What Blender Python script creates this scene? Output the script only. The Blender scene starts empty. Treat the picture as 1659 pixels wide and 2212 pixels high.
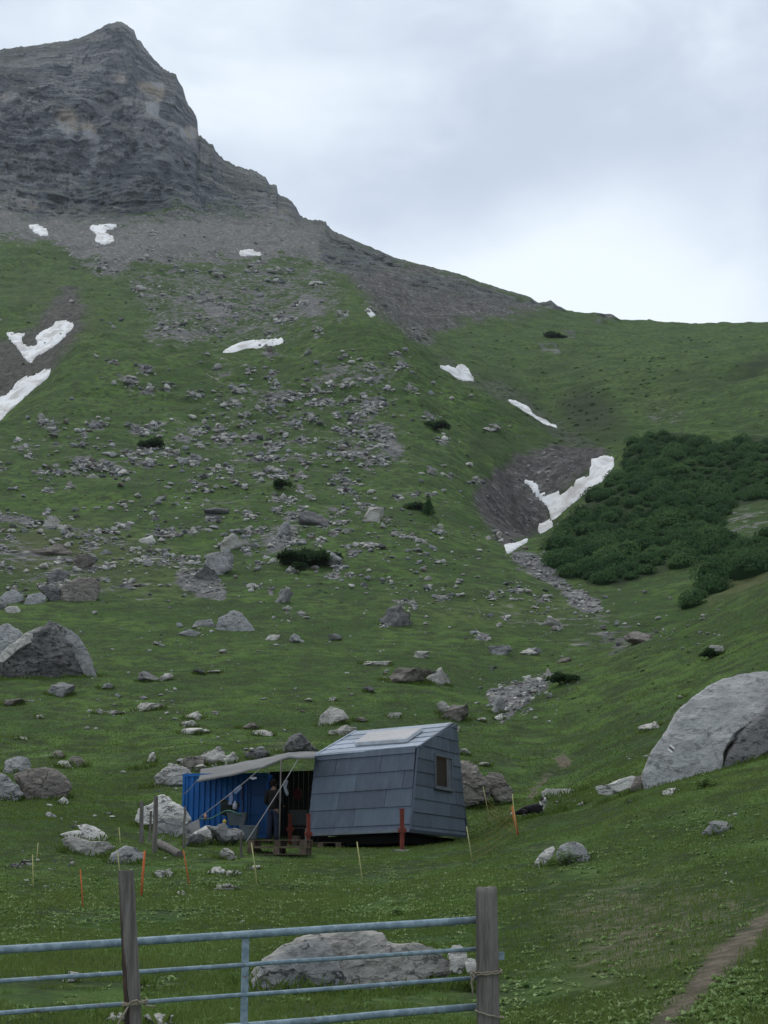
import bpy, bmesh, math, random
import numpy as np
from mathutils import Vector, Matrix
from mathutils.bvhtree import BVHTree

# ------------------------------------------------------------------ camera, sky, light
S = bpy.context.scene
COL = S.collection
EYE = 1.65                                   # eye height above the gate's ground
FPX, CU, CV, W0, H0 = 3200.0, 829.5, 1106.0, 1659.0, 2212.0
PITCH = math.radians(12.75)
cd = bpy.data.cameras.new('camera')
cam = bpy.data.objects.new('camera', cd); COL.objects.link(cam)
cam.location = (0, 0, EYE)
cam.rotation_euler = (math.radians(90) + PITCH, 0, 0)
cd.sensor_fit = 'VERTICAL'; cd.sensor_height = 24.0
cd.lens = 24.0 * FPX / H0
cd.clip_start = 0.1; cd.clip_end = 20000
S.camera = cam

SUN_EL, SUN_AZ = math.radians(58), math.radians(-35)   # high soft light behind the cloud, a little left
world = bpy.data.worlds.new('World'); S.world = world; world.use_nodes = True
wn = world.node_tree; wn.nodes.clear()
def N(nt, t, **kw):
    n = nt.nodes.new(t)
    for k, v in kw.items():
        if k.startswith('i_'):
            n.inputs[k[2:].replace('_', ' ')].default_value = v
        else:
            setattr(n, k, v)
    return n
def Lk(nt, a, b): nt.links.new(a, b)

def math_n(nt, op, a, b=None, clamp=False):
    n = nt.nodes.new('ShaderNodeMath'); n.operation = op; n.use_clamp = clamp
    for i, x in enumerate((a, b)):
        if x is None: continue
        if hasattr(x, 'links'): nt.links.new(x, n.inputs[i])
        else: n.inputs[i].default_value = x
    return n.outputs[0]
def mix_n(nt, f, a, b, mode='MIX'):
    n = nt.nodes.new('ShaderNodeMix'); n.data_type = 'RGBA'; n.blend_type = mode
    for s, x in ((n.inputs[0], f), (n.inputs[6], a), (n.inputs[7], b)):
        if hasattr(x, 'links'): nt.links.new(x, s)
        elif isinstance(x, (int, float)): s.default_value = x
        else: s.default_value = (x[0], x[1], x[2], 1)
    return n.outputs[2]
def ramp_n(nt, f, lo, hi, a=0.0, b=1.0, smooth=True):
    n = nt.nodes.new('ShaderNodeMapRange'); n.interpolation_type = 'SMOOTHSTEP' if smooth else 'LINEAR'
    n.inputs[1].default_value = lo; n.inputs[2].default_value = hi
    n.inputs[3].default_value = a; n.inputs[4].default_value = b
    nt.links.new(f, n.inputs[0]); return n.outputs[0]
def noise_n(nt, vec, scale, detail=4, rough=0.55, dist=0.0):
    n = nt.nodes.new('ShaderNodeTexNoise'); n.inputs['Scale'].default_value = scale
    n.inputs['Detail'].default_value = detail; n.inputs['Roughness'].default_value = rough
    n.inputs['Distortion'].default_value = dist
    if vec is not None: nt.links.new(vec, n.inputs['Vector'])
    return n.outputs[0]
def mapping_n(nt, vec, scale=(1, 1, 1), loc=(0, 0, 0), rot=(0, 0, 0)):
    n = nt.nodes.new('ShaderNodeMapping')
    n.inputs['Scale'].default_value = scale; n.inputs['Location'].default_value = loc; n.inputs['Rotation'].default_value = rot
    nt.links.new(vec, n.inputs[0]); return n.outputs[0]

def pix_dir(u, v):
    x = (u - CU) / FPX; y = (CV - v) / FPX
    c, s = math.cos(PITCH), math.sin(PITCH)
    return np.array((x, c - y * s, s + y * c))

def build_world():
    nt = wn
    out = N(nt, 'ShaderNodeOutputWorld')
    tc = N(nt, 'ShaderNodeTexCoord').outputs['Generated']
    sky = N(nt, 'ShaderNodeTexSky', sky_type='NISHITA', sun_disc=False)
    sky.sun_elevation = SUN_EL; sky.sun_rotation = SUN_AZ; sky.altitude = 2000
    b1 = N(nt, 'ShaderNodeBackground'); b1.inputs[1].default_value = 0.10
    Lk(nt, sky.outputs[0], b1.inputs[0])
    # cloud deck: soft large noise over the direction, a bright thinner spot, grey-blue swells
    m1 = mapping_n(nt, tc, (1.0, 1.0, 2.0), (0.35, 0.2, 0.1))
    n1 = noise_n(nt, m1, 4.2, 4, 0.5, 0.3)
    m2 = mapping_n(nt, tc, (1.0, 1.0, 1.7), (2.2, 0.7, 1.3))
    n2 = noise_n(nt, m2, 13.0, 4, 0.55, 0.4)
    cl = math_n(nt, 'ADD', math_n(nt, 'MULTIPLY', n1, 0.65), math_n(nt, 'MULTIPLY', n2, 0.35))
    nrm = N(nt, 'ShaderNodeVectorMath', operation='NORMALIZE'); Lk(nt, tc, nrm.inputs[0])
    def blob(u, v, rad, amt, acc):
        d = pix_dir(u, v); d /= np.linalg.norm(d)
        dt = N(nt, 'ShaderNodeVectorMath', operation='DISTANCE'); Lk(nt, nrm.outputs[0], dt.inputs[0]); dt.inputs[1].default_value = d
        wob = math_n(nt, 'ADD', dt.outputs['Value'], math_n(nt, 'MULTIPLY', math_n(nt, 'SUBTRACT', n2, 0.5), 0.07))
        f = ramp_n(nt, wob, 0.0, rad, amt, 0.0)
        return math_n(nt, 'ADD', acc, f)
    cl = blob(1180, 640, 0.12, 0.42, cl)
    cl = blob(1500, 620, 0.12, 0.24, cl)
    cl = blob(500, 120, 0.16, 0.14, cl)
    cl = blob(760, 330, 0.11, 0.07, cl)
    cl = blob(1050, 400, 0.085, -0.10, cl)
    cl = blob(1480, 330, 0.14, -0.10, cl)
    cl = blob(720, 440, 0.06, -0.06, cl)
    fac = ramp_n(nt, cl, 0.32, 0.76)
    c = mix_n(nt, fac, (0.465, 0.53, 0.625), (0.735, 0.80, 0.86))
    b2 = N(nt, 'ShaderNodeBackground'); Lk(nt, c, b2.inputs[0]); b2.inputs[1].default_value = 1.0
    mx = N(nt, 'ShaderNodeMixShader'); mx.inputs[0].default_value = 0.92
    Lk(nt, b1.outputs[0], mx.inputs[1]); Lk(nt, b2.outputs[0], mx.inputs[2]); Lk(nt, mx.outputs[0], out.inputs[0])
build_world()

ld = bpy.data.lights.new('sun', 'SUN'); ld.energy = 1.1; ld.angle = math.radians(30); ld.color = (1.0, 0.97, 0.92)
sun = bpy.data.objects.new('sun', ld); COL.objects.link(sun)
sd = Vector((math.sin(SUN_AZ) * math.cos(SUN_EL), math.cos(SUN_AZ) * math.cos(SUN_EL), math.sin(SUN_EL)))
sun.rotation_euler = (-sd).to_track_quat('-Z', 'Y').to_euler()
S.view_settings.view_transform = 'Standard'; S.view_settings.look = 'None'
S.view_settings.exposure = 0.42; S.view_settings.gamma = 1.0
S.cycles.max_bounces = 5; S.cycles.diffuse_bounces = 2; S.cycles.volume_bounces = 0

rng = np.random.default_rng(7)
random.seed(7)

# ------------------------------------------------------------------ noise in numpy
def _hash(ix, iy, iz, seed):
    h = (ix.astype(np.int64) * 374761393 + iy.astype(np.int64) * 668265263 + iz.astype(np.int64) * 2147483647 + seed * 144269) & 0xffffffff
    h = ((h ^ (h >> 13)) * 1274126177) & 0xffffffff
    h = ((h ^ (h >> 16)) * 2246822519) & 0xffffffff
    return ((h ^ (h >> 15)) & 0xffff).astype(np.float32) / 65535.0
def vnoise(x, y, z, seed=0):
    x = np.asarray(x, np.float64); y = np.asarray(y, np.float64); z = np.asarray(z, np.float64)
    x0 = np.floor(x); y0 = np.floor(y); z0 = np.floor(z)
    fx = (x - x0).astype(np.float32); fy = (y - y0).astype(np.float32); fz = (z - z0).astype(np.float32)
    fx = fx * fx * (3 - 2 * fx); fy = fy * fy * (3 - 2 * fy); fz = fz * fz * (3 - 2 * fz)
    r = 0
    for i in (0, 1):
        for j in (0, 1):
            for k in (0, 1):
                w = (fx if i else 1 - fx) * (fy if j else 1 - fy) * (fz if k else 1 - fz)
                r = r + w * _hash(x0 + i, y0 + j, z0 + k, seed)
    return r * 2 - 1
def fbm(x, y, z, octs=4, seed=0, gain=0.5):
    a, f, r, t = 1.0, 1.0, 0, 0
    for o in range(octs):
        r = r + a * vnoise(x * f, y * f, z * f, seed + o * 17); t += a
        a *= gain; f *= 2.03
    return r / t

# ------------------------------------------------------------------ object helpers
def tag(o, label=None, cat=None, group=None, kind=None):
    if label: o['label'] = label
    if cat: o['category'] = cat
    if group: o['group'] = group
    if kind: o['kind'] = kind
    return o
def empty(name, loc, label, cat, group=None, rz=0.0):
    o = bpy.data.objects.new(name, None); COL.objects.link(o)
    o.location = loc; o.rotation_euler = (0, 0, rz)
    o.empty_display_size = 0.2
    return tag(o, label, cat, group)
def link(name, me, mat, parent=None, wpos=True):
    o = bpy.data.objects.new(name, me); COL.objects.link(o)
    if mat is not None and not me.materials: me.materials.append(mat)
    if parent is not None:
        o.parent = parent
        if wpos: o.matrix_parent_inverse = (Matrix.Translation(parent.location) @ parent.rotation_euler.to_matrix().to_4x4()).inverted()
    return o
def mesh_np(name, co, faces, smooth=False):
    """co (n,3); faces (m,k) int array, all the same k"""
    me = bpy.data.meshes.new(name)
    co = np.ascontiguousarray(co, np.float32); faces = np.ascontiguousarray(faces, np.int32)
    m, k = faces.shape
    me.vertices.add(len(co)); me.vertices.foreach_set('co', co.ravel())
    me.loops.add(m * k); me.loops.foreach_set('vertex_index', faces.ravel())
    me.polygons.add(m)
    me.polygons.foreach_set('loop_start', np.arange(0, m * k, k, dtype=np.int32))
    me.polygons.foreach_set('loop_total', np.full(m, k, np.int32))
    if smooth: me.polygons.foreach_set('use_smooth', np.ones(m, bool))
    me.update(calc_edges=True)
    return me
def add_attr(me, name, arr):
    a = me.color_attributes.new(name, 'FLOAT_COLOR', 'POINT')
    full = np.ones((len(me.vertices), 4), np.float32); full[:, :arr.shape[1]] = arr
    a.data.foreach_set('color', full.ravel())
class MB:
    """collects boxes, tubes and loose polygons, then becomes ONE mesh object"""
    def __init__(s): s.v = []; s.f = []
    def add(s, vs, fs):
        b = len(s.v); s.v += [tuple(map(float, p)) for p in vs]; s.f += [tuple(i + b for i in f) for f in fs]; return s
    def hexa(s, p):      # 8 points: bottom 4, top 4
        return s.add(p, [(3, 2, 1, 0), (4, 5, 6, 7), (0, 1, 5, 4), (1, 2, 6, 5), (2, 3, 7, 6), (3, 0, 4, 7)])
    def box(s, c, size, rot=None):
        hx, hy, hz = size[0] / 2, size[1] / 2, size[2] / 2
        p = [(-hx, -hy, -hz), (hx, -hy, -hz), (hx, hy, -hz), (-hx, hy, -hz), (-hx, -hy, hz), (hx, -hy, hz), (hx, hy, hz), (-hx, hy, hz)]
        c = Vector(c)
        return s.hexa([(c + (rot @ Vector(q) if rot is not None else Vector(q))) for q in p])
    def tube(s, pts, rad, n=10, cap=True):
        pts = [Vector(p) for p in pts]; m = len(pts)
        rads = rad if isinstance(rad, (list, tuple, np.ndarray)) else [rad] * m
        ref = None; vs = []
        for i, p in enumerate(pts):
            t = (pts[min(i + 1, m - 1)] - pts[max(i - 1, 0)]).normalized()
            if ref is None:
                ref = Vector((0, 0, 1)) if abs(t.z) < 0.9 else Vector((1, 0, 0))
            a = t.cross(ref).normalized(); b = a.cross(t).normalized(); ref = b
            for k in range(n):
                th = 2 * math.pi * k / n
                vs.append(p + (a * math.cos(th) + b * math.sin(th)) * rads[i])
        fs = []
        for i in range(m - 1):
            for k in range(n):
                k2 = (k + 1) % n
                fs.append((i * n + k, i * n + k2, (i + 1) * n + k2, (i + 1) * n + k))
        if cap:
            fs.append(tuple(range(n - 1, -1, -1))); fs.append(tuple(range((m - 1) * n, m * n)))
        return s.add(vs, fs)
    def build(s, name, mat, parent=None, smooth=False, bevel=0.0):
        me = bpy.data.meshes.new(name); me.from_pydata(s.v, [], s.f); me.validate()
        if bevel or True:
            bm = bmesh.new(); bm.from_mesh(me); bmesh.ops.recalc_face_normals(bm, faces=bm.faces)
            if bevel: bmesh.ops.bevel(bm, geom=bm.edges[:], offset=bevel, segments=1, affect='EDGES')
            bm.to_mesh(me); bm.free()
        if smooth:
            for p in me.polygons: p.use_smooth = True
        return link(name, me, mat, parent)
def lerp(a, b, t): return tuple(a[i] + (b[i] - a[i]) * t for i in range(3))

# ------------------------------------------------------------------ materials
def new_mat(name):
    m = bpy.data.materials.new(name); m.use_nodes = True; nt = m.node_tree
    for n in list(nt.nodes):
        if n.type != 'OUTPUT_MATERIAL' and n.type != 'BSDF_PRINCIPLED': nt.nodes.remove(n)
    b = [n for n in nt.nodes if n.type == 'BSDF_PRINCIPLED'][0]
    b.inputs['Roughness'].default_value = 0.85
    b.inputs['Specular IOR Level'].default_value = 0.25
    return m, nt, b
def bump_n(nt, b, h, strength=0.5, dist=0.05):
    n = nt.nodes.new('ShaderNodeBump'); n.inputs['Strength'].default_value = strength; n.inputs['Distance'].default_value = dist
    nt.links.new(h, n.inputs['Height']); nt.links.new(n.outputs[0], b.inputs['Normal'])
def simple_mat(name, c1, c2=None, scale=6.0, rough=0.8, metal=0.0, bump=0.0, stretch=(1, 1, 1), lo=0.35, hi=0.65, coat=0.0):
    m, nt, b = new_mat(name)
    tc = N(nt, 'ShaderNodeTexCoord').outputs['Object']
    mp = mapping_n(nt, tc, stretch)
    n = noise_n(nt, mp, scale, 6, 0.6)
    c2 = c2 or tuple(x * 0.75 for x in c1)
    col = mix_n(nt, ramp_n(nt, n, lo, hi), c2, c1)
    n2 = noise_n(nt, mp, scale * 9, 3, 0.6)
    col = mix_n(nt, math_n(nt, 'MULTIPLY', ramp_n(nt, n2, 0.3, 0.7, 1, 0), 0.35), col, tuple(x * 0.6 for x in c2))
    Lk(nt, col, b.inputs['Base Color']); b.inputs['Roughness'].default_value = rough; b.inputs['Metallic'].default_value = metal
    if bump: bump_n(nt, b, n, bump, 0.02)
    return m

def rock_mat(name, base, dark, pale, stain=0.5, sc=1.0, cracks=0.8):
    m, nt, b = new_mat(name)
    g = N(nt, 'ShaderNodeNewGeometry').outputs['Position']
    oi = N(nt, 'ShaderNodeObjectInfo').outputs['Random']
    off = N(nt, 'ShaderNodeVectorMath', operation='ADD'); Lk(nt, g, off.inputs[0])
    cx = N(nt, 'ShaderNodeCombineXYZ'); Lk(nt, math_n(nt, 'MULTIPLY', oi, 40.0), cx.inputs[0]); Lk(nt, cx.outputs[0], off.inputs[1])
    p = off.outputs[0]
    pb = mapping_n(nt, p, (1, 1, 2.1), (0, 0, 0), (0.22, -0.18, 0))
    a = noise_n(nt, pb, 0.9 * sc, 7, 0.65, 0.5)
    f = noise_n(nt, pb, 4.5 * sc, 7, 0.68, 0.3)
    ff = noise_n(nt, p, 22 * sc, 4, 0.65)
    col = mix_n(nt, ramp_n(nt, a, 0.33, 0.64), base, pale)
    st = ramp_n(nt, math_n(nt, 'ADD', math_n(nt, 'MULTIPLY', f, 0.7), math_n(nt, 'MULTIPLY', a, 0.3)), 0.50, 0.64, 0, stain)
    col = mix_n(nt, st, col, dark)
    col = mix_n(nt, ramp_n(nt, ff, 0.55, 0.72, 0, 0.55), col, dark)
    col = mix_n(nt, ramp_n(nt, ff, 0.28, 0.42, 0.35, 0), col, pale)
    big_ = noise_n(nt, mapping_n(nt, p, (0.8, 0.8, 0.45), (7, 3, 0), (0.3, 0.2, 0)), 0.55 * sc, 5, 0.6, 0.8)
    col = mix_n(nt, ramp_n(nt, big_, 0.52, 0.62, 0, 0.55 * stain + .15), col, tuple((x + y) * .5 for x, y in zip(dark, base)))
    # fractures: a few long dark joints and short bedding breaks
    nz = N(nt, 'ShaderNodeTexNoise'); nz.inputs['Scale'].default_value = 1.6 * sc; nz.inputs['Detail'].default_value = 6; nz.inputs['Roughness'].default_value = 0.65; Lk(nt, p, nz.inputs['Vector'])
    crack = None
    for sc_, loc_, w_ in (((0.5, 0.5, 1.3), (0, 0, 0), 0.020), ((0.9, 0.9, 3.2), (4, 2, 1), 0.028)):
        wv = N(nt, 'ShaderNodeVectorMath', operation='ADD'); Lk(nt, mapping_n(nt, p, tuple(x * sc for x in sc_), loc_, (0.25, 0.5, 0.3)), wv.inputs[0]); Lk(nt, nz.outputs[1], wv.inputs[1])
        vo = N(nt, 'ShaderNodeTexVoronoi', feature='DISTANCE_TO_EDGE'); vo.inputs['Scale'].default_value = 1.0; Lk(nt, wv.outputs[0], vo.inputs['Vector'])
        c_ = math_n(nt, 'MULTIPLY', ramp_n(nt, vo.outputs['Distance'], 0.0, w_, cracks, 0.0), ramp_n(nt, f, 0.42, 0.56))
        crack = c_ if crack is None else math_n(nt, 'MAXIMUM', crack, c_)
    col = mix_n(nt, crack, col, tuple(x * 0.35 for x in dark))
    hsv = N(nt, 'ShaderNodeHueSaturation'); Lk(nt, col, hsv.inputs['Color']); Lk(nt, math_n(nt, 'ADD', math_n(nt, 'MULTIPLY', oi, 0.4), 0.8), hsv.inputs['Value'])
    Lk(nt, hsv.outputs[0], b.inputs['Base Color']); b.inputs['Roughness'].default_value = 0.92
    h = math_n(nt, 'ADD', math_n(nt, 'MULTIPLY', f, 1.0), math_n(nt, 'MULTIPLY', ff, 0.4))
    h = math_n(nt, 'SUBTRACT', h, math_n(nt, 'MULTIPLY', crack, 0.8))
    bump_n(nt, b, h, 0.8, 0.12 / sc)
    return m
M = {}
M['rock_pale'] = rock_mat('pale_limestone', (0.36, 0.345, 0.31), (0.12, 0.118, 0.11), (0.49, 0.47, 0.42), 0.55, 1.0, 0.5)
M['rock_grey'] = rock_mat('grey_limestone', (0.225, 0.228, 0.225), (0.075, 0.077, 0.076), (0.345, 0.342, 0.33), 0.6)
M['rock_dark'] = rock_mat('dark_rock', (0.125, 0.123, 0.122), (0.042, 0.041, 0.041), (0.22, 0.215, 0.205), 0.6)
M['rock_layered'] = rock_mat('layered_dark_rock', (0.092, 0.09, 0.088), (0.022, 0.022, 0.022), (0.22, 0.215, 0.20), 1.0, 0.9, 1.0)
M['rock_brown'] = rock_mat('brown_rock', (0.165, 0.148, 0.128), (0.06, 0.052, 0.044), (0.27, 0.245, 0.21), 0.6)
M['rock_white'] = rock_mat('whitish_rock', (0.48, 0.46, 0.42), (0.20, 0.19, 0.17), (0.58, 0.56, 0.51), 0.35)
M['rock_big'] = rock_mat('smooth_grey_boulder', (0.33, 0.325, 0.315), (0.15, 0.148, 0.144), (0.47, 0.465, 0.45), 0.75, 0.9, 0.25)
M['steel'] = simple_mat('galvanised_steel', (0.27, 0.355, 0.40), (0.17, 0.235, 0.275), 16, 0.5, 0.0, 0.25, (1, 1, 1), .42, .6)
def rust(m):
    nt = m.node_tree; b = [n for n in nt.nodes if n.type == 'BSDF_PRINCIPLED'][0]; src = b.inputs['Base Color'].links[0].from_socket
    P = N(nt, 'ShaderNodeNewGeometry').outputs['Position']; n = noise_n(nt, P, 9, 7, .7, .4)
    Lk(nt, mix_n(nt, ramp_n(nt, n, .60, .68, 0, .75), src, (.12, .075, .045)), b.inputs['Base Color'])
rust(M['steel'])
M['wood_grey'] = simple_mat('weathered_wood', (0.205, 0.188, 0.168), (0.095, 0.084, 0.074), 7, 0.9, 0, 0.6, (3, 3, 0.22), 0.36, 0.62)
M['wood_brown'] = simple_mat('brown_inner_wood', (0.105, 0.068, 0.052), (0.022, 0.018, 0.016), 6, 0.9, 0, 0.6, (3, 3, 0.25), 0.4, 0.6)
M['wood_board'] = simple_mat('pallet_wood', (0.15, 0.115, 0.085), (0.08, 0.06, 0.045), 5, 0.9)
M['wood_and_shade'] = simple_mat('dark_wood_and_shade', (0.009, 0.008, 0.007), (0.006, 0.005, 0.005), 3, 0.9)  # near-black wood; also stands for the shade behind the shelter
def slate_mat(name, c, rough):
    m, nt, b = new_mat(name)
    P = N(nt, 'ShaderNodeNewGeometry'); pos = P.outputs['Position']; ri = P.outputs['Random Per Island']
    st = noise_n(nt, mapping_n(nt, pos, (3, 3, .35)), 2.2, 5, .6); bl_ = noise_n(nt, pos, 1.1, 5, .6); sp_ = noise_n(nt, pos, 30, 3, .6)
    v = math_n(nt, 'ADD', math_n(nt, 'MULTIPLY', ri, .26), math_n(nt, 'MULTIPLY', st, .5)); v = math_n(nt, 'ADD', v, math_n(nt, 'MULTIPLY', bl_, .35))
    col = mix_n(nt, ramp_n(nt, v, .35, .8), tuple(x * .70 for x in c), tuple(x * 1.25 for x in c))
    col = mix_n(nt, ramp_n(nt, sp_, .56, .7, 0, .35), col, tuple(x * 1.7 for x in c))
    col = mix_n(nt, ramp_n(nt, st, .60, .74, 0, .4), col, (.12, .125, .115))
    Lk(nt, col, b.inputs['Base Color']); b.inputs['Roughness'].default_value = rough; bump_n(nt, b, bl_, .12, .03); return m
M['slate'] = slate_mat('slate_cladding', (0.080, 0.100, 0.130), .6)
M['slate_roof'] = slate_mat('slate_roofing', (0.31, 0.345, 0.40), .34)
M['trim'] = simple_mat('dark_trim', (0.05, 0.062, 0.082), None, 4, 0.5)
M['trim_pale'] = simple_mat('pale_base_trim', (0.13, 0.15, 0.165), None, 4, 0.5)
M['glassy'] = simple_mat('collector_glass', (0.62, 0.59, 0.59), (0.56, 0.53, 0.53), 1.5, 0.2)
M['alu'] = simple_mat('aluminium_frame', (0.55, 0.58, 0.60), None, 4, 0.4, 0.0)
M['shutter'] = simple_mat('brown_shutter', (0.035, 0.023, 0.015), (0.022, 0.015, 0.011), 4, 0.7, 0, 0, (6, 6, 0.5))
M['frame_wood'] = simple_mat('window_wood', (0.10, 0.063, 0.04), None, 5, 0.7)
M['frame_grey'] = simple_mat('window_grey', (0.13, 0.145, 0.17), None, 5, 0.6)
M['red'] = simple_mat('red_steel', (0.20, 0.035, 0.022), (0.12, 0.03, 0.02), 7, 0.6)
M['concrete'] = simple_mat('concrete_pad', (0.33, 0.32, 0.29), (0.2, 0.2, 0.18), 4, 0.95)
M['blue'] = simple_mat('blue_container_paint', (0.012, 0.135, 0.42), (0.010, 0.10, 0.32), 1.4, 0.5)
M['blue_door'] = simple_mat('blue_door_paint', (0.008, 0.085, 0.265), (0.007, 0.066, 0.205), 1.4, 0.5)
M['tarp'] = simple_mat('grey_tarpaulin', (0.215, 0.212, 0.205), (0.16, 0.158, 0.152), 1.2, 0.85, 0, 0.3)
M['rope'] = simple_mat('rope_fibre', (0.33, 0.29, 0.215), (0.22, 0.19, 0.14), 40, 0.95)
M['rope_pale'] = simple_mat('pale_cord', (0.36, 0.35, 0.34), None, 40, 0.95)
M['yellow'] = simple_mat('yellow_stake', (0.50, 0.47, 0.20), (0.40, 0.38, 0.17), 8, 0.7)
M['orange'] = simple_mat('orange_stake', (0.60, 0.16, 0.045), (0.48, 0.13, 0.04), 8, 0.7)
M['net'] = simple_mat('orange_netting', (0.30, 0.18, 0.055), None, 8, 0.8)
M['tub'] = simple_mat('grey_tub_plastic', (0.115, 0.135, 0.15), (0.085, 0.10, 0.11), 3, 0.55)
M['tub_dark'] = simple_mat('dark_tub_plastic', (0.035, 0.045, 0.04), None, 3, 0.5)
M['hose'] = simple_mat('green_hose', (0.07, 0.22, 0.16), None, 9, 0.5)
M['cloth_blue'] = simple_mat('pale_blue_cloth', (0.24, 0.30, 0.46), (0.17, 0.22, 0.36), 5, 0.9)
M['cloth_white'] = simple_mat('white_cloth', (0.55, 0.58, 0.66), None, 5, 0.9)
M['cloth_red'] = simple_mat('dark_red_cloth', (0.06, 0.009, 0.011), None, 5, 0.9)
M['board'] = simple_mat('pale_board', (0.36, 0.345, 0.335), None, 3, 0.8)
M['jacket'] = simple_mat('dark_jacket', (0.016, 0.013, 0.012), (0.010, 0.009, 0.008), 4, 0.9)
M['jeans'] = simple_mat('dark_jeans', (0.025, 0.033, 0.06), (0.017, 0.023, 0.042), 5, 0.9)
M['skin'] = simple_mat('skin', (0.26, 0.15, 0.11), None, 5, 0.6)
M['hair'] = simple_mat('dark_hair', (0.018, 0.013, 0.01), None, 9, 0.7)
M['fur_black'] = simple_mat('black_fur', (0.012, 0.012, 0.013), (0.006, 0.006, 0.007), 12, 0.8)
M['fur_white'] = simple_mat('white_fur', (0.56, 0.54, 0.50), (0.42, 0.40, 0.37), 12, 0.9)
M['paint_white'] = simple_mat('white_trail_paint', (0.78, 0.78, 0.76), (0.6, 0.6, 0.58), 9, 0.6)
M['paint_grey'] = simple_mat('worn_trail_paint', (0.15, 0.12, 0.115), None, 9, 0.7)
M['bottle_pink'] = simple_mat('pink_bottle', (0.5, 0.3, 0.24), None, 5, 0.4)
M['yellow_thing'] = simple_mat('yellow_plastic', (0.5, 0.36, 0.06), None, 5, 0.5)

def leaf_mat(name, cols, rough=0.6, attr='tone', trans=0.35):
    m, nt, b = new_mat(name)
    at = N(nt, 'ShaderNodeAttribute', attribute_name=attr)
    g = N(nt, 'ShaderNodeNewGeometry').outputs['Position']
    n = noise_n(nt, g, 0.5, 3)
    t = math_n(nt, 'ADD', math_n(nt, 'MULTIPLY', at.outputs['Fac'], 0.75), math_n(nt, 'MULTIPLY', n, 0.25))
    cr = N(nt, 'ShaderNodeValToRGB'); Lk(nt, t, cr.inputs[0])
    els = cr.color_ramp.elements
    while len(els) < len(cols): els.new(0.5)
    for i, (p, c) in enumerate(cols):
        els[i].position = p; els[i].color = (*c, 1)
    tl = N(nt, 'ShaderNodeBsdfTranslucent'); Lk(nt, cr.outputs[0], tl.inputs[0]); ms = N(nt, 'ShaderNodeMixShader'); ms.inputs[0].default_value = trans
    Lk(nt, b.outputs[0], ms.inputs[1]); Lk(nt, tl.outputs[0], ms.inputs[2]); Lk(nt, ms.outputs[0], [n_ for n_ in nt.nodes if n_.type == 'OUTPUT_MATERIAL'][0].inputs[0])
    Lk(nt, cr.outputs[0], b.inputs['Base Color']); b.inputs['Roughness'].default_value = rough; b.inputs['Specular IOR Level'].default_value = 0.04
    return m
M['grass'] = leaf_mat('grass_blades', [(0.0, (0.056, 0.088, 0.022)), (0.45, (0.112, 0.170, 0.038)), (0.8, (0.168, 0.215, 0.062)), (1.0, (0.22, 0.205, 0.10))])
M['weeds'] = leaf_mat('broad_leaves', [(0.0, (0.07, 0.125, 0.036)), (0.45, (0.15, 0.235, 0.075)), (0.8, (0.25, 0.34, 0.14)), (1.0, (0.40, 0.45, 0.28))])
M['pine'] = leaf_mat('dwarf_pine_needles', [(0.0, (0.022, 0.046, 0.019)), (0.5, (0.056, 0.112, 0.042)), (1.0, (0.115, 0.19, 0.065))], 0.75)
M['bush'] = leaf_mat('bush_leaves', [(0.0, (0.018, 0.034, 0.016)), (0.5, (0.038, 0.07, 0.028)), (1.0, (0.07, 0.11, 0.04))])
M['heath'] = leaf_mat('heath_leaves', [(0.0, (0.018, 0.028, 0.014)), (0.5, (0.034, 0.056, 0.022)), (1.0, (0.06, 0.085, 0.032))])
M['bark'] = simple_mat('bark', (0.06, 0.05, 0.04), None, 9, 0.95)

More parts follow.
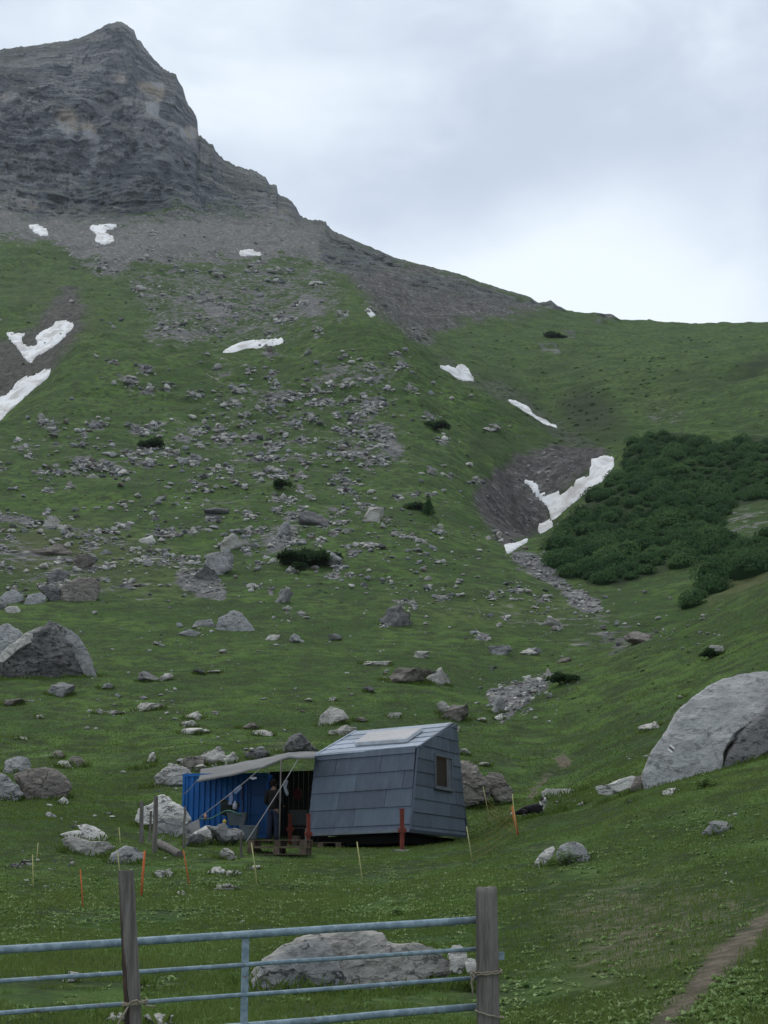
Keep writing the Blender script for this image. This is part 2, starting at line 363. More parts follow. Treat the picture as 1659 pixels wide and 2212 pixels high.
# ------------------------------------------------------------------ terrain: profiles from near to far, interpolated over the bearing
def azt(u, v):
    d = pix_dir(u, v); h = math.hypot(d[0], d[1])
    return math.atan2(d[0], d[1]), d[2] / h
def curve(*pts): return list(pts)
def flat(r, *uv): return [(u, v, r) for u, v in uv]
CURVES = [
 flat(11, (-700, 2330), (1050, 2330), (1300, 2285), (1659, 2215), (2360, 2080)),
 flat(18, (-700, 2060), (1050, 2060), (1300, 2020), (1659, 1945), (2360, 1800)),
 flat(29, (-700, 1905), (0, 1905), (780, 1905), (1020, 1875), (1200, 1850), (1400, 1815), (1659, 1755), (2360, 1600)),
 flat(37, (-700, 1795), (0, 1795), (400, 1822), (700, 1842), (1000, 1828), (1110, 1800), (1250, 1762), (1390, 1712), (1659, 1645), (2360, 1470)),
 flat(42, (-700, 1752), (0, 1752), (280, 1765), (400, 1803), (560, 1816), (700, 1826), (850, 1822), (1008, 1811), (1060, 1778), (1110, 1764), (1250, 1735), (1390, 1688), (1659, 1610), (2360, 1420)),
 flat(50, (-700, 1690), (0, 1690), (280, 1690), (420, 1665), (620, 1645), (760, 1660), (950, 1690), (1100, 1725), (1220, 1712), (1390, 1635), (1659, 1530), (2360, 1330)),
 flat(66, (-700, 1575), (0, 1575), (600, 1568), (900, 1575), (1060, 1585), (1200, 1590), (1390, 1520), (1659, 1420), (2360, 1190)),
 curve((-700, 1470, 88), (100, 1470, 88), (600, 1460, 88), (900, 1465, 88), (1080, 1495, 88), (1190, 1462, 88), (1300, 1425, 92), (1400, 1385, 95), (1480, 1342, 98), (1560, 1302, 100), (1659, 1252, 100), (2360, 980, 105)),
 curve((-700, 1385, 108), (600, 1385, 108), (1000, 1400, 108), (1190, 1418, 108), (1300, 1400, 110), (1400, 1388, 112), (1480, 1368, 113), (1560, 1345, 114), (1659, 1312, 115), (2360, 1070, 122)),
 flat(130, (-700, 1305), (100, 1305), (600, 1305), (1000, 1325), (1200, 1345), (1350, 1335), (1480, 1318), (1560, 1290), (1659, 1255), (2360, 1050)),
 flat(155, (-700, 1218), (100, 1222), (600, 1218), (900, 1218), (1090, 1243), (1200, 1272), (1350, 1262), (1480, 1235), (1659, 1185), (2360, 1000)),
 flat(188, (-700, 1100), (600, 1105), (900, 1110), (1010, 1150), (1090, 1190), (1170, 1190), (1280, 1180), (1480, 1140), (1659, 1105), (2360, 960)),
 curve((-700, 990, 230), (600, 995, 230), (900, 1000, 230), (1000, 1045, 230), (1090, 1140, 225), (1165, 1178, 222), (1240, 1098, 232), (1325, 1022, 240), (1400, 1040, 232), (1480, 1042, 232), (1659, 1035, 232), (2360, 930, 232)),
 curve((-700, 940, 255), (600, 945, 255), (900, 950, 255), (1000, 1000, 253), (1090, 1095, 252), (1165, 1186, 258), (1240, 1112, 258), (1325, 1034, 262), (1400, 988, 258), (1480, 990, 258), (1659, 990, 258), (2360, 905, 258)),
 curve((-700, 900, 270), (0, 915, 282), (120, 880, 285), (300, 880, 288), (600, 885, 288), (900, 892, 288), (1000, 930, 292), (1100, 990, 296), (1200, 985, 300), (1325, 975, 300), (1400, 945, 295), (1480, 942, 295), (1659, 945, 295), (2360, 870, 295)),
 curve((-700, 880, 305), (-120, 900, 305), (0, 897, 310), (50, 866, 320), (100, 825, 330), (140, 782, 340), (170, 750, 345), (210, 742, 345), (300, 740, 345), (420, 747, 345), (470, 761, 345), (510, 758, 345), (560, 749, 345), (605, 740, 345), (650, 715, 350), (700, 692, 350), (760, 683, 350), (810, 688, 350), (870, 722, 345), (950, 797, 340), (1050, 842, 340), (1100, 872, 340), (1190, 925, 340), (1325, 925, 345), (1480, 900, 345), (1659, 870, 345), (2360, 790, 345)),
 curve((-700, 905, 335), (-120, 925, 335), (0, 925, 345), (50, 892, 352), (100, 850, 362), (140, 800, 372), (170, 765, 378), (210, 752, 378), (300, 750, 378), (420, 760, 378), (470, 772, 378), (510, 768, 378), (560, 760, 378), (605, 752, 378), (650, 726, 380), (700, 705, 382), (760, 697, 382), (810, 703, 382), (870, 738, 378), (950, 810, 374), (1050, 852, 374), (1100, 880, 374), (1190, 928, 374), (1325, 895, 378), (1480, 860, 378), (1659, 830, 378), (2360, 745, 378)),
 flat(435, (-700, 770), (0, 770), (100, 740), (165, 705), (300, 712), (420, 722), (510, 735), (605, 712), (700, 676), (760, 668), (810, 672), (870, 708), (950, 768), (1050, 800), (1100, 822), (1190, 845), (1325, 805), (1480, 790), (1659, 775), (2360, 690)),
 flat(525, (-700, 630), (0, 640), (300, 640), (600, 650), (700, 640), (800, 640), (870, 690), (950, 735), (1100, 752), (1200, 752), (1325, 752), (1659, 740), (2360, 660)),
 flat(640, (-700, 510), (0, 520), (300, 540), (600, 560), (700, 570), (800, 590), (870, 622), (950, 652), (1100, 682), (1200, 692), (1325, 714), (1659, 714), (2360, 640)),
 curve((-700, 440, 745), (0, 452, 745), (200, 468, 745), (400, 474, 745), (600, 492, 745), (700, 520, 740), (800, 552, 735), (870, 580, 730), (950, 610, 730), (1100, 652, 730), (1200, 676, 730), (1325, 700, 730), (1659, 704, 730), (2360, 630, 730)),
]
SKY = [(-700, 330), (-300, 190), (0, 107), (60, 100), (100, 92), (140, 87), (170, 82), (210, 66), (235, 55), (250, 50), (268, 50), (290, 68), (296, 84), (304, 92), (318, 110), (330, 124), (342, 136), (352, 146), (366, 152), (380, 161), (386, 176), (395, 190), (402, 215), (410, 230), (422, 245), (427, 262), (428, 288), (438, 294), (448, 305), (460, 311), (466, 328), (486, 343), (510, 356), (530, 362), (556, 368), (572, 381), (580, 396), (598, 399), (600, 417), (616, 422), (630, 434), (641, 452), (648, 466), (668, 472), (690, 474), (704, 478), (707, 490), (740, 508), (800, 532), (850, 555), (900, 570), (960, 584), (1000, 594), (1040, 610), (1085, 624), (1120, 634), (1146, 641), (1162, 654), (1178, 652), (1190, 648), (1204, 660), (1216, 668), (1260, 676), (1300, 680), (1322, 680), (1334, 690), (1370, 692), (1402, 690), (1420, 694), (1500, 699), (1560, 697), (1600, 700), (1659, 697), (1900, 690), (2360, 620)]
def sky_r(u): return float(np.interp(u, [-700, 430, 600, 700, 870, 1200, 2360], [960, 950, 905, 880, 860, 835, 820]))
CURVES.append([(u, v, sky_r(u)) for u, v in SKY])

A = np.concatenate([np.linspace(math.radians(-40), math.radians(-17.2), 60, endpoint=False),
                    np.linspace(math.radians(-17.2), math.radians(17.2), 980),
                    np.linspace(math.radians(17.2), math.radians(40), 61)[1:]])
NA = len(A)
def gsm(y, sig):
    if sig <= 0: return y
    n = int(3 * sig) + 1; k = np.exp(-0.5 * (np.arange(-n, n + 1) / sig) ** 2); k /= k.sum()
    return np.convolve(np.pad(y, n, mode='edge'), k, 'valid')
T_, L_ = [], []
# under and behind the viewer's feet
for r, z in ((1.2, 0.0), (4.0, 0.0)):
    T_.append(np.full(NA, (z - EYE) / r)); L_.append(np.full(NA, math.log(r)))
for ci, cv in enumerate(CURVES):
    at = np.array([azt(u, v) for u, v, r in cv]); lr = np.log([r for _, _, r in cv])
    o = np.argsort(at[:, 0])
    tt = np.interp(A, at[o, 0], at[o, 1]); ll = np.interp(A, at[o, 0], lr[o])
    if ci < len(CURVES) - 1:
        sig = 14 if ci not in (15, 16) else 5
        tt = gsm(tt, sig); ll = gsm(ll, 14)
    else:
        ua = np.interp(A, at[o, 0], np.array([c[0] for c in cv])[o])
        jag = fbm(ua / 9.0, ua * 0, ua * 0, 4, 91, 0.6) * 0.0019 * np.interp(ua, [0, 240, 330, 700, 760, 1659], [0.35, 0.5, 1.2, 1.2, 0.3, 0.35])
        tt = tt + jag
    T_.append(tt); L_.append(ll)
# far side of the ridge
T_.append(T_[-1] - 0.10); L_.append(L_[-1] + 0.35)
T_ = np.array(T_); L_ = np.array(L_)
K = len(T_)
rows = [4, 26]                       # rows per segment
for k in range(2, K - 2):
    dt = np.abs(T_[k + 1] - T_[k])[60:-60]
    rows.append(int(max(12, np.percentile(dt, 85) * FPX / 1.9)))
rows.append(10)
def pchip(Y):
    d = np.diff(Y, axis=0); m = np.zeros_like(Y)
    with np.errstate(divide='ignore', invalid='ignore'):
        hm = 2 * d[:-1] * d[1:] / (d[:-1] + d[1:])
    m[1:-1] = np.where(d[:-1] * d[1:] > 0, hm, 0); m[0] = d[0]; m[-1] = d[-1]
    out = []; seg = []
    for k in range(len(Y) - 1):
        s = np.linspace(0, 1, rows[k], endpoint=(k == len(Y) - 2))[:, None]
        out.append((2 * s ** 3 - 3 * s ** 2 + 1) * Y[k] + (s ** 3 - 2 * s ** 2 + s) * m[k] + (-2 * s ** 3 + 3 * s ** 2) * Y[k + 1] + (s ** 3 - s ** 2) * m[k + 1])
        seg += list(k + s[:, 0])
    return np.concatenate(out), np.array(seg)
TT, SEG = pchip(T_); LL, _ = pchip(L_)
# the rock face: keep its profile straighter between foot and ridge
RR = np.exp(LL)
NR = len(SEG)
AA = np.broadcast_to(A, (NR, NA))
X = RR * np.sin(AA); Y = RR * np.cos(AA); Z = EYE + TT * RR

def project(x, y, z):
    dy = y * math.cos(PITCH) + (z - EYE) * math.sin(PITCH)
    dz = -y * math.sin(PITCH) + (z - EYE) * math.cos(PITCH)
    dy = np.maximum(dy, 1e-3)
    return CU + FPX * x / dy, CV - FPX * dz / dy
UU, VV = project(X, Y, Z)

# ---- cover maps, drawn once as a plan of the slopes and stored on the ground's own vertices
MU0, MV0, MS = -620.0, -120.0, 2.0
MW, MH = 1460, 1270
def poly_img(pts, blur=3):
    pts = np.array(pts, float); img = np.zeros((MH, MW), np.float32)
    x0, y0 = pts.min(0); x1, y1 = pts.max(0)
    c0 = max(0, int((x0 - MU0) / MS) - 2); c1 = min(MW, int((x1 - MU0) / MS) + 3)
    r0 = max(0, int((y0 - MV0) / MS) - 2); r1 = min(MH, int((y1 - MV0) / MS) + 3)
    if c1 <= c0 or r1 <= r0: return img
    gx, gy = np.meshgrid(MU0 + MS * np.arange(c0, c1), MV0 + MS * np.arange(r0, r1))
    ins = np.zeros(gx.shape, bool)
    for i in range(len(pts)):
        (xa, ya), (xb, yb) = pts[i], pts[(i + 1) % len(pts)]
        if ya == yb: continue
        c = ((ya > gy) != (yb > gy)) & (gx < (xb - xa) * (gy - ya) / (yb - ya) + xa)
        ins ^= c
    img[r0:r1, c0:c1] = ins
    return blur_img(img, blur)
def blur_img(img, n):
    if n <= 0: return img
    k = np.exp(-0.5 * (np.arange(-3 * n, 3 * n + 1) / n) ** 2); k /= k.sum()
    p = 3 * n
    q = np.pad(img, p, mode='edge')
    ck = np.fft.rfft(k, 4096)
    def cv(a, ax):
        L = a.shape[ax]
        F = np.fft.rfft(a, 4096, axis=ax)
        sh = [1, 1]; sh[ax] = -1
        return np.take(np.fft.irfft(F * ck.reshape(sh), 4096, axis=ax), np.arange(2 * p, L), axis=ax)
    return np.clip(cv(cv(q, 0), 1), 0, 1).astype(np.float32)
def sample(img, u, v):
    x = np.clip((u - MU0) / MS, 0, MW - 1.01); y = np.clip((v - MV0) / MS, 0, MH - 1.01)
    x0 = x.astype(np.int32); y0 = y.astype(np.int32); fx = (x - x0).astype(np.float32); fy = (y - y0).astype(np.float32)
    return (img[y0, x0] * (1 - fx) + img[y0, x0 + 1] * fx) * (1 - fy) + (img[y0 + 1, x0] * (1 - fx) + img[y0 + 1, x0 + 1] * fx) * fy
def q(pts, ox, oy, s): return [(ox + x * s, oy + y * s) for x, y in pts]
Zb, Zc, Zd, Ze = (0, 460.8, .3268), (677.7, 542.2, .5915), (1084.3, 914.9, .3464), (0, 542.2, .53103)

def union(*ims):
    r = ims[0]
    for i in ims[1:]: r = np.maximum(r, i)
    return r
ROCKIMG = union(
    poly_img([(-620, -120), (900, -120), (800, 500), (705, 500), (690, 482), (640, 476), (600, 462), (560, 455), (480, 440), (420, 452), (300, 470), (200, 468), (110, 470), (60, 470), (0, 442), (-620, 420)], 13),
    0.85 * poly_img([(0, 425), (50, 418), (90, 430), (105, 478), (60, 476), (0, 445)], 2),
    0.9 * poly_img([(690, 515), (720, 505), (800, 530), (880, 562), (850, 582), (800, 590), (740, 585), (690, 560)], 4),
    0.75 * poly_img([(880, 590), (960, 600), (1060, 625), (1150, 650), (1100, 665), (980, 640), (870, 625)], 6),
    0.8 * poly_img([(1140, 640), (1200, 640), (1220, 672), (1190, 680), (1140, 668)], 3),
    0.8 * poly_img([(1280, 676), (1326, 676), (1335, 698), (1285, 700)], 3),
    0.8 * poly_img([(1162, 745), (1212, 746), (1214, 764), (1164, 764)], 3),
    0.6 * poly_img([(1210, 715), (1240, 715), (1240, 732), (1210, 732)], 3),
    0.25 * poly_img([(0, 700), (100, 640), (140, 650), (150, 690), (60, 705), (10, 715)], 4))
SCREE = union(
    0.42 * poly_img([(1020, 1070), (1100, 1010), (1200, 960), (1280, 960), (1190, 1090), (1190, 1130), (1090, 1190), (1045, 1140)], 6),
    0.88 * poly_img([(-620, 420), (0, 440), (300, 462), (560, 440), (700, 470), (800, 525), (900, 570), (760, 602), (700, 580), (690, 562), (560, 572), (400, 566), (320, 578), (250, 600), (190, 575), (110, 532), (0, 512), (-620, 480)], 9),
    0.55 * poly_img([(230, 590), (320, 570), (560, 560), (720, 575), (760, 640), (720, 690), (610, 735), (480, 762), (420, 745), (340, 742), (290, 660)], 12),
    0.45 * poly_img([(690, 540), (880, 560), (1000, 588), (1150, 645), (1225, 668), (1150, 692), (1010, 697), (950, 727), (940, 752), (870, 726), (800, 668), (750, 604)], 5),
    poly_img([(415, 635), (470, 642), (500, 660), (505, 690), (475, 704), (445, 680)], 3),
    0.75 * poly_img([(310, 700), (370, 690), (440, 720), (470, 755), (420, 745), (320, 742)], 5),
    0.9 * poly_img([(620, 640), (690, 640), (705, 680), (660, 702), (640, 690)], 6),
    0.8 * poly_img([(515, 860), (560, 852), (640, 850), (640, 890), (560, 890)], 7),
    0.7 * poly_img([(440, 780), (600, 780), (570, 800), (460, 810)], 7),
    0.7 * poly_img([(640, 780), (860, 810), (860, 850), (700, 850)], 12),
    0.9 * poly_img([(800, 920), (850, 915), (875, 965), (870, 1000), (820, 985)], 5),
    0.85 * poly_img([(720, 950), (800, 975), (820, 1020), (770, 1010), (730, 985)], 5),
    poly_img([(1100, 1190), (1170, 1205), (1230, 1262), (1295, 1290), (1310, 1330), (1255, 1322), (1190, 1262), (1110, 1215)], 4),
    0.6 * poly_img([(1000, 1330), (1300, 1320), (1470, 1345), (1420, 1380), (1300, 1400), (1100, 1360)], 14),
    0.6 * poly_img([(1330, 1375), (1410, 1370), (1410, 1392), (1300, 1420)], 4),
    poly_img([(1048, 1495), (1120, 1468), (1190, 1455), (1195, 1478), (1140, 1520), (1085, 1556), (1062, 1528)], 2),
    0.9 * poly_img([(375, 1238), (420, 1225), (490, 1262), (485, 1295), (430, 1285), (390, 1262)], 4),
    0.72 * poly_img([(-40, 1085), (0, 1092), (90, 1120), (250, 1160), (420, 1225), (430, 1245), (250, 1185), (90, 1142), (-40, 1120)], 4),
    0.5 * poly_img([(-40, 1140), (60, 1150), (260, 1220), (330, 1290), (180, 1290), (-40, 1240)], 12),
    0.85 * poly_img([(560, 1150), (640, 1120), (660, 1160), (610, 1200), (560, 1190)], 6),
    0.6 * poly_img([(1395, 880), (1480, 880), (1470, 910), (1390, 912)], 5),
    0.5 * poly_img([(1560, 1090), (1659, 1085), (1720, 1100), (1700, 1150), (1600, 1182), (1562, 1140)], 6),
    0.35 * poly_img([(400, 760), (900, 780), (950, 1000), (850, 1100), (500, 1100), (300, 960)], 30),
    0.45 * poly_img([(0, 930), (200, 930), (420, 960), (400, 1000), (200, 990), (0, 1010)], 14))
SOIL = union(
    0.78 * poly_img([(690, 545), (880, 562), (1000, 592), (1150, 648), (1215, 672), (1130, 690), (1010, 697), (950, 725), (935, 750), (870, 724), (800, 664), (750, 602)], 7),
    poly_img([(1010, 1062), (1100, 1000), (1200, 950), (1290, 955), (1330, 985), (1280, 1030), (1190, 1090), (1195, 1130), (1160, 1160), (1090, 1195), (1045, 1140)], 7),
    0.72 * poly_img([(-40, 735), (60, 700), (112, 640), (128, 614), (165, 622), (198, 658), (192, 700), (158, 745), (118, 798), (60, 848), (0, 885), (-60, 890)], 6),
    0.62 * poly_img([(925, 750), (960, 765), (1020, 800), (1090, 830), (1150, 870), (1205, 915), (1300, 950), (1290, 985), (1190, 940), (1090, 872), (1040, 842), (950, 797)], 5),
    0.3 * poly_img([(1200, 850), (1280, 840), (1330, 900), (1320, 950), (1240, 950), (1190, 905)], 8),
    0.35 * poly_img([(0, 1820), (140, 1830), (180, 1880), (80, 1900), (0, 1890)], 8),
    0.5 * poly_img([(560, 1600), (640, 1585), (690, 1605), (690, 1640), (600, 1640)], 4),
    0.90 * poly_img([(1350, 2270), (1425, 2172), (1478, 2126), (1508, 2074), (1582, 2006), (1700, 1925), (1730, 1972), (1622, 2056), (1558, 2126), (1530, 2160), (1468, 2206), (1448, 2270)], 10),
    0.52 * poly_img([(1160, 1880), (1400, 1850), (1659, 1870), (1800, 1950), (1659, 2050), (1400, 2160), (1250, 2160), (1130, 2020)], 30),
    0.8 * poly_img([(1195, 1632), (1215, 1618), (1240, 1635), (1235, 1660), (1205, 1658)], 3),
    0.75 * poly_img([(1158, 1692), (1175, 1668), (1212, 1648), (1192, 1672), (1175, 1695), (1150, 1735), (1130, 1735)], 3),
    0.4 * poly_img([(220, 1920), (300, 1890), (300, 1950), (210, 1960)], 6),
    0.42 * poly_img([(300, 2035), (560, 2030), (600, 2050), (350, 2070)], 9),
    0.35 * poly_img([(600, 2180), (1000, 2170), (1000, 2240), (640, 2240)], 12))
DRY = union(
    0.8 * poly_img([(1490, 1300), (1560, 1262), (1659, 1210), (1760, 1160), (1760, 1230), (1659, 1262), (1560, 1305), (1480, 1340)], 6),
    0.6 * poly_img([(0, 600), (200, 640), (260, 700), (180, 740), (0, 690)], 20),
    0.5 * poly_img([(640, 1260), (1300, 1240), (1420, 1330), (1200, 1420), (800, 1400)], 30),
    0.55 * poly_img([(0, 1080), (300, 1120), (600, 1270), (400, 1320), (0, 1260)], 20),
    0.6 * poly_img([(1300, 820), (1500, 830), (1480, 880), (1360, 880)], 14),
    0.55 * poly_img([(1150, 1900), (1500, 1850), (1700, 1900), (1700, 2240), (1100, 2240)], 40),
    0.5 * poly_img([(1040, 1730), (1110, 1740), (1100, 1800), (1030, 1820)], 6))
DARKV = union(   # dark shrubby heath
    0.75 * poly_img([(1185, 850), (1270, 825), (1350, 880), (1370, 950), (1250, 960), (1200, 920)], 14),
    0.6 * poly_img([(1050, 770), (1200, 760), (1420, 800), (1500, 830), (1300, 840), (1150, 830)], 22),
    0.6 * poly_img([(1080, 815), (1150, 840), (1200, 905), (1290, 940), (1230, 960), (1150, 900)], 6),
    0.55 * poly_img([(1380, 800), (1480, 780), (1659, 800), (1700, 830), (1520, 850), (1400, 840)], 16),
    0.5 * poly_img([(1000, 700), (1200, 705), (1350, 730), (1250, 745), (1050, 740)], 14),
    0.45 * poly_img([(0, 560), (120, 600), (200, 640), (60, 660), (0, 640)], 14),
    0.8 * poly_img([(1520, 835), (1600, 790), (1700, 745), (1700, 775), (1600, 820), (1530, 850)], 5),
    0.5 * poly_img([(960, 780), (1100, 780), (1180, 840), (1100, 850), (1000, 810)], 10),
    0.6 * poly_img([(1130, 790), (1250, 800), (1230, 830), (1150, 830)], 12),
    0.5 * poly_img([(1000, 940), (1180, 930), (1190, 960), (1100, 985), (1010, 1010)], 8))
SHRUBIMG = union(
    poly_img([(1186, 1184), (1224, 1128), (1284, 1080), (1350, 1012), (1362, 962), (1405, 935), (1480, 948), (1560, 962), (1659, 955), (1800, 940), (1800, 1080), (1659, 1080), (1580, 1085), (1562, 1130), (1590, 1180), (1520, 1215), (1420, 1235), (1340, 1262), (1290, 1262), (1230, 1245), (1184, 1215)], 0),
    poly_img([(1600, 1185), (1659, 1150), (1800, 1120), (1800, 1200), (1659, 1225), (1560, 1275), (1490, 1315), (1490, 1285), (1545, 1240)], 0))
DARKV = np.maximum(DARKV, blur_img(SHRUBIMG, 3) * 0.95)

_rr = np.random.default_rng(77)
RUB = np.zeros((MH, MW), np.float32); RUBC = []
for (cu_, cv_, su_, sv_, n_, a_, b_) in ((640, 880, 180, 80, 66, 8, 24), (300, 985, 230, 40, 52, 8, 24), (600, 1100, 240, 60, 60, 8, 22), (820, 960, 90, 90, 26, 8, 22), (160, 1200, 150, 60, 24, 8, 20), (760, 1210, 180, 40, 22, 6, 16), (480, 660, 150, 55, 26, 6, 18), (1000, 1320, 220, 40, 16, 6, 16), (560, 1180, 50, 30, 10, 8, 18)):
    for _ in range(n_):
        u_, v_, w_ = cu_ + _rr.normal() * su_, cv_ + _rr.normal() * sv_, _rr.uniform(a_, b_); h_ = w_ * _rr.uniform(.35, .7)
        RUBC.append((u_, v_, w_))
        c0, r0 = int((u_ - MU0) / MS), int((v_ - MV0) / MS); k0 = int(w_ * 1.6 / MS) + 2
        if c0 < k0 or r0 < k0 or c0 >= MW - k0 or r0 >= MH - k0: continue
        gx, gy = np.meshgrid(np.arange(-k0, k0 + 1) * MS, np.arange(-k0, k0 + 1) * MS)
        sp = .85 * np.exp(-((gx - gy * .4) / w_) ** 2 - (gy / h_) ** 2)
        RUB[r0 - k0:r0 + k0 + 1, c0 - k0:c0 + k0 + 1] = np.maximum(RUB[r0 - k0:r0 + k0 + 1, c0 - k0:c0 + k0 + 1], sp)
SCREE = np.maximum(SCREE, RUB)
wamp = 9 + 15 * np.clip((RR - 330) / 150, 0, 1)
wu = UU + wamp * fbm(X / np.maximum(RR, 1) * 120, LL * 60, LL * 0, 4, 5)
wv = VV + wamp * fbm(X / np.maximum(RR, 1) * 120, LL * 60, LL * 0 + 9, 4, 6)
mR, mS, mD, mY, mV = (sample(i, wu, wv) for i in (ROCKIMG, SCREE, SOIL, DRY, DARKV))
far_rock = sample(ROCKIMG, UU, VV) * (SEG[:, None] > 21.0)

# ---- relief
amp = np.clip(RR / 40, 0.12, 3.2)
h1 = fbm(X / 9, Y / 9, Z * 0, 3, 11) * 0.16 * amp
h2 = fbm(X / 1.7, Y / 1.7, Z * 0, 3, 12) * 0.055 * np.clip(RR / 25, 0.35, 3.0)
h3 = fbm(X / 26, Y / 26, Z * 0, 4, 13) * 2.6 * np.clip((RR - 110) / 200, 0, 1)
h4 = fbm(X / 5, Y / 5, Z / 3, 3, 14) * np.clip((RR - 120) / 150, 0, 1) * (0.9 + 0.9 * np.maximum(mS, mD))
fade = np.clip((RR - 2) / 6, 0, 1)
crest = 1 - 0.8 * np.exp(-((SEG[:, None] - (K - 2)) / 0.5) ** 2)       # leave the skyline alone
dz = (h1 + h2 + h3 + h4) * fade * crest * (1 - 0.6 * far_rock)
dz = dz * np.where(RR < 60, 1, 1)
# gully bank and stream steps
# cliff: bedded ledges, buttresses and cracks pushed in and out along the bearing
U3 = A[None, :] * 900.0
zz = Z + 10 * fbm(U3 / 90, Z / 120, Z * 0, 3, 21) - 0.04 * U3
bed = np.clip((430 - UU) / 400, 0, 1) * 0 + 1
led = (zz / 9.0); ledf = led - np.floor(led)
st1 = (np.where(ledf < 0.75, ledf / 0.75, (1 - ledf) / 0.25) - 0.5) * 9
led2 = (zz / 3.4 + 3 * fbm(U3 / 50, Z / 50, Z * 0, 2, 24)); ledf2 = led2 - np.floor(led2)
st2 = (np.where(ledf2 < 0.7, ledf2 / 0.7, (1 - ledf2) / 0.3) - 0.5) * 4
lower = np.clip((VV - 230) / 120, 0, 1)
ridged = 1 - np.abs(fbm(U3 / 26, Z / 40, Z * 0 + 3, 4, 22))
butt = fbm(U3 / 45, Z / 70, Z * 0 + 7, 3, 23) * 30 + (ridged - 0.7) * 16
blocks = fbm(U3 / 9, Z / 8, Z * 0 + 1, 3, 25) * 3.5 + np.round(vnoise(U3 / 4.5 + Z / 30, Z / 5.5, Z * 0 + 4, 26) * 2) / 2 * 3
sb = vnoise(U3 / 14, Z / 17, Z * 0 + 5, 31); sb = np.round(sb * 3) / 3 * 12
pat = 0.25 + 0.75 * np.clip(fbm(U3 / 60, Z / 30, Z * 0 + 2, 3, 29) * 1.6 + 0.5, 0, 1)
dr = far_rock * crest * (lower * (0.30 * st1 + 0.5 * st2) * pat + (1 - lower) * (0.08 * st1 * pat + 0.8 * sb) + 0.8 * butt + blocks)
dr += crest * (1 - far_rock) * np.clip((RR - 250) / 200, 0, 1) * fbm(U3 / 12, Z / 10, Z * 0, 3, 27) * 2.0 * (0.4 + np.maximum(mS, mD))
RD = RR + dr
X2 = RD * np.sin(AA); Y2 = RD * np.cos(AA)
Z2 = EYE + TT * RR + dz + dr * 0.25 * far_rock
UU2, VV2 = project(X2, Y2, Z2)
TV = (Z2 - EYE) / RD                        # elevation tangent of the finished ground

def ground_at(u, v, rmin=6.0):
    """the point of the ground seen along a line of sight"""
    a, t = azt(u, v)
    j = float(np.interp(a, A, np.arange(NA))); j0 = min(int(j), NA - 2); f = j - j0
    col = TV[:, j0] * (1 - f) + TV[:, j0 + 1] * f; rc = RD[:, j0] * (1 - f) + RD[:, j0 + 1] * f
    ok = np.nonzero((col[1:] >= t) & (rc[1:] > rmin))[0]
    if not len(ok): return None
    i = ok[0] + 1
    c0, c1 = col[i - 1], col[i]; g = 0 if c1 <= c0 else np.clip((t - c0) / (c1 - c0), 0, 1)
    r = rc[i - 1] + g * (rc[i] - rc[i - 1]); z = EYE + r * (c0 + g * (c1 - c0))
    return Vector((r * math.sin(a), r * math.cos(a), z))
def height_at(x, y):
    a = math.atan2(x, y); r = math.hypot(x, y)
    j = float(np.interp(a, A, np.arange(NA))); j0 = min(int(j), NA - 2); f = j - j0
    rc = RD[:, j0] * (1 - f) + RD[:, j0 + 1] * f; zc = Z2[:, j0] * (1 - f) + Z2[:, j0 + 1] * f
    return float(np.interp(r, rc, zc))
def heights(x, y):
    a = np.arctan2(x, y); r = np.hypot(x, y)
    j = np.interp(a, A, np.arange(NA)); j0 = np.clip(np.rint(j).astype(int), 0, NA - 1)
    fr = np.interp(np.log(r), LL[:, NA // 2], np.arange(NR))    # row guess, then two corrections
    i = np.clip(fr.astype(int), 1, NR - 2)
    for _ in range(40):
        i = np.where(RD[i, j0] > r, np.maximum(i - 1, 0), np.where(RD[np.minimum(i + 1, NR - 1), j0] < r, np.minimum(i + 1, NR - 2), i))
    a0 = RD[i, j0]; a1 = RD[i + 1, j0]; f = np.clip((r - a0) / np.maximum(a1 - a0, 1e-6), 0, 1)
    return Z2[i, j0] * (1 - f) + Z2[i + 1, j0] * f
def at(u, v, r):
    """point on the line of sight at horizontal distance r"""
    d = pix_dir(u, v); return Vector(d * (r / math.hypot(d[0], d[1]))) + Vector((0, 0, EYE))

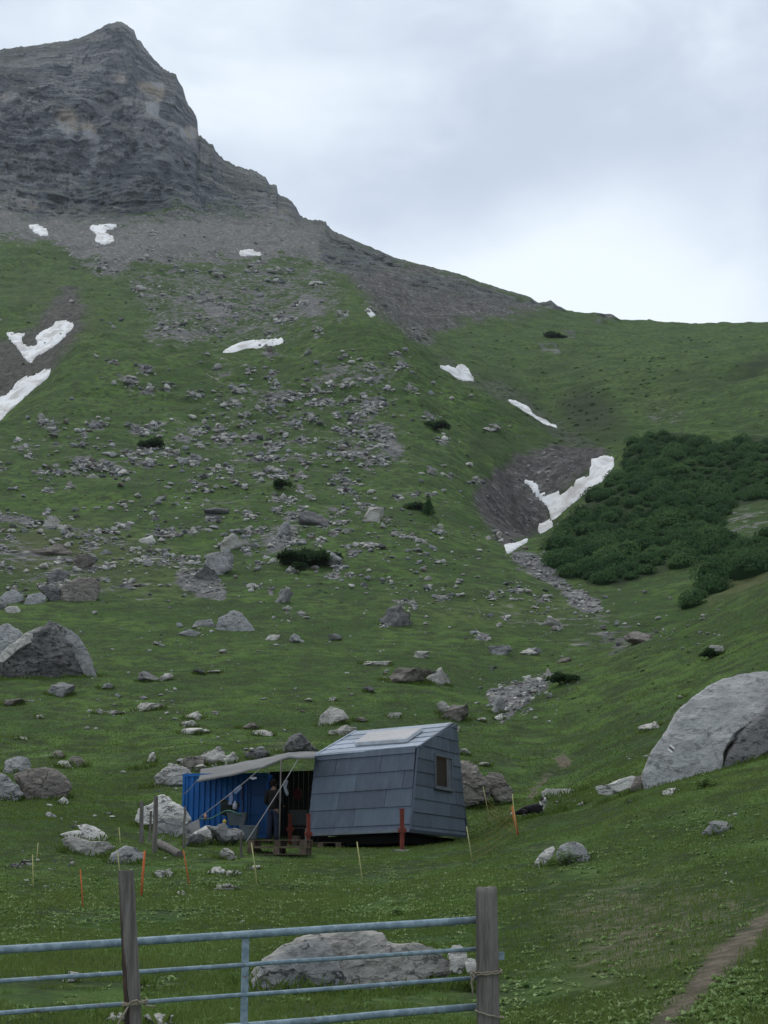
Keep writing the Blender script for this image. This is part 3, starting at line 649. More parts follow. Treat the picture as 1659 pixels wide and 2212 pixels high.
# ---- ground material
def ground_mat():
    m, nt, b = new_mat('alpine_ground')
    P = N(nt, 'ShaderNodeNewGeometry').outputs['Position']
    c1 = N(nt, 'ShaderNodeAttribute', attribute_name='cover'); s1 = N(nt, 'ShaderNodeSeparateColor'); Lk(nt, c1.outputs['Color'], s1.inputs[0])
    c2 = N(nt, 'ShaderNodeAttribute', attribute_name='plants'); s2 = N(nt, 'ShaderNodeSeparateColor'); Lk(nt, c2.outputs['Color'], s2.inputs[0])
    scree, soil, rock = s1.outputs[0], s1.outputs[1], s1.outputs[2]
    dry, heath, near = s2.outputs[0], s2.outputs[1], s2.outputs[2]
    n0 = noise_n(nt, P, 0.018, 4, 0.55); n1 = noise_n(nt, P, 0.11, 5, 0.6, 0.4); n2 = noise_n(nt, P, 0.7, 6, 0.62, 0.3)
    n3 = noise_n(nt, P, 4.5, 5, 0.65); n4 = noise_n(nt, P, 24, 3, 0.65)
    # turf
    g = mix_n(nt, ramp_n(nt, n1, 0.39, 0.61), (0.040, 0.082, 0.020), (0.082, 0.144, 0.032))
    g = mix_n(nt, ramp_n(nt, n2, 0.38, 0.62), (0.036, 0.055, 0.022), g)
    g = mix_n(nt, ramp_n(nt, n3, 0.50, 0.68, 0, 0.65), g, (0.120, 0.165, 0.048))
    g = mix_n(nt, ramp_n(nt, n4, 0.54, 0.70, 0, 0.45), g, (0.024, 0.036, 0.015))
    dn = math_n(nt, 'ADD', dry, math_n(nt, 'MULTIPLY', math_n(nt, 'SUBTRACT', n2, 0.5), 1.3))
    dn = math_n(nt, 'ADD', dn, math_n(nt, 'MULTIPLY', math_n(nt, 'SUBTRACT', n0, 0.5), 0.9))
    g = mix_n(nt, ramp_n(nt, dn, 0.25, 0.85, 0, 0.75), g, (0.105, 0.108, 0.050))
    hn = math_n(nt, 'ADD', heath, math_n(nt, 'MULTIPLY', math_n(nt, 'SUBTRACT', n2, 0.5), 1.6))
    g = mix_n(nt, ramp_n(nt, hn, 0.25, 0.8, 0, .9), g, (0.032, 0.045, 0.022))
    # bare soil
    so = mix_n(nt, ramp_n(nt, n3, 0.35, 0.7), (0.095, 0.080, 0.058), (0.175, 0.148, 0.108))
    far_so = mix_n(nt, ramp_n(nt, n2, 0.35, 0.7), (0.055, 0.052, 0.048), (0.120, 0.112, 0.102))
    so = mix_n(nt, near, far_so, so)
    sf = math_n(nt, 'ADD', soil, math_n(nt, 'MULTIPLY', math_n(nt, 'SUBTRACT', n3, 0.5), 0.9))
    sf = math_n(nt, 'ADD', sf, math_n(nt, 'MULTIPLY', math_n(nt, 'SUBTRACT', n2, 0.5), 0.7))
    g = mix_n(nt, ramp_n(nt, sf, 0.30, 0.80), g, so)
    # scree: real stones of several sizes
    v1 = N(nt, 'ShaderNodeTexVoronoi'); v1.inputs['Scale'].default_value = 0.75; Lk(nt, P, v1.inputs['Vector'])
    v2 = N(nt, 'ShaderNodeTexVoronoi'); v2.inputs['Scale'].default_value = 2.6; Lk(nt, P, v2.inputs['Vector'])
    sep1 = N(nt, 'ShaderNodeSeparateColor'); Lk(nt, v1.outputs['Color'], sep1.inputs[0])
    sep2 = N(nt, 'ShaderNodeSeparateColor'); Lk(nt, v2.outputs['Color'], sep2.inputs[0])
    v3 = N(nt, 'ShaderNodeTexVoronoi'); v3.inputs['Scale'].default_value = 7.0; Lk(nt, P, v3.inputs['Vector'])
    sep3 = N(nt, 'ShaderNodeSeparateColor'); Lk(nt, v3.outputs['Color'], sep3.inputs[0])
    val = math_n(nt, 'ADD', math_n(nt, 'MULTIPLY', sep3.outputs[0], 0.45), math_n(nt, 'MULTIPLY', sep1.outputs[0], 0.15)) if False else math_n(nt, 'ADD', math_n(nt, 'MULTIPLY', math_n(nt, 'ADD', math_n(nt, 'MULTIPLY', sep1.outputs[0], 0.4), math_n(nt, 'MULTIPLY', sep3.outputs[0], 0.6)), 0.5), math_n(nt, 'MULTIPLY', sep2.outputs[0], 0.5))
    sc = mix_n(nt, ramp_n(nt, val, 0.1, 0.9), (0.100, 0.099, 0.095), (0.27, 0.265, 0.25))
    sc = mix_n(nt, ramp_n(nt, n1, 0.35, 0.65), sc, mix_n(nt, 0.5, sc, (0.088, 0.084, 0.084)))
    sc = mix_n(nt, ramp_n(nt, math_n(nt, 'MULTIPLY', sep1.outputs[1], n2), 0.42, 0.55, 0, 0.9), sc, (0.30, 0.29, 0.26))
    kf = math_n(nt, 'ADD', scree, math_n(nt, 'MULTIPLY', math_n(nt, 'SUBTRACT', n2, 0.5), 1.1))
    kf = math_n(nt, 'ADD', kf, math_n(nt, 'MULTIPLY', math_n(nt, 'SUBTRACT', n1, 0.5), 1.5))
    kf = math_n(nt, 'ADD', kf, math_n(nt, 'MULTIPLY', math_n(nt, 'SUBTRACT', sep1.outputs[2], 0.5), 0.35))
    kfac = ramp_n(nt, kf, 0.42, 0.72)
    g = mix_n(nt, kfac, g, sc)
    # cliff rock: bedding bands, massive pale faces, ochre stains
    c3 = N(nt, 'ShaderNodeAttribute', attribute_name='stone'); s3 = N(nt, 'ShaderNodeSeparateColor'); Lk(nt, c3.outputs['Color'], s3.inputs[0])
    mp = mapping_n(nt, P, (0.022, 0.022, 0.30), (0, 0, 0), (0.03, 0.09, 0))
    bn = noise_n(nt, mp, 1.0, 9, 0.72, 0.5)
    mpb = mapping_n(nt, P, (0.045, 0.045, 0.62), (5, 0, 0), (0.03, 0.09, 0))
    bn2 = noise_n(nt, mpb, 1.0, 5, 0.65, 0.4)
    mp2 = mapping_n(nt, P, (0.05, 0.05, 0.022))
    bl = noise_n(nt, mp2, 1.0, 7, 0.65, 0.5)
    fine = noise_n(nt, P, 0.35, 7, 0.72)
    kb = ramp_n(nt, noise_n(nt, mapping_n(nt, P, (0.013, 0.013, 0.016), (9, 4, 2)), 1.0, 4, 0.6, 0.5), 0.38, 0.55, 0.5, 1.15)
    bn = math_n(nt, 'ADD', math_n(nt, 'MULTIPLY', math_n(nt, 'SUBTRACT', bn, 0.5), kb), 0.5)
    bn2 = math_n(nt, 'ADD', math_n(nt, 'MULTIPLY', math_n(nt, 'SUBTRACT', bn2, 0.45), kb), 0.45)
    rc = mix_n(nt, ramp_n(nt, bn, 0.43, 0.56), (0.088, 0.094, 0.104), (0.245, 0.246, 0.25))
    rc = mix_n(nt, ramp_n(nt, bl, 0.52, 0.70, 0, 0.6), rc, (0.31, 0.305, 0.295))
    rc = mix_n(nt, ramp_n(nt, bl, 0.28, 0.42, 0.5, 0), rc, (0.085, 0.09, 0.10))
    rc = mix_n(nt, math_n(nt, 'MULTIPLY', s3.outputs[1], 0.7), rc, (0.085, 0.095, 0.11))
    bands = ramp_n(nt, bn2, 0.51, 0.56, 0, 0.8)
    rc = mix_n(nt, bands, rc, (0.052, 0.057, 0.066))
    pf_ = math_n(nt, 'ADD', s3.outputs[0], math_n(nt, 'MULTIPLY', math_n(nt, 'SUBTRACT', fine, 0.5), 1.9))
    tan_ = mix_n(nt, ramp_n(nt, noise_n(nt, mapping_n(nt, P, (0.06, 0.06, 0.02), (3, 1, 0)), 1.0, 5, 0.6), 0.42, 0.58), (0.30, 0.30, 0.305), (0.30, 0.255, 0.205))
    rc = mix_n(nt, ramp_n(nt, pf_, 0.45, 0.60, 0, 0.85), rc, tan_); rc0 = rc
    vc = N(nt, 'ShaderNodeTexVoronoi', feature='DISTANCE_TO_EDGE'); vc.inputs['Scale'].default_value = 1.0
    wq_ = N(nt, 'ShaderNodeVectorMath', operation='ADD'); Lk(nt, mapping_n(nt, P, (0.055, 0.055, 0.07), (0, 0, 0), (0.1, 0.35, 0)), wq_.inputs[0])
    nq_ = N(nt, 'ShaderNodeTexNoise'); nq_.inputs['Scale'].default_value = 0.12; nq_.inputs['Detail'].default_value = 5; Lk(nt, P, nq_.inputs['Vector'])
    Lk(nt, nq_.outputs[1], wq_.inputs[1]); Lk(nt, wq_.outputs[0], vc.inputs['Vector'])
    vb = N(nt, 'ShaderNodeTexVoronoi'); vb.inputs['Scale'].default_value = 1.0
    wb_ = N(nt, 'ShaderNodeVectorMath', operation='ADD'); Lk(nt, mapping_n(nt, P, (0.050, 0.050, 0.075), (2, 5, 1), (0.2, 0.5, 0.3)), wb_.inputs[0]); Lk(nt, nq_.outputs[1], wb_.inputs[1]); Lk(nt, wb_.outputs[0], vb.inputs['Vector'])
    sb_ = N(nt, 'ShaderNodeSeparateColor'); Lk(nt, vb.outputs['Color'], sb_.inputs[0])
    rc = mix_n(nt, ramp_n(nt, sb_.outputs[0], .62, .70, 0, .45), rc, (0.235, 0.233, 0.228))
    rc = mix_n(nt, ramp_n(nt, sb_.outputs[1], .60, .68, 0, .6), rc, (0.060, 0.065, 0.074))
    rc = mix_n(nt, math_n(nt, 'MULTIPLY', ramp_n(nt, vc.outputs['Distance'], 0.0, 0.06, 0.8, 0), ramp_n(nt, bl, .4, .55)), rc, (0.032, 0.035, 0.040))
    fine2 = noise_n(nt, mapping_n(nt, P, (1, 1, 1.8), (0, 0, 0), (.1, .2, 0)), 0.9, 5, 0.75)
    rc = mix_n(nt, ramp_n(nt, fine2, 0.54, 0.60, 0, 0.75), rc, (0.055, 0.060, 0.068))
    rc = mix_n(nt, ramp_n(nt, fine2, 0.36, 0.43, 0.6, 0), rc, (0.30, 0.30, 0.30))
    rc = mix_n(nt, ramp_n(nt, fine, 0.53, 0.62, 0, 0.7), rc, (0.062, 0.067, 0.075))
    rc = mix_n(nt, ramp_n(nt, fine, 0.30, 0.44, 0.45, 0), rc, (0.26, 0.26, 0.26))
    nz = N(nt, 'ShaderNodeSeparateXYZ'); Lk(nt, N(nt, 'ShaderNodeNewGeometry').outputs['True Normal'], nz.inputs[0])
    led = math_n(nt, 'ADD', nz.outputs[2], math_n(nt, 'MULTIPLY', math_n(nt, 'SUBTRACT', fine, 0.5), 0.6))
    rc = mix_n(nt, math_n(nt, 'MULTIPLY', s3.outputs[0], .85), rc, rc0)
    rc = mix_n(nt, ramp_n(nt, led, 0.62, 0.9, 0, 0.6), rc, (0.090, 0.105, 0.062))      # turf on the ledges
    rf = math_n(nt, 'ADD', rock, math_n(nt, 'MULTIPLY', math_n(nt, 'SUBTRACT', fine, 0.5), 0.9))
    rf = math_n(nt, 'ADD', rf, math_n(nt, 'MULTIPLY', math_n(nt, 'SUBTRACT', bn, 0.5), 1.1))
    rf = math_n(nt, 'ADD', rf, math_n(nt, 'MULTIPLY', math_n(nt, 'SUBTRACT', bl, 0.5), 1.4))
    g = mix_n(nt, ramp_n(nt, rf, 0.30, 0.62), g, rc)
    Lk(nt, g, b.inputs['Base Color']); b.inputs['Roughness'].default_value = 0.95; b.inputs['Specular IOR Level'].default_value = 0.1
    hh = math_n(nt, 'ADD', math_n(nt, 'MULTIPLY', n3, 0.25), math_n(nt, 'MULTIPLY', n4, 0.08))
    hh = math_n(nt, 'ADD', hh, math_n(nt, 'MULTIPLY', n2, 0.8))
    hh = math_n(nt, 'ADD', hh, math_n(nt, 'MULTIPLY', math_n(nt, 'MULTIPLY', math_n(nt, 'ADD', math_n(nt, 'MULTIPLY', bn2, 1.2), math_n(nt, 'MULTIPLY', fine, .5)), rock), 3.0))
    hh = math_n(nt, 'ADD', hh, math_n(nt, 'MULTIPLY', math_n(nt, 'MULTIPLY', val, kfac), 0.5))
    bump_n(nt, b, hh, 0.7, 0.9)
    return m
M['ground'] = ground_mat()
PALE = union(
    poly_img([(292, 180), (352, 176), (356, 200), (348, 226), (322, 216), (300, 200)], 2), poly_img([(312, 222), (346, 220), (342, 262), (316, 262)], 2),
    0.9 * poly_img([(118, 240), (150, 232), (172, 250), (166, 300), (140, 302), (122, 280)], 3), 0.8 * poly_img([(166, 252), (205, 262), (222, 330), (205, 335), (180, 305)], 3),
    poly_img([(384, 280), (430, 272), (438, 302), (388, 302)], 2), 0.7 * poly_img([(240, 152), (272, 150), (278, 182), (250, 184)], 3),
    0.7 * poly_img([(0, 203), (38, 200), (40, 224), (0, 230)], 3), 0.6 * poly_img([(60, 110), (110, 105), (120, 130), (70, 135)], 5), 0.7 * poly_img([(540, 450), (620, 440), (660, 480), (700, 490), (640, 510), (560, 480)], 6), 0.6 * poly_img([(400, 200), (420, 215), (425, 250), (395, 240)], 3),
    0.7 * poly_img([(30, 425), (80, 420), (90, 450), (40, 455)], 3))
DARKR = union(0.9 * poly_img([(135, 85), (190, 78), (205, 105), (170, 122), (140, 112)], 4), 0.8 * poly_img([(225, 64), (280, 66), (300, 100), (240, 112), (220, 90)], 4),
    0.9 * poly_img([(190, 170), (240, 165), (262, 190), (215, 205), (190, 195)], 4), 0.7 * poly_img([(190, 225), (240, 230), (250, 260), (215, 262)], 5), 0.7 * poly_img([(220, 350), (420, 330), (540, 370), (560, 420), (480, 440), (300, 462), (210, 440)], 14),
    0.8 * poly_img([(20, 448), (90, 440), (104, 478), (60, 476)], 4), 0.6 * poly_img([(340, 145), (385, 160), (390, 190), (350, 172)], 3), 0.7 * poly_img([(700, 510), (800, 530), (870, 562), (800, 590), (720, 580)], 6), 0.5 * poly_img([(0, 310), (120, 320), (200, 370), (100, 380), (0, 350)], 12))
su = UU + 5 * fbm(U3 / 14, Z / 14, Z * 0 + 8, 4, 61); sv_ = VV + 5 * fbm(U3 / 14, Z / 14, Z * 0 + 18, 4, 62)
mPale, mDark = sample(PALE, su, sv_), sample(DARKR, su, sv_)
STN = np.stack([mPale, mDark, 0 * mPale], -1).astype(np.float32)
near = np.clip((120 - RR) / 60, 0, 1)
COV = np.stack([mS, mD, mR], -1).astype(np.float32); PLT = np.stack([mY, mV, near], -1).astype(np.float32)
CO = np.stack([X2, Y2, Z2], -1).astype(np.float32)
def sheet(name, r0, r1):
    n = r1 - r0
    idx = np.arange(n * NA).reshape(n, NA)
    f = np.stack([idx[:-1, :-1], idx[:-1, 1:], idx[1:, 1:], idx[1:, :-1]], -1).reshape(-1, 4)
    me = mesh_np(name, CO[r0:r1].reshape(-1, 3), f, True)
    add_attr(me, 'cover', COV[r0:r1].reshape(-1, 3)); add_attr(me, 'plants', PLT[r0:r1].reshape(-1, 3)); add_attr(me, 'stone', STN[r0:r1].reshape(-1, 3))
    return tag(link(name, me, M['ground']), kind='structure')
i1 = int(np.searchsorted(SEG, 9.0)); i2 = int(np.searchsorted(SEG, 20.0))
sheet('meadow', 0, i1 + 1); sheet('hillside', i1, i2 + 1); sheet('mountain', i2, NR)
print('terrain', NR, NA)

# ------------------------------------------------------------------ snow
def snow_mat():
    m, nt, b = new_mat('old_snow')
    P = N(nt, 'ShaderNodeNewGeometry').outputs['Position']
    n = noise_n(nt, mapping_n(nt, P, (1, 1, 0.6)), 0.16, 6, 0.6, 0.8)
    n2 = noise_n(nt, P, 1.5, 4, 0.6)
    c = mix_n(nt, ramp_n(nt, n, 0.42, 0.66, 0, 0.9), (0.68, 0.68, 0.68), (0.38, 0.36, 0.335))
    c = mix_n(nt, ramp_n(nt, n2, 0.5, 0.75, 0, 0.3), c, (0.55, 0.54, 0.52))
    Lk(nt, c, b.inputs['Base Color']); b.inputs['Roughness'].default_value = 0.7
    bump_n(nt, b, n2, 0.3, 0.4)
    return m
M['snow'] = snow_mat()
SNOW = [
 ('small oval snow patch on scree left of the mountain foot', [(60, 486), (80, 484), (98, 493), (105, 508), (98, 512), (82, 506), (70, 497)]),
 ('forked snow patch on the scree under the rock face', [(193, 487), (253, 484), (249, 493), (231, 496), (228, 506), (243, 510), (247, 522), (225, 527), (204, 521), (211, 505), (198, 496)]),
 ('thin sliver of snow high on the scree below the ridge', [(515, 543), (535, 539), (562, 546), (568, 552), (520, 550)]),
 ('curved dirty snowfield in the left gully, above its neighbour', q([(30, 788), (80, 793), (175, 798), (140, 815), (145, 860), (175, 882), (245, 872), (262, 845), (232, 820), (275, 785), (350, 750), (370, 713), (430, 706), (492, 735), (472, 770), (385, 852), (340, 887), (240, 937), (208, 990), (172, 965), (100, 870)], *Zb)),
 ('long streaked snowfield at the left edge of the gully', q([(0, 1215), (40, 1205), (95, 1150), (120, 1098), (240, 1072), (290, 1038), (335, 1032), (320, 1088), (230, 1155), (130, 1245), (60, 1305), (20, 1350), (-90, 1450), (-90, 1260)], *Zb)),
 ('narrow bright snow strip on the crest of the green hill', [(478, 762), (500, 748), (520, 740), (555, 737), (612, 731), (612, 745), (560, 754), (510, 764)]),
 ('tiny snow sliver in the grey gully right of the green hill', [(788, 667), (797, 668), (812, 682), (802, 684)]),
 ('wedge of snow at the top of the right gully', q([(458, 418), (495, 420), (520, 432), (530, 417), (556, 420), (588, 474), (540, 470), (500, 454)], *Zc)),
 ('slanting thin snow streak beside the green hillside edge', q([(700, 540), (740, 550), (780, 567), (802, 592), (850, 622), (884, 640), (890, 658), (850, 636), (790, 604), (750, 574)], *Zc)),
 ('large Y shaped snowfield against the dwarf pine slope', q([(132, 357), (182, 360), (218, 385), (222, 420), (247, 452), (300, 433), (360, 443), (448, 400), (458, 353), (548, 325), (558, 223), (640, 203), (698, 213), (700, 270), (620, 360), (500, 450), (385, 545), (368, 562), (335, 587), (308, 602), (293, 540), (283, 510), (228, 460), (178, 400)], *Zd)),
 ('small snow block just under the large Y shaped snowfield', q([(228, 632), (312, 603), (320, 640), (250, 700), (222, 662)], *Zd)),
 ('lowest snow tongue at the foot of the eroded gully bank', q([(14, 757), (60, 752), (170, 718), (152, 742), (60, 799), (28, 814)], *Zd)),
]
gr = np.gradient(Z2, axis=0) / np.maximum(np.gradient(RD, axis=0), 0.02)
ju = UU2 + 3.0 * fbm(X2 / 4, Z2 / 4, Z2 * 0, 3, 41); jv = VV2 + 2.4 * fbm(X2 / 4, Z2 / 4, Z2 * 0 + 4, 3, 42)
for lab, pts in SNOW:
    im = poly_img(pts, 1)
    mk = sample(im, ju, jv) * (SEG[:, None] > 12)
    pj = mk > 0.5
    fm = pj[:-1, :-1] | pj[1:, :-1] | pj[:-1, 1:] | pj[1:, 1:]
    fm = fm & (SEG[:-1, None] < K - 2.2)
    ii, jj = np.nonzero(fm)
    if not len(ii): print('no snow', lab); continue
    fq = np.stack([ii * NA + jj, ii * NA + jj + 1, (ii + 1) * NA + jj + 1, (ii + 1) * NA + jj], -1)
    un, inv = np.unique(fq, return_inverse=True); fq = inv.reshape(-1, 4)
    co = CO.reshape(-1, 3)[un].astype(np.float64); mm = mk.reshape(-1)[un]
    up = np.clip((mm - 0.30) / 0.30, 0, 1)
    sc = np.sqrt(co[:, 1] / 300)
    h = (up * 0.26 - 0.08) * sc
    co[:, 2] += h * 0.9; rr = np.hypot(co[:, 0], co[:, 1]); co[:, 0] -= h * 0.5 * co[:, 0] / rr; co[:, 1] -= h * 0.5 * co[:, 1] / rr
    cen = co.mean(0); cen[2] = co[:, 2].min()
    # closed slab: the same outline again, pressed into the ground
    low = co.copy(); low[:, 2] -= 1.2 * sc
    n = len(co)
    ed = {}
    for f_ in fq:
        for a_, b_ in zip(f_, np.roll(f_, -1)):
            if (b_, a_) in ed: del ed[(b_, a_)]
            else: ed[(a_, b_)] = 1
    side = np.array([(b_, a_, a_ + n, b_ + n) for a_, b_ in ed], np.int64)
    allf = np.concatenate([fq, fq[:, ::-1] + n, side])
    par = np.arange(len(co))
    for _ in range(400):                       # keep the largest connected piece
        m4 = par[fq].min(1); new = par.copy(); np.minimum.at(new, fq.ravel(), np.repeat(m4, 4))
        new = new[new]
        if (new == par).all(): break
        par = new
    lab_, cnt = np.unique(par[fq[:, 0]], return_counts=True); keepf = par[fq[:, 0]] == lab_[cnt.argmax()]
    keep_side = par[np.where(side[:, 0] < n, side[:, 0], side[:, 0] - n)] == lab_[cnt.argmax()]
    allf = np.concatenate([fq[keepf], fq[keepf][:, ::-1] + n, side[keep_side]])
    uu_, iv_ = np.unique(allf, return_inverse=True); pts2 = np.concatenate([co, low])[uu_]; allf = iv_.reshape(-1, 4)
    me = mesh_np('snow_patch', pts2 - cen, allf, True)
    o = link('snow_patch', me, M['snow']); o.location = cen
    tag(o, lab, 'snow patch', 'snow patches left in the gullies')

# ------------------------------------------------------------------ rocks
def cut_planes(p, r, n, lo, hi, flat=None):
    """flatten a lump with random facets; p is (n,3) about the origin, roughly unit size"""
    for _ in range(n):
        d = r.normal(size=3); d /= np.linalg.norm(d)
        if flat is not None: d = d * flat; d /= np.linalg.norm(d)
        k = r.uniform(lo, hi)
        s = p @ d - k
        p = p - np.outer(np.maximum(s, 0) * 0.92, d)
    return p
_ICO = {}
def ico(sub):
    if sub not in _ICO:
        bm = bmesh.new(); bmesh.ops.create_icosphere(bm, subdivisions=sub, radius=1)
        _ICO[sub] = (np.array([v.co[:] for v in bm.verts]), np.array([[v.index for v in f.verts] for f in bm.faces])); bm.free()
    return _ICO[sub]
def lump(sub, seed, facets=12, rough=0.10, blocky=0.75, lo_=.5, hi_=.82):
    p, f = ico(sub); r = np.random.default_rng(seed)
    p = np.sign(p) * np.abs(p) ** blocky
    p = cut_planes(p, r, facets, lo_, hi_)
    n = p / np.linalg.norm(p, axis=1, keepdims=True)
    o = r.uniform(0, 99)
    p = p + n * (fbm(p[:, 0] * 2.2 + o, p[:, 1] * 2.2, p[:, 2] * 2.2, 4, seed)[:, None] * rough * 1.6)
    lo, hi = p.min(0), p.max(0)
    p = (p - (lo + hi) / 2) / (hi - lo)                       # unit box
    p[:, 2] += 0.5
    return p, f
VAR = []
for k in range(12):
    p, f = lump(4, 100 + k, 9 + k % 5, 0.10, 0.66 + 0.05 * (k % 4), .34, .74)
    VAR.append((p, f))
LOW = [lump(2, 300 + k, 9, 0.10, 0.8, .32, .72) for k in range(14)]
def rock_mesh(pf, smooth=False):
    return mesh_np('rock', pf[0], pf[1], smooth)
ROCKS_USED = []          # (x, y, radius): keeps grass and pebbles off them

def hero_mesh(pts, r, thick, seed, rough=0.05, facets=10, blocky=0.6, sink=0.12, nth=150, nph=56, smooth=False):
    """a boulder whose outline is known: real width and height at its own distance, own depth, facets and rough skin"""
    pts = np.array(pts, float)
    cu, cv = pts.mean(0)
    d0 = pix_dir(cu, cv); fwd = np.array([d0[0], d0[1], 0]) / math.hypot(d0[0], d0[1]); rt = np.array([fwd[1], -fwd[0], 0])
    P2 = []
    for u, v in pts:
        d = pix_dir(u, v); k = r / (d @ fwd); w = d * k
        P2.append((w @ rt, w[2]))
    P2 = np.array(P2)
    zmin, zmax = P2[:, 1].min(), P2[:, 1].max(); h = zmax - zmin
    low = P2[:, 1] < zmin + 0.22 * h
    P2[low, 1] -= sink * h
    # centroid by area
    x, y = P2[:, 0], P2[:, 1]; x2, y2 = np.roll(x, -1), np.roll(y, -1); cr = x * y2 - x2 * y
    a = cr.sum() / 2; c = np.array([((x + x2) * cr).sum(), ((y + y2) * cr).sum()]) / (6 * a)
    Q = P2 - c
    th = np.linspace(0, 2 * math.pi, nth, endpoint=False)
    R = np.zeros(nth)
    for i, t in enumerate(th):
        dx, dy = math.cos(t), math.sin(t); best = 0
        for j in range(len(Q)):
            ax, ay = Q[j]; bx, by = Q[(j + 1) % len(Q)]
            den = dx * (by - ay) - dy * (bx - ax)
            if abs(den) < 1e-9: continue
            s = (ax * (by - ay) - ay * (bx - ax)) / den
            w = (ax * dy - ay * dx) / den
            if s > 0 and -1e-6 <= w <= 1 + 1e-6: best = max(best, s)
        R[i] = best
    R = np.maximum(R, 0.02)
    size = math.sqrt(abs(a)); Tk = thick * size
    ph = np.linspace(-math.pi / 2, math.pi / 2, nph)
    co = np.zeros((nph, nth, 3))
    for k, f in enumerate(ph):
        c1 = np.abs(math.cos(f)) ** (blocky * np.where(np.sin(th) < 0, 1 - .8 * np.abs(np.sin(th)), 1)); s1 = math.copysign(abs(math.sin(f)) ** (0.5 + 0.5 * blocky), f)
        co[k, :, 0] = R * np.cos(th) * c1; co[k, :, 2] = R * np.sin(th) * c1; co[k, :, 1] = s1 * Tk / 2
    p = co.reshape(-1, 3); rr = np.random.default_rng(seed)
    # facets on the faces that look towards and away from the viewer
    for _ in range(facets):
        dx, dz = rr.normal(size=2) * 0.30; d = np.array([dx, rr.choice([-1, -1, 1]) * 1.0, dz]); d /= np.linalg.norm(d)
        k = np.percentile(p @ d, rr.uniform(80, 94)); s = p @ d - k
        p = p - np.outer(np.maximum(s, 0) * 0.9, d)
    p[:, 1] += 0.38 * p[:, 2]
    o = rr.uniform(0, 99); q_ = p / size
    n1 = fbm(q_[:, 0] * 2.5 + o, q_[:, 1] * 2.5, q_[:, 2] * 4.0, 5, seed, 0.55)
    n2 = 1 - np.abs(fbm(q_[:, 0] * 3.5 + o, q_[:, 1] * 3.5, q_[:, 2] * 6.0, 4, seed + 3))
    dirn = p / (np.linalg.norm(p, axis=1, keepdims=True) + 1e-6)
    n3_ = fbm(q_[:, 0] * 9 + o, q_[:, 1] * 9, q_[:, 2] * 16, 3, seed + 7)
    p = p + dirn * ((n1 * 1.0 + (n2 - 0.75) * 1.1 + n3_ * .35) * rough * size)[:, None]
    Wd = np.outer(p[:, 0], rt) + np.outer(p[:, 1] , fwd) + np.outer(p[:, 2], [0, 0, 1])
    org = rt * c[0] + fwd * (r + Tk * 0.32) + np.array([0, 0, c[1] + EYE])
    idx = np.arange(nph * nth).reshape(nph, nth)
    i0 = idx[:-1]; i1_ = idx[1:]
    f = np.stack([i0, i1_, np.roll(i1_, -1, 1), np.roll(i0, -1, 1)], -1).reshape(-1, 4)
    me = mesh_np('rock', Wd, f, smooth)
    bm = bmesh.new(); bm.from_mesh(me); bmesh.ops.remove_doubles(bm, verts=bm.verts, dist=1e-4); bmesh.ops.recalc_face_normals(bm, faces=bm.faces)
    if bm.faces and sum((f_.calc_center_median().dot(f_.normal)) for f_ in bm.faces) < 0: bmesh.ops.reverse_faces(bm, faces=bm.faces)
    bm.to_mesh(me); bm.free()
    half = (P2[:, 0].max() - P2[:, 0].min()) / 2
    ROCKS_USED.append((org[0], org[1], half * 0.9))
    return me, Vector(org)
def hero(label, pts, mat, r=None, thick=0.8, seed=1, name='boulder', cat='boulder', group=None, parent=None, base_u=None, dr=0.0, **kw):
    pts = np.array(pts, float)
    if r is None:
        k = pts[:, 1].argmax(); bu = base_u if base_u is not None else float(np.median(pts[:, 0]))
        g = ground_at(bu, pts[k, 1] - 0.06 * (np.ptp(pts[:, 1])))
        r = math.hypot(g.x, g.y) + dr
    me, org = hero_mesh(pts, r, thick, seed, **kw)
    if parent is not None:
        o = link(name, me, M[mat]); o.location = org; o.parent = parent
        o.matrix_parent_inverse = Matrix.Translation(parent.location).inverted()
        return o
    o = link(name, me, M[mat]); o.location = org
    return tag(o, label, cat, group)

# the great boulder at the right, with its trail mark
z5 = lambda p: q(p, 1287.6, 1409.6, .22386)
R_BIG = 38.0
big = empty('boulder', at(1560, 1690, R_BIG), 'huge smooth grey boulder with a white trail mark and a dark cleft', 'boulder')
main = hero(None, z5([(430, 1095), (500, 1000), (560, 915), (690, 700), (760, 580), (920, 420), (1080, 300), (1240, 220), (1380, 165), (1560, 130), (1720, 150), (1800, 300), (1740, 470), (1660, 560), (1560, 650), (1430, 740), (1380, 780), (1290, 890), (1225, 985), (1205, 1150), (1000, 1220), (700, 1260), (520, 1290), (460, 1240)]), 'rock_big', R_BIG, 0.75, 11, parent=big, name='main_slab', rough=0.04, facets=6, blocky=0.42, nth=220, nph=70)
hero(None, z5([(1190, 1165), (1240, 1110), (1390, 1085), (1480, 1030), (1560, 890), (1620, 790), (1720, 640), (1900, 560), (2250, 520), (2400, 700), (2350, 900), (2000, 1000), (1800, 1030), (1500, 1090)]), 'rock_big', R_BIG - 0.1, 0.7, 12, parent=big, name='lower_block', rough=0.035, facets=6)
hero(None, z5([(1150, 1120), (1195, 990), (1350, 760), (1600, 540), (1850, 260), (2200, 300), (2300, 700), (1800, 900), (1500, 1100), (1210, 1150)]), 'rock_dark', R_BIG - 0.02, 0.7, 13, parent=big, name='cleft_face', rough=0.04, facets=5)
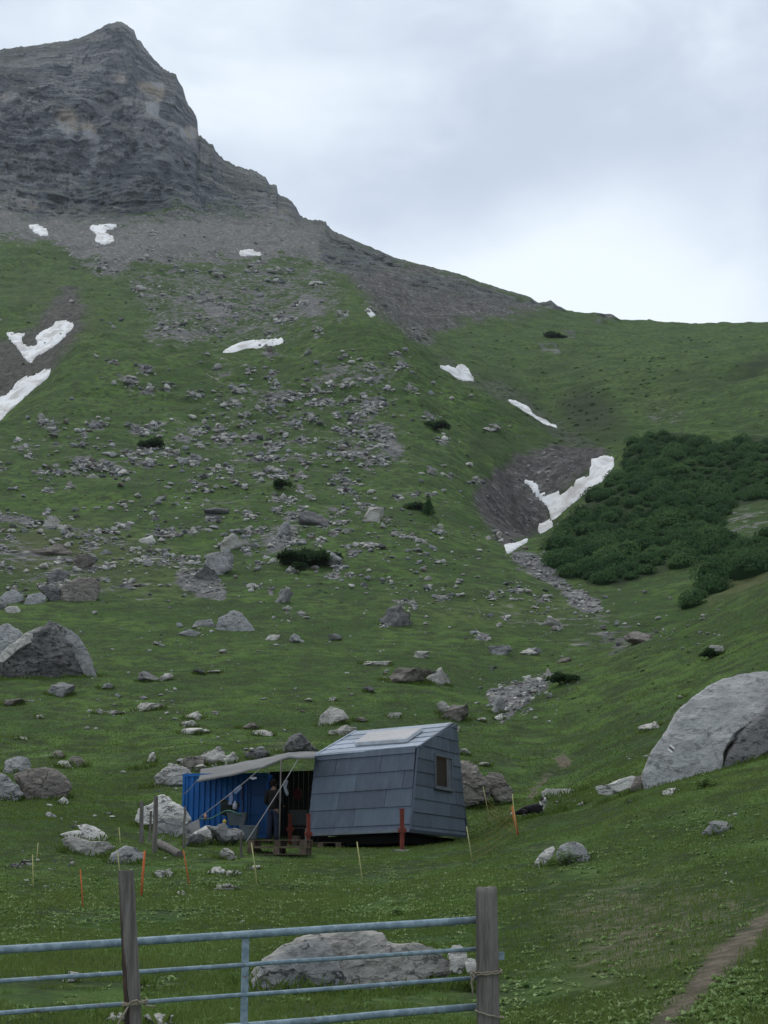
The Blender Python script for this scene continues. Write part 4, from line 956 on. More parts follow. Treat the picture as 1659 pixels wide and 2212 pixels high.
def drape(name, target, quad, mat, parent, n=6, lift=0.012):
    """a painted patch that lies on the target's surface"""
    me = target.data; w = Matrix.Translation(target.location)
    bv = BVHTree.FromPolygons([w @ v.co for v in me.vertices], [tuple(p.vertices) for p in me.polygons])
    vs, fs = [], []
    for i in range(n + 1):
        for j in range(n + 1):
            s, t = i / n, j / n
            # rounded ends
            u = (quad[0][0] * (1 - s) + quad[1][0] * s) * (1 - t) + (quad[3][0] * (1 - s) + quad[2][0] * s) * t
            v = (quad[0][1] * (1 - s) + quad[1][1] * s) * (1 - t) + (quad[3][1] * (1 - s) + quad[2][1] * s) * t
            d = Vector(pix_dir(u, v)).normalized(); o = Vector((0, 0, EYE))
            hit, nr, ix, ds = bv.ray_cast(o, d)
            if hit is None: return
            if nr.dot(d) > 0: nr = -nr
            vs.append(hit + nr * lift)
    for i in range(n):
        for j in range(n):
            a = i * (n + 1) + j; fs.append((a, a + 1, a + n + 2, a + n + 1))
    mb = MB(); mb.add(vs, fs); return mb.build(name, mat, parent, True)
drape('painted_stripe', main, z5([(712, 893), (752, 918), (764, 932), (716, 906)][:0] or [(708, 897), (722, 888), (764, 922), (752, 936)]), M['paint_white'], big)
drape('painted_stripe', main, z5([(686, 936), (700, 926), (744, 960), (734, 976)]), M['paint_white'], big)
drape('worn_stripe', main, z5([(702, 922), (712, 906), (752, 938), (744, 954)]), M['paint_grey'], big, lift=0.007)

z7 = lambda p: q(p, 515, 1965.3, .38399)
GB = ground_at(700, 2132); RGB = math.hypot(GB.x, GB.y)
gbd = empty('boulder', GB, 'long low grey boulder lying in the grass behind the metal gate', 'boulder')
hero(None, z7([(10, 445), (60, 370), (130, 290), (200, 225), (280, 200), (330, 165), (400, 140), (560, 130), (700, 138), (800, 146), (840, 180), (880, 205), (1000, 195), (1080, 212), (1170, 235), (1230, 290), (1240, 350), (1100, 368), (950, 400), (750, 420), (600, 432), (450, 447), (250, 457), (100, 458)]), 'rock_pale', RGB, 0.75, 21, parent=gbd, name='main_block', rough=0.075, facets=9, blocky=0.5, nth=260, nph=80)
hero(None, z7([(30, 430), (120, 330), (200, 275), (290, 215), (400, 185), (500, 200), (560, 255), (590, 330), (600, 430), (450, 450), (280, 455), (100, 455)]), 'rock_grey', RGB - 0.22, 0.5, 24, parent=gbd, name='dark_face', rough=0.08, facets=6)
hero('small white stone at the right end of the gate boulder, under a leafy plant', z7([(1180, 250), (1205, 205), (1250, 200), (1285, 240), (1290, 300), (1250, 345), (1190, 330)]), 'rock_white', 15.3, 0.8, 22, name='stone', cat='stone', rough=0.05)
hero('rounded white stone close against the round gate post', z7([(1272, 300), (1300, 270), (1330, 280), (1350, 320), (1340, 355), (1290, 355)]), 'rock_white', 15.2, 0.8, 23, name='stone', cat='stone', rough=0.05)

z8 = lambda p: q(p, 0, 1186, .20425)
GP = ground_at(90, 1463); RGP = math.hypot(GP.x, GP.y)
pyr = empty('boulder', GP, 'large dark pyramid shaped boulder with pale layered top edge', 'boulder')
hero(None, z8([(-140, 1230), (0, 1160), (80, 1060), (200, 960), (300, 880), (440, 800), (560, 735), (640, 770), (720, 820), (830, 920), (900, 1040), (960, 1150), (1010, 1250), (1045, 1315), (960, 1355), (700, 1375), (400, 1395), (150, 1395), (60, 1290), (-60, 1290)]), 'rock_layered', RGP, 0.8, 31, parent=pyr, name='main_block', rough=0.10, facets=9, blocky=0.5, nth=240, nph=80)
hero(None, z8([(-120, 1215), (60, 1050), (190, 945), (300, 860), (440, 785), (560, 725), (615, 770), (480, 890), (330, 990), (180, 1080), (20, 1180)]), 'rock_pale', RGP + 0.1, 0.4, 131, parent=pyr, name='pale_layer', rough=0.06, facets=5)
hero(None, z8([(600, 760), (720, 815), (830, 915), (900, 1035), (960, 1145), (1015, 1250), (1045, 1320), (960, 1352), (880, 1240), (760, 1060), (640, 920)]), 'rock_grey', RGP + 0.2, 0.4, 132, parent=pyr, name='right_face', rough=0.07, facets=5)
hero('plain grey boulder half hidden behind the pyramid shaped boulder', z8([(-200, 900), (-60, 830), (20, 790), (80, 765), (200, 820), (250, 880), (300, 1000), (200, 1160), (0, 1200), (-200, 1200)]), 'rock_grey', None, 0.8, 32, base_u=10, dr=5, rough=0.05)
hero('dark block leaning on a tilted pale boulder at the left', z8([(488, 310), (520, 250), (620, 200), (700, 215), (742, 270), (700, 340), (640, 385), (540, 355)]), 'rock_dark', None, 0.8, 33, dr=2)
hero('tilted pale topped boulder, biggest of the left hand cluster', z8([(642, 410), (660, 370), (720, 330), (830, 290), (960, 280), (1060, 340), (1055, 450), (1000, 550), (850, 560), (660, 545), (640, 460)]), 'rock_brown', None, 0.8, 34, rough=0.06)
hero('dark flat topped boulder under the leaning dark block', z8([(390, 400), (480, 362), (590, 370), (640, 420), (640, 520), (560, 560), (470, 480)]), 'rock_dark', None, 0.8, 35)
hero('broad grey boulder at the far left of the cluster', z8([(-60, 540), (10, 500), (60, 440), (150, 420), (240, 470), (250, 540), (100, 585), (-40, 585)]), 'rock_grey', None, 0.8, 36)
hero('low grey boulder between the broad boulder and the dark flat one', z8([(250, 565), (300, 480), (420, 450), (490, 490), (480, 560), (380, 580), (280, 585)]), 'rock_grey', None, 0.8, 37)
hero('pale flat stone in front of the left hand boulder cluster', z8([(45, 620), (110, 600), (180, 595), (222, 640), (190, 682), (70, 665)]), 'rock_pale', None, 0.8, 38, name='stone', cat='stone')

z4 = lambda p: q(p, 0, 1592.6, .25326)
hero('grey rounded rock at the left frame edge, behind a banded one', z4([(10, 320), (50, 190), (150, 158), (240, 170), (270, 240), (240, 330), (60, 350)]), 'rock_grey', None, 0.9, 41, dr=1.0, base_u=30)
hero('brown banded boulder with layered top, undercut at its foot', z4([(120, 325), (250, 262), (390, 252), (500, 290), (590, 370), (608, 430), (560, 500), (440, 540), (300, 530), (210, 490), (170, 420)]), 'rock_brown', None, 0.85, 42, rough=0.08)
hero('crumbled grey rock heap at the left frame edge', z4([(-200, 330), (0, 300), (80, 340), (160, 420), (200, 490), (120, 540), (-200, 560)]), 'rock_grey', None, 0.8, 43, base_u=20, rough=0.12)
hero('pale pointed stone at the foot of the banded boulder', z4([(490, 545), (540, 508), (580, 530), (585, 560), (550, 585)]), 'rock_white', None, 0.8, 44, name='stone', cat='stone')
hero('pale brown stone with pitted face uphill of the banded boulder', z4([(432, 160), (470, 112), (520, 112), (550, 150), (520, 185), (450, 190)]), 'rock_brown', None, 0.8, 45, name='stone', cat='stone')
hero('white stone in front of a brown one, above the banded boulder', z4([(475, 225), (510, 198), (580, 200), (600, 240), (640, 260), (590, 272), (530, 245)]), 'rock_white', None, 0.8, 46, name='stone', cat='stone')
hero('rough brown stone behind a white one, above the banded boulder', z4([(580, 190), (620, 152), (690, 170), (740, 225), (765, 255), (700, 280), (600, 250)]), 'rock_brown', None, 0.8, 47, name='stone', cat='stone', dr=0.6)
hero('whitish slab capping a dark hollow rock beside the container', z4([(1145, 680), (1180, 610), (1300, 560), (1330, 495), (1400, 488), (1480, 545), (1570, 595), (1640, 680), (1600, 720), (1450, 715), (1330, 710), (1200, 725)]), 'rock_white', 40.2, 0.8, 48, rough=0.06, facets=8)
hero('dark hollow grey rock carrying a whitish slab, behind the tallest post', z4([(1335, 700), (1450, 690), (1580, 690), (1610, 800), (1590, 950), (1480, 990), (1350, 985), (1320, 860)]), 'rock_grey', 39.8, 0.8, 148, rough=0.11, facets=12)
hero('split pale slab, upper of two stacked slabs in the grass', z4([(508, 828), (600, 800), (690, 790), (660, 752), (720, 738), (800, 758), (900, 820), (928, 860), (880, 892), (760, 905), (620, 870), (560, 855)]), 'rock_white', None, 0.9, 49, dr=0.5, rough=0.05)
hero('pale brown cracked slab, lower of two stacked slabs in the grass', z4([(535, 875), (600, 838), (760, 885), (920, 890), (995, 940), (900, 965), (850, 995), (700, 1010), (610, 970), (550, 935)]), 'rock_pale', None, 0.9, 50, rough=0.08)
hero('smooth bluish grey stone in front of the leaning wooden posts', z4([(895, 1065), (950, 990), (1070, 925), (1150, 940), (1240, 1000), (1235, 1040), (1000, 1080), (930, 1090)]), 'rock_grey', None, 0.8, 51, rough=0.04)
hero('brown and pale rock running up the bank left of the container', z4([(1105, 355), (1180, 325), (1260, 310), (1310, 278), (1340, 330), (1220, 395), (1130, 395)]), 'rock_brown', None, 0.9, 52, dr=3)
hero('whitish pitted rock behind the left end of the blue container', z4([(1310, 335), (1400, 260), (1500, 228), (1590, 258), (1640, 330), (1640, 390), (1450, 390), (1340, 375)]), 'rock_white', 45, 0.9, 53, rough=0.1)
hero('brown stone with a pale tail left of the container', z4([(1195, 440), (1290, 398), (1360, 384), (1440, 440), (1475, 488), (1300, 490), (1230, 475)]), 'rock_brown', None, 0.9, 54, dr=1.5)

z3 = lambda p: q(p, 989.4, 1612.9, .20425)
hero('sharp white wedge of rock, left of a mossy round one', z3([(778, 1245), (850, 1160), (920, 1090), (1010, 1048), (1032, 1080), (1005, 1165), (900, 1235), (790, 1285)]), 'rock_white', None, 0.7, 61, rough=0.03)
hero('round grey rock with a green tuft, right of the white wedge', z3([(1035, 1140), (1080, 1050), (1160, 1008), (1240, 1003), (1320, 1040), (1370, 1110), (1405, 1180), (1340, 1255), (1200, 1250), (1060, 1200)]), 'rock_grey', None, 0.8, 62, rough=0.05)
hero('long whitish block lying level like a bench by the footpath', z3([(853, 545), (860, 480), (930, 442), (1050, 448), (1200, 446), (1380, 448), (1388, 492), (1330, 505), (1100, 525), (950, 530), (880, 545)]), 'rock_white', None, 0.6, 63, rough=0.05, blocky=0.4)
hero('pale slab sloping down beside the huge boulder', z5([(-10, 1292), (120, 1268), (230, 1220), (350, 1182), (400, 1185), (350, 1305), (120, 1358), (20, 1345)]), 'rock_white', 38, 0.8, 64, rough=0.035)
hero('dark chunk wedged between the pale slab and the huge boulder', z5([(322, 1315), (380, 1195), (435, 1180), (480, 1250), (450, 1300), (350, 1330)]), 'rock_brown', 37.8, 0.8, 65)
hero('weathered ribbed brown rock right behind the hut wall', z3([(-60, 200), (40, 160), (120, 165), (190, 200), (270, 330), (330, 420), (300, 510), (200, 550), (60, 580), (-60, 580)]), 'rock_brown', 46, 0.9, 66, rough=0.13)
hero('ribbed brown rock with deep vertical grooves by the yellow stake', z3([(265, 340), (340, 278), (440, 278), (500, 360), (580, 470), (565, 545), (400, 540), (300, 470)]), 'rock_brown', 46.5, 0.9, 67, rough=0.13)
z0 = lambda p: q(p, 0, 1084.3, .53103)
hero('isolated pale wedge shaped boulder in the meadow behind the hut', z0([(1293, 912), (1300, 870), (1345, 828), (1400, 845), (1422, 880), (1380, 893), (1330, 908)]), 'rock_pale', None, 0.8, 71, rough=0.03)
hero('grey triangular boulder with dark face in mid meadow', z0([(868, 528), (890, 470), (950, 433), (985, 448), (1042, 517), (960, 523), (880, 530)]), 'rock_grey', None, 0.8, 72, rough=0.06)
hero('squat rock touching the grey triangular boulder', z0([(773, 512), (800, 480), (860, 473), (882, 512), (830, 520)]), 'rock_grey', None, 0.8, 73, dr=2)
hero('low ledge of rock left of the grey triangular boulder', z0([(718, 537), (770, 515), (820, 530), (792, 547)]), 'rock_grey', None, 0.8, 74)

# other rocks that stand out: (x, foot y, width, height, tone, label), read off in two sketch frames
za = (0, 1084.3, .53103); zb = (813.2, 1287.6, .5098); zt = (379.5, 1612.9, .18793); zg = (223.6, 1856.8, .20424)
MID = [
 (za, 832, 318, 92, 60, 'rock_dark', 'dark rounded boulder at the top of the gravel fan'),
 (za, 892, 295, 105, 98, 'rock_grey', 'tall tilted grey slab behind the dark boulder on the gravel fan'),
 (za, 603, 170, 66, 40, 'rock_white', 'white angular stone at the end of the pale gravel strip'),
 (za, 938, 196, 80, 62, 'rock_pale', 'pale rounded boulder with a cap stone in mid slope'),
 (za, 955, 130, 60, 22, 'rock_grey', 'flat cap stone resting above the pale rounded boulder'),
 (za, 1152, 138, 62, 58, 'rock_grey', 'bluish upright boulder above a patch of rubble'),
 (za, 1276, 94, 115, 64, 'rock_dark', 'dark triangular outcrop standing alone on the slope'),
 (za, 1520, 78, 88, 60, 'rock_pale', 'pale blocky outcrop left of the little spruce'),
 (za, 1342, 258, 90, 52, 'rock_grey', 'grey pitted boulder right of the dark bush'),
 (za, 872, 52, 85, 34, 'rock_dark', 'low dark rock above the white stones of the slope'),
 (za, 1154, 412, 62, 50, 'rock_grey', 'small square grey boulder alone on smooth turf'),
 (za, 1612, 506, 135, 82, 'rock_dark', 'dark knobbly boulder in the middle of the meadow'),
 (za, 205, 102, 62, 46, 'rock_pale', 'pale leaning stone, upper of a pair on the gravel strip'),
 (za, 260, 114, 50, 22, 'rock_pale', 'flat pale stone, lower of a pair on the gravel strip'),
 (za, 205, 218, 135, 52, 'rock_brown', 'broad brown slab of rock above the left cluster'),
 (za, 335, 272, 78, 60, 'rock_brown', 'split brown rock right of the broad brown slab'),
 (za, 243, 792, 104, 52, 'rock_grey', 'pale grey boulder on the turf below the pyramid'),
 (za, 430, 762, 60, 22, 'rock_grey', 'flat grey stone sunk in the turf below the pyramid'),
 (za, 605, 732, 92, 42, 'rock_dark', 'dark turf capped rock in the left meadow'),
 (za, 676, 728, 55, 30, 'rock_pale', 'pale stone at the end of the turf capped rock'),
 (za, 810, 702, 50, 20, 'rock_dark', 'low dark stone in front of a flat grey one in the meadow'),
 (za, 868, 697, 66, 14, 'rock_pale', 'flat greenish slab next to a low dark stone'),
 (za, 603, 850, 112, 32, 'rock_pale', 'flat pale boulder with a small stone at its end'),
 (za, 665, 840, 18, 14, 'rock_pale', 'pebble sized stone at the end of the flat pale boulder'),
 (za, 402, 864, 50, 20, 'rock_pale', 'pale stone, left one of a flat row in the left meadow'),
 (za, 462, 866, 66, 18, 'rock_pale', 'flat pale stone, right one of a row in the left meadow'),
 (za, 785, 884, 78, 30, 'rock_pale', 'pale slab topmost of three stones above the container'),
 (za, 770, 918, 64, 26, 'rock_white', 'whitish stone, middle one of three above the container'),
 (za, 783, 946, 108, 28, 'rock_white', 'long whitish slab, lowest of three above the container'),
 (za, 1012, 926, 90, 26, 'rock_brown', 'brownish flat rock left of the pale wedge boulder'),
 (za, 1072, 952, 84, 26, 'rock_pale', 'pale flat rock just above the awning'),
 (za, 1526, 666, 122, 22, 'rock_pale', 'long flat pale slab showing in smooth meadow turf'),
 (za, 1500, 777, 42, 26, 'rock_dark', 'small dark stone alone in the open meadow'),
 (za, 1254, 812, 28, 14, 'rock_white', 'small white stone left above the wedge boulder'),
 (za, 1356, 812, 34, 16, 'rock_white', 'small white stone right above the wedge boulder'),
 (za, 1406, 952, 112, 42, 'rock_pale', 'pale brown slab close behind the hut roof edge'),
 (za, 1462, 896, 62, 20, 'rock_brown', 'thin brown slab beside the wedge boulder'),
 (za, 1604, 878, 52, 20, 'rock_pale', 'pale half buried stone above the hut roof'),
 (za, 80, 967, 44, 14, 'rock_white', 'small white stone on the turf above the left outcrop'),
 (za, 160, 882, 28, 14, 'rock_white', 'bright little stone below the pyramid boulder'),
 (za, 45, 828, 90, 28, 'rock_brown', 'low brown ledge at the left frame edge'),
 (za, 612, 1062, 40, 42, 'rock_white', 'whitish upright stone in turf left of the container'),
 (za, 1206, 572, 56, 34, 'rock_grey', 'round grey stone, one of two in the quiet turf'),
 (za, 1110, 562, 54, 22, 'rock_pale', 'low pale stone left of a round grey one in the turf'),
 (za, 1360, 564, 52, 28, 'rock_grey', 'grey stone with pale top right of the round one'),
 (za, 905, 616, 32, 18, 'rock_pale', 'small pale stone below the triangular boulder'),
 (zb, 125, 368, 195, 62, 'rock_brown', 'broad heap of brown earthy rock behind the hut'),
 (zb, 262, 370, 100, 64, 'rock_pale', 'pale rough rock at the right end of the brown heap'),
 (zb, 730, 126, 84, 36, 'rock_pale', 'pale flat boulder alone below the gully mouth'),
 (zb, 526, 248, 92, 40, 'rock_grey', 'grey boulder with a pale right end in the right meadow'),
 (zb, 636, 248, 60, 26, 'rock_pale', 'pale slab left half of a pair in the right meadow'),
 (zb, 676, 248, 40, 30, 'rock_grey', 'bluish slab right half of a pair in the right meadow'),
 (zb, 190, 262, 64, 30, 'rock_pale', 'pale pointed stone uphill of the brown heap'),
 (zb, 792, 282, 64, 22, 'rock_brown', 'small sandy brown ledge in the right meadow'),
 (zb, 1120, 196, 130, 46, 'rock_brown', 'brown crumbling bank of rock below the valley meadow'),
 (zb, 335, 527, 115, 60, 'rock_brown', 'striped brown rock sunk in the turf above the hut'),
 (zb, 285, 505, 52, 52, 'rock_pale', 'pale stone at the left end of the striped rock'),
 (zb, 442, 532, 42, 16, 'rock_white', 'white flat stone at the lower end of the gravel stream'),
 (zb, 515, 500, 62, 60, 'rock_grey', 'upright grey stone at the foot of the gravel stream'),
 (zb, 522, 524, 48, 22, 'rock_white', 'white stone in front of the upright grey one by the stream'),
 (zb, 728, 352, 30, 40, 'rock_pale', 'blocky pale stone at the upper end of the gravel stream'),
 (zb, 1444, 250, 56, 42, 'rock_pale', 'pale boulder poking from turf above the huge boulder'),
 (zb, 1162, 568, 84, 34, 'rock_pale', 'lone pale arched stone on the slope left of the huge boulder'),
 (zb, 1254, 841, 84, 26, 'rock_pale', 'flat greenish slab in the grass below the huge boulder'),
 (zb, 1452, 1010, 100, 48, 'rock_grey', 'grey stone with leafy tuft in the right foreground slope'),
 (zb, 1464, 1026, 22, 14, 'rock_white', 'small white stone in front of the grey tufted one'),
 (zb, 1296, 432, 36, 12, 'rock_pale', 'thin pale slab near the top edge of the huge boulder'),
 (zb, 343, 575, 20, 22, 'rock_white', 'small round white stone at the hut ridge end'),
 (zb, 368, 675, 50, 28, 'rock_white', 'white stone behind the hut side wall, upper'),
 (zb, 455, 722, 56, 18, 'rock_pale', 'greenish pale slab right of the hut side wall'),
 (zb, 764, 880, 20, 10, 'rock_white', 'small white flat stone right of the dog'),
 (zb, 870, 888, 34, 14, 'rock_pale', 'low pale stone in the trodden grass right of the dog'),
 (zb, 1076, 878, 40, 12, 'rock_grey', 'flat grey stone in grass below the pale sloping slab'),
 (zt, 200, 262, 190, 110, 'rock_brown', 'brown rock behind the left end of the awning'),
 (zt, 440, 205, 240, 150, 'rock_pale', 'pale jagged rock rising behind the awning'),
 (zt, 630, 215, 110, 95, 'rock_pale', 'small pale rock right of the jagged one behind the awning'),
 (zt, 940, 150, 190, 90, 'rock_dark', 'dark rock in the earth bank behind the awning'),
 (zt, 1350, 80, 300, 180, 'rock_dark', 'large dark rock in the earth bank next to the hut roof'),
 (zt, 400, 950, 250, 120, 'rock_dark', 'dark mossy rock below the dark tub'),
 (zt, 600, 960, 190, 120, 'rock_dark', 'dark stone under the larger grey tub'),
 (zt, 560, 1140, 270, 170, 'rock_grey', 'smooth grey block in front of the tubs'),
 (zt, 330, 1130, 230, 150, 'rock_white', 'white broken block beside the pale board'),
 (zt, 200, 1150, 180, 110, 'rock_dark', 'dark jagged stone under the pale board'),
 (zt, 190, 850, 240, 90, 'rock_white', 'whitish ledge at the foot of the blue container'),
 (zt, 560, 1300, 200, 90, 'rock_pale', 'pale broken slab left of the thin post by the pallets'),
 (zg, 640, 185, 150, 75, 'rock_white', 'small white pointed stone near the thick orange stake'),
 (zg, 1200, 165, 180, 85, 'rock_white', 'white stone, left half of a broken pair near the gate'),
 (zg, 1370, 180, 140, 62, 'rock_white', 'white flat stone, right half of a broken pair near the gate'),
 (zg, 1580, 108, 150, 42, 'rock_white', 'flat white stone pierced from view by a yellow stake'),
 (zg, 1250, 325, 290, 55, 'rock_pale', 'long flat greenish stone in the foreground weeds'),
 (zg, 830, 378, 100, 45, 'rock_pale', 'small pale stone left of the long flat greenish one'),
 (zg, 150, 1710, 220, 70, 'rock_white', 'pale stone in the grass left of the left fence post'),
 (zg, 560, 1780, 280, 125, 'rock_pale', 'pale lump of rock at the lower edge right of the left post'),
 (zg, 428, 1372, 80, 36, 'rock_pale', 'tiny pale stone right of the left fence post'),
 (zg, -330, 1300, 180, 90, 'rock_white', 'white lumpy stone seen between the gate rails at the left'),
]
def put_rock(u, v, w, h, tone, seed, depth=None, sub=None):
    """one rock of w x h sketch units whose foot is seen at (u, v)"""
    g = ground_at(u, v)
    if g is None: return None
    r = math.hypot(g.x, g.y); k = math.hypot(r, g.z - EYE) / FPX
    return g, r, k
for i, (zf, x, y, w, h, tone, lab) in enumerate(MID):
    u, v, s = zf[0] + x * zf[2], zf[1] + y * zf[2], zf[2]
    res = put_rock(u, v, w, h, tone, i)
    if res is None: print('miss', lab); continue
    g, r, k = res
    bg = 1.4 if zf is zt else 1.12
    W, H = w * s * k * bg, h * s * k * bg
    pf = VAR[i % 12]
    p = pf[0].copy(); rs = np.random.default_rng(500 + i); o = rs.uniform(0, 99)
    nn = p - np.array([0, 0, 0.5])
    p = p + nn * (fbm(p[:, 0] * 3 + o, p[:, 1] * 3, p[:, 2] * 5, 4, i)[:, None] * 0.42)
    a = rs.uniform(-0.5, 0.5)
    p[:, 2] = p[:, 2] * 1.22 - 0.22
    D = min(max(W, H) * 0.8, W * 0.9)
    q3 = p * np.array([W, D, H])
    ca, sa = math.cos(a), math.sin(a)
    q3 = np.stack([q3[:, 0] * ca - q3[:, 1] * sa, q3[:, 0] * sa + q3[:, 1] * ca, q3[:, 2]], -1)
    me = mesh_np('rock', q3, pf[1], False)
    fw = Vector((g.x, g.y, 0)).normalized()
    o_ = link('rock', me, M[tone]); o_.location = g + fw * D * 0.35
    o_.location.z = g.z - 0.02 * H
    tag(o_, lab, 'rock')
    ROCKS_USED.append((o_.location.x, o_.location.y, W * 0.45))

# scattered stones: zones with their own density, sizes and tone
ZONES = [  # cu, cv, su, sv, n, size lo, hi, tones (pale, grey, dark, brown, white), phrase
 (650, 900, 190, 90, 260, 3, 16, (.45, .40, .08, .05, .02), 'on the stony hill above the spruce'),
 (300, 1000, 220, 60, 260, 3, 20, (.35, .48, .12, .03, .02), 'on the left part of the steep slope'),
 (560, 1110, 240, 70, 240, 3, 18, (.48, .32, .08, .04, .08), 'on the boulder slope in mid picture'),
 (750, 1220, 230, 50, 240, 3, 17, (.50, .30, .08, .06, .06), 'below the spruce on the slope foot'),
 (120, 1190, 150, 60, 240, 3, 20, (.45, .38, .09, .06, .02), 'along the pale gravel strip at the left'),
 (480, 660, 150, 55, 260, 2, 14, (.50, .45, .05, .0, .0), 'in the stony hollow under the scree'),
 (450, 540, 220, 40, 160, 2, 11, (.45, .45, .1, .0, .0), 'on the grey scree under the cliff'),
 (90, 610, 110, 60, 70, 2, 9, (.55, .4, .05, .0, .0), 'on the green shoulder at the upper left'),
 (980, 1300, 220, 45, 220, 3, 15, (.55, .25, .05, .07, .08), 'in the meadow below the gully'),
 (1210, 1260, 60, 45, 130, 3, 16, (.45, .40, .05, .08, .02), 'in the dry stream bed below the snow'),
 (1300, 1370, 140, 30, 120, 3, 12, (.50, .25, .05, .15, .05), 'across the flat valley floor'),
 (1125, 1505, 50, 26, 200, 3, 12, (.45, .42, .08, .0, .05), 'heaped in the gravel stream'),
 (450, 1400, 330, 60, 150, 3, 14, (.50, .30, .08, .06, .06), 'in the upper meadow behind the hut'),
 (300, 1550, 280, 60, 110, 4, 16, (.50, .22, .06, .08, .14), 'in the meadow left of the hut'),
 (870, 1560, 260, 60, 60, 3, 12, (.55, .25, .04, .06, .1), 'in the meadow right behind the hut'),
 (200, 1780, 190, 50, 60, 4, 18, (.40, .2, .08, .1, .22), 'in the rough grass left of the container'),
 (430, 1650, 80, 22, 70, 6, 26, (.45, .15, .08, .12, .2), 'piled on the bank above the container'),
 (420, 1800, 60, 30, 40, 6, 24, (.35, .25, .18, .07, .15), 'piled below the container'),
 (40, 1880, 90, 22, 34, 5, 20, (.40, .2, .1, .2, .1), 'in the worn ground at the lower left'),
 (620, 1950, 330, 50, 30, 3, 12, (.40, .1, .0, .1, .4), 'among the weeds near the gate'),
 (1350, 1950, 200, 120, 26, 3, 10, (.45, .15, .0, .2, .2), 'in the trodden grass at the right'),
 (1200, 1740, 60, 16, 20, 3, 8, (.4, .2, .0, .1, .3), 'around the footpath near the dog'),
 (1150, 1080, 70, 60, 60, 2, 12, (.25, .5, .25, .0, .0), 'on the dark gully bank'),
 (100, 1260, 90, 26, 40, 5, 20, (.3, .45, .15, .1, .0), 'around the left boulder cluster'),
 (560, 830, 170, 40, 80, 3, 16, (.40, .50, .10, .0, .0), 'in the grey stone band below the snow strip'),
 (750, 850, 110, 40, 90, 3, 15, (.42, .50, .08, .0, .0), 'among the pale blocks of the upper hill'),
 (640, 980, 200, 70, 150, 3, 16, (.40, .46, .12, .02, .0), 'on the rubble strewn middle of the hill'),
 (160, 970, 150, 40, 110, 4, 22, (.35, .52, .13, .0, .0), 'at the left among broken outcrops'),
 (380, 1180, 180, 60, 120, 4, 18, (.48, .36, .08, .06, .02), 'between the gravel strip and the bush'),
 (850, 1160, 150, 50, 240, 3, 18, (.5, .4, .06, .04, .0), 'on the green flank right of the spruce'),
]
TN = ['rock_pale', 'rock_grey', 'rock_dark', 'rock_brown', 'rock_white']
TWORD = ['pale grey', 'mid grey', 'dark grey', 'brownish', 'whitish']
sc_list = []
for (u_, v_, w_) in RUBC:
    zi_ = 0 if v_ < 940 else (2 if v_ > 1040 else 1)
    if v_ > 1150: zi_ = 3
    if u_ < 300 and v_ > 1100: zi_ = 4
    if v_ < 740: zi_ = 5
    if u_ > 880 and v_ > 1250: zi_ = 8
    for _ in range(int(9 + w_ * .9)):
        sc_list.append((2.5 + 13 * rng.random() ** 3.5, u_ + rng.normal() * w_ * .6, v_ + rng.normal() * w_ * .28, int(rng.choice(5, p=(.52, .27, .08, .05, .08))), zi_))
for zi, (cu_, cv_, su, sv, n, lo, hi, tones, ph) in enumerate(ZONES):
    clus = rng.normal(size=(max(4, n // 9), 2)) * (su, sv) + (cu_, cv_)
    for _ in range(n):
        if rng.random() < 0.6:
            c = clus[rng.integers(len(clus))]; u, v = c[0] + rng.normal() * su * 0.10, c[1] + rng.normal() * sv * 0.13
        else:
            u, v = cu_ + rng.normal() * su, cv_ + rng.normal() * sv
        s = lo + (hi - lo) * rng.random() ** 4.2
        if not (-60 < u < 1720): continue
        t = int(rng.choice(5, p=np.array(tones) / sum(tones)))
        sc_list.append((s, u, v, t, zi))
def in_poly(u, v, P_):
    c = False
    for i in range(len(P_)):
        (xa, ya), (xb, yb) = P_[i], P_[(i + 1) % len(P_)]
        if (ya > v) != (yb > v) and u < (xb - xa) * (v - ya) / (yb - ya) + xa: c = not c
    return c
for P_, n_, lo, hi, zi_ in (([(1048, 1495), (1120, 1468), (1190, 1455), (1195, 1478), (1140, 1520), (1085, 1556), (1062, 1528)], 420, 2.5, 13, 11), ([(1100, 1190), (1170, 1205), (1230, 1262), (1295, 1290), (1310, 1330), (1255, 1322), (1190, 1262), (1110, 1215)], 260, 2, 12, 9),
                            ([(375, 1238), (420, 1225), (490, 1262), (485, 1295), (430, 1285), (390, 1262)], 200, 2, 9, 4), ([(-40, 1085), (90, 1120), (250, 1160), (420, 1225), (430, 1245), (250, 1185), (90, 1142), (-40, 1120)], 260, 2, 12, 4), ([(1020, 1070), (1100, 1010), (1200, 960), (1280, 960), (1190, 1090), (1190, 1130), (1090, 1190)], 120, 1.5, 9, 22)):
    k = 0
    x0, x1 = min(p[0] for p in P_), max(p[0] for p in P_); y0, y1 = min(p[1] for p in P_), max(p[1] for p in P_)
    while k < n_:
        u, v = rng.uniform(x0, x1), rng.uniform(y0, y1)
        if not in_poly(u, v, P_): continue
        k += 1; sc_list.append((lo + (hi - lo) * rng.random() ** 3.5, u, v, int(rng.choice(5, p=(.40, .36, .12, .04, .08) if zi_ != 22 else (.15, .5, .35, 0, 0))), zi_))
sc_list.sort(key=lambda e: -e[0])
IND = [{} for _ in LOW]
VARM = [rock_mesh(pf) for pf in VAR]
big_n = 0; stuff_v, stuff_f, stuff_c = [], [], []; voff = 0
TCOL = [(0.35, 0.34, 0.31), (0.21, 0.215, 0.215), (0.095, 0.095, 0.098), (0.145, 0.127, 0.107), (0.48, 0.465, 0.425)]
vm_t = {}
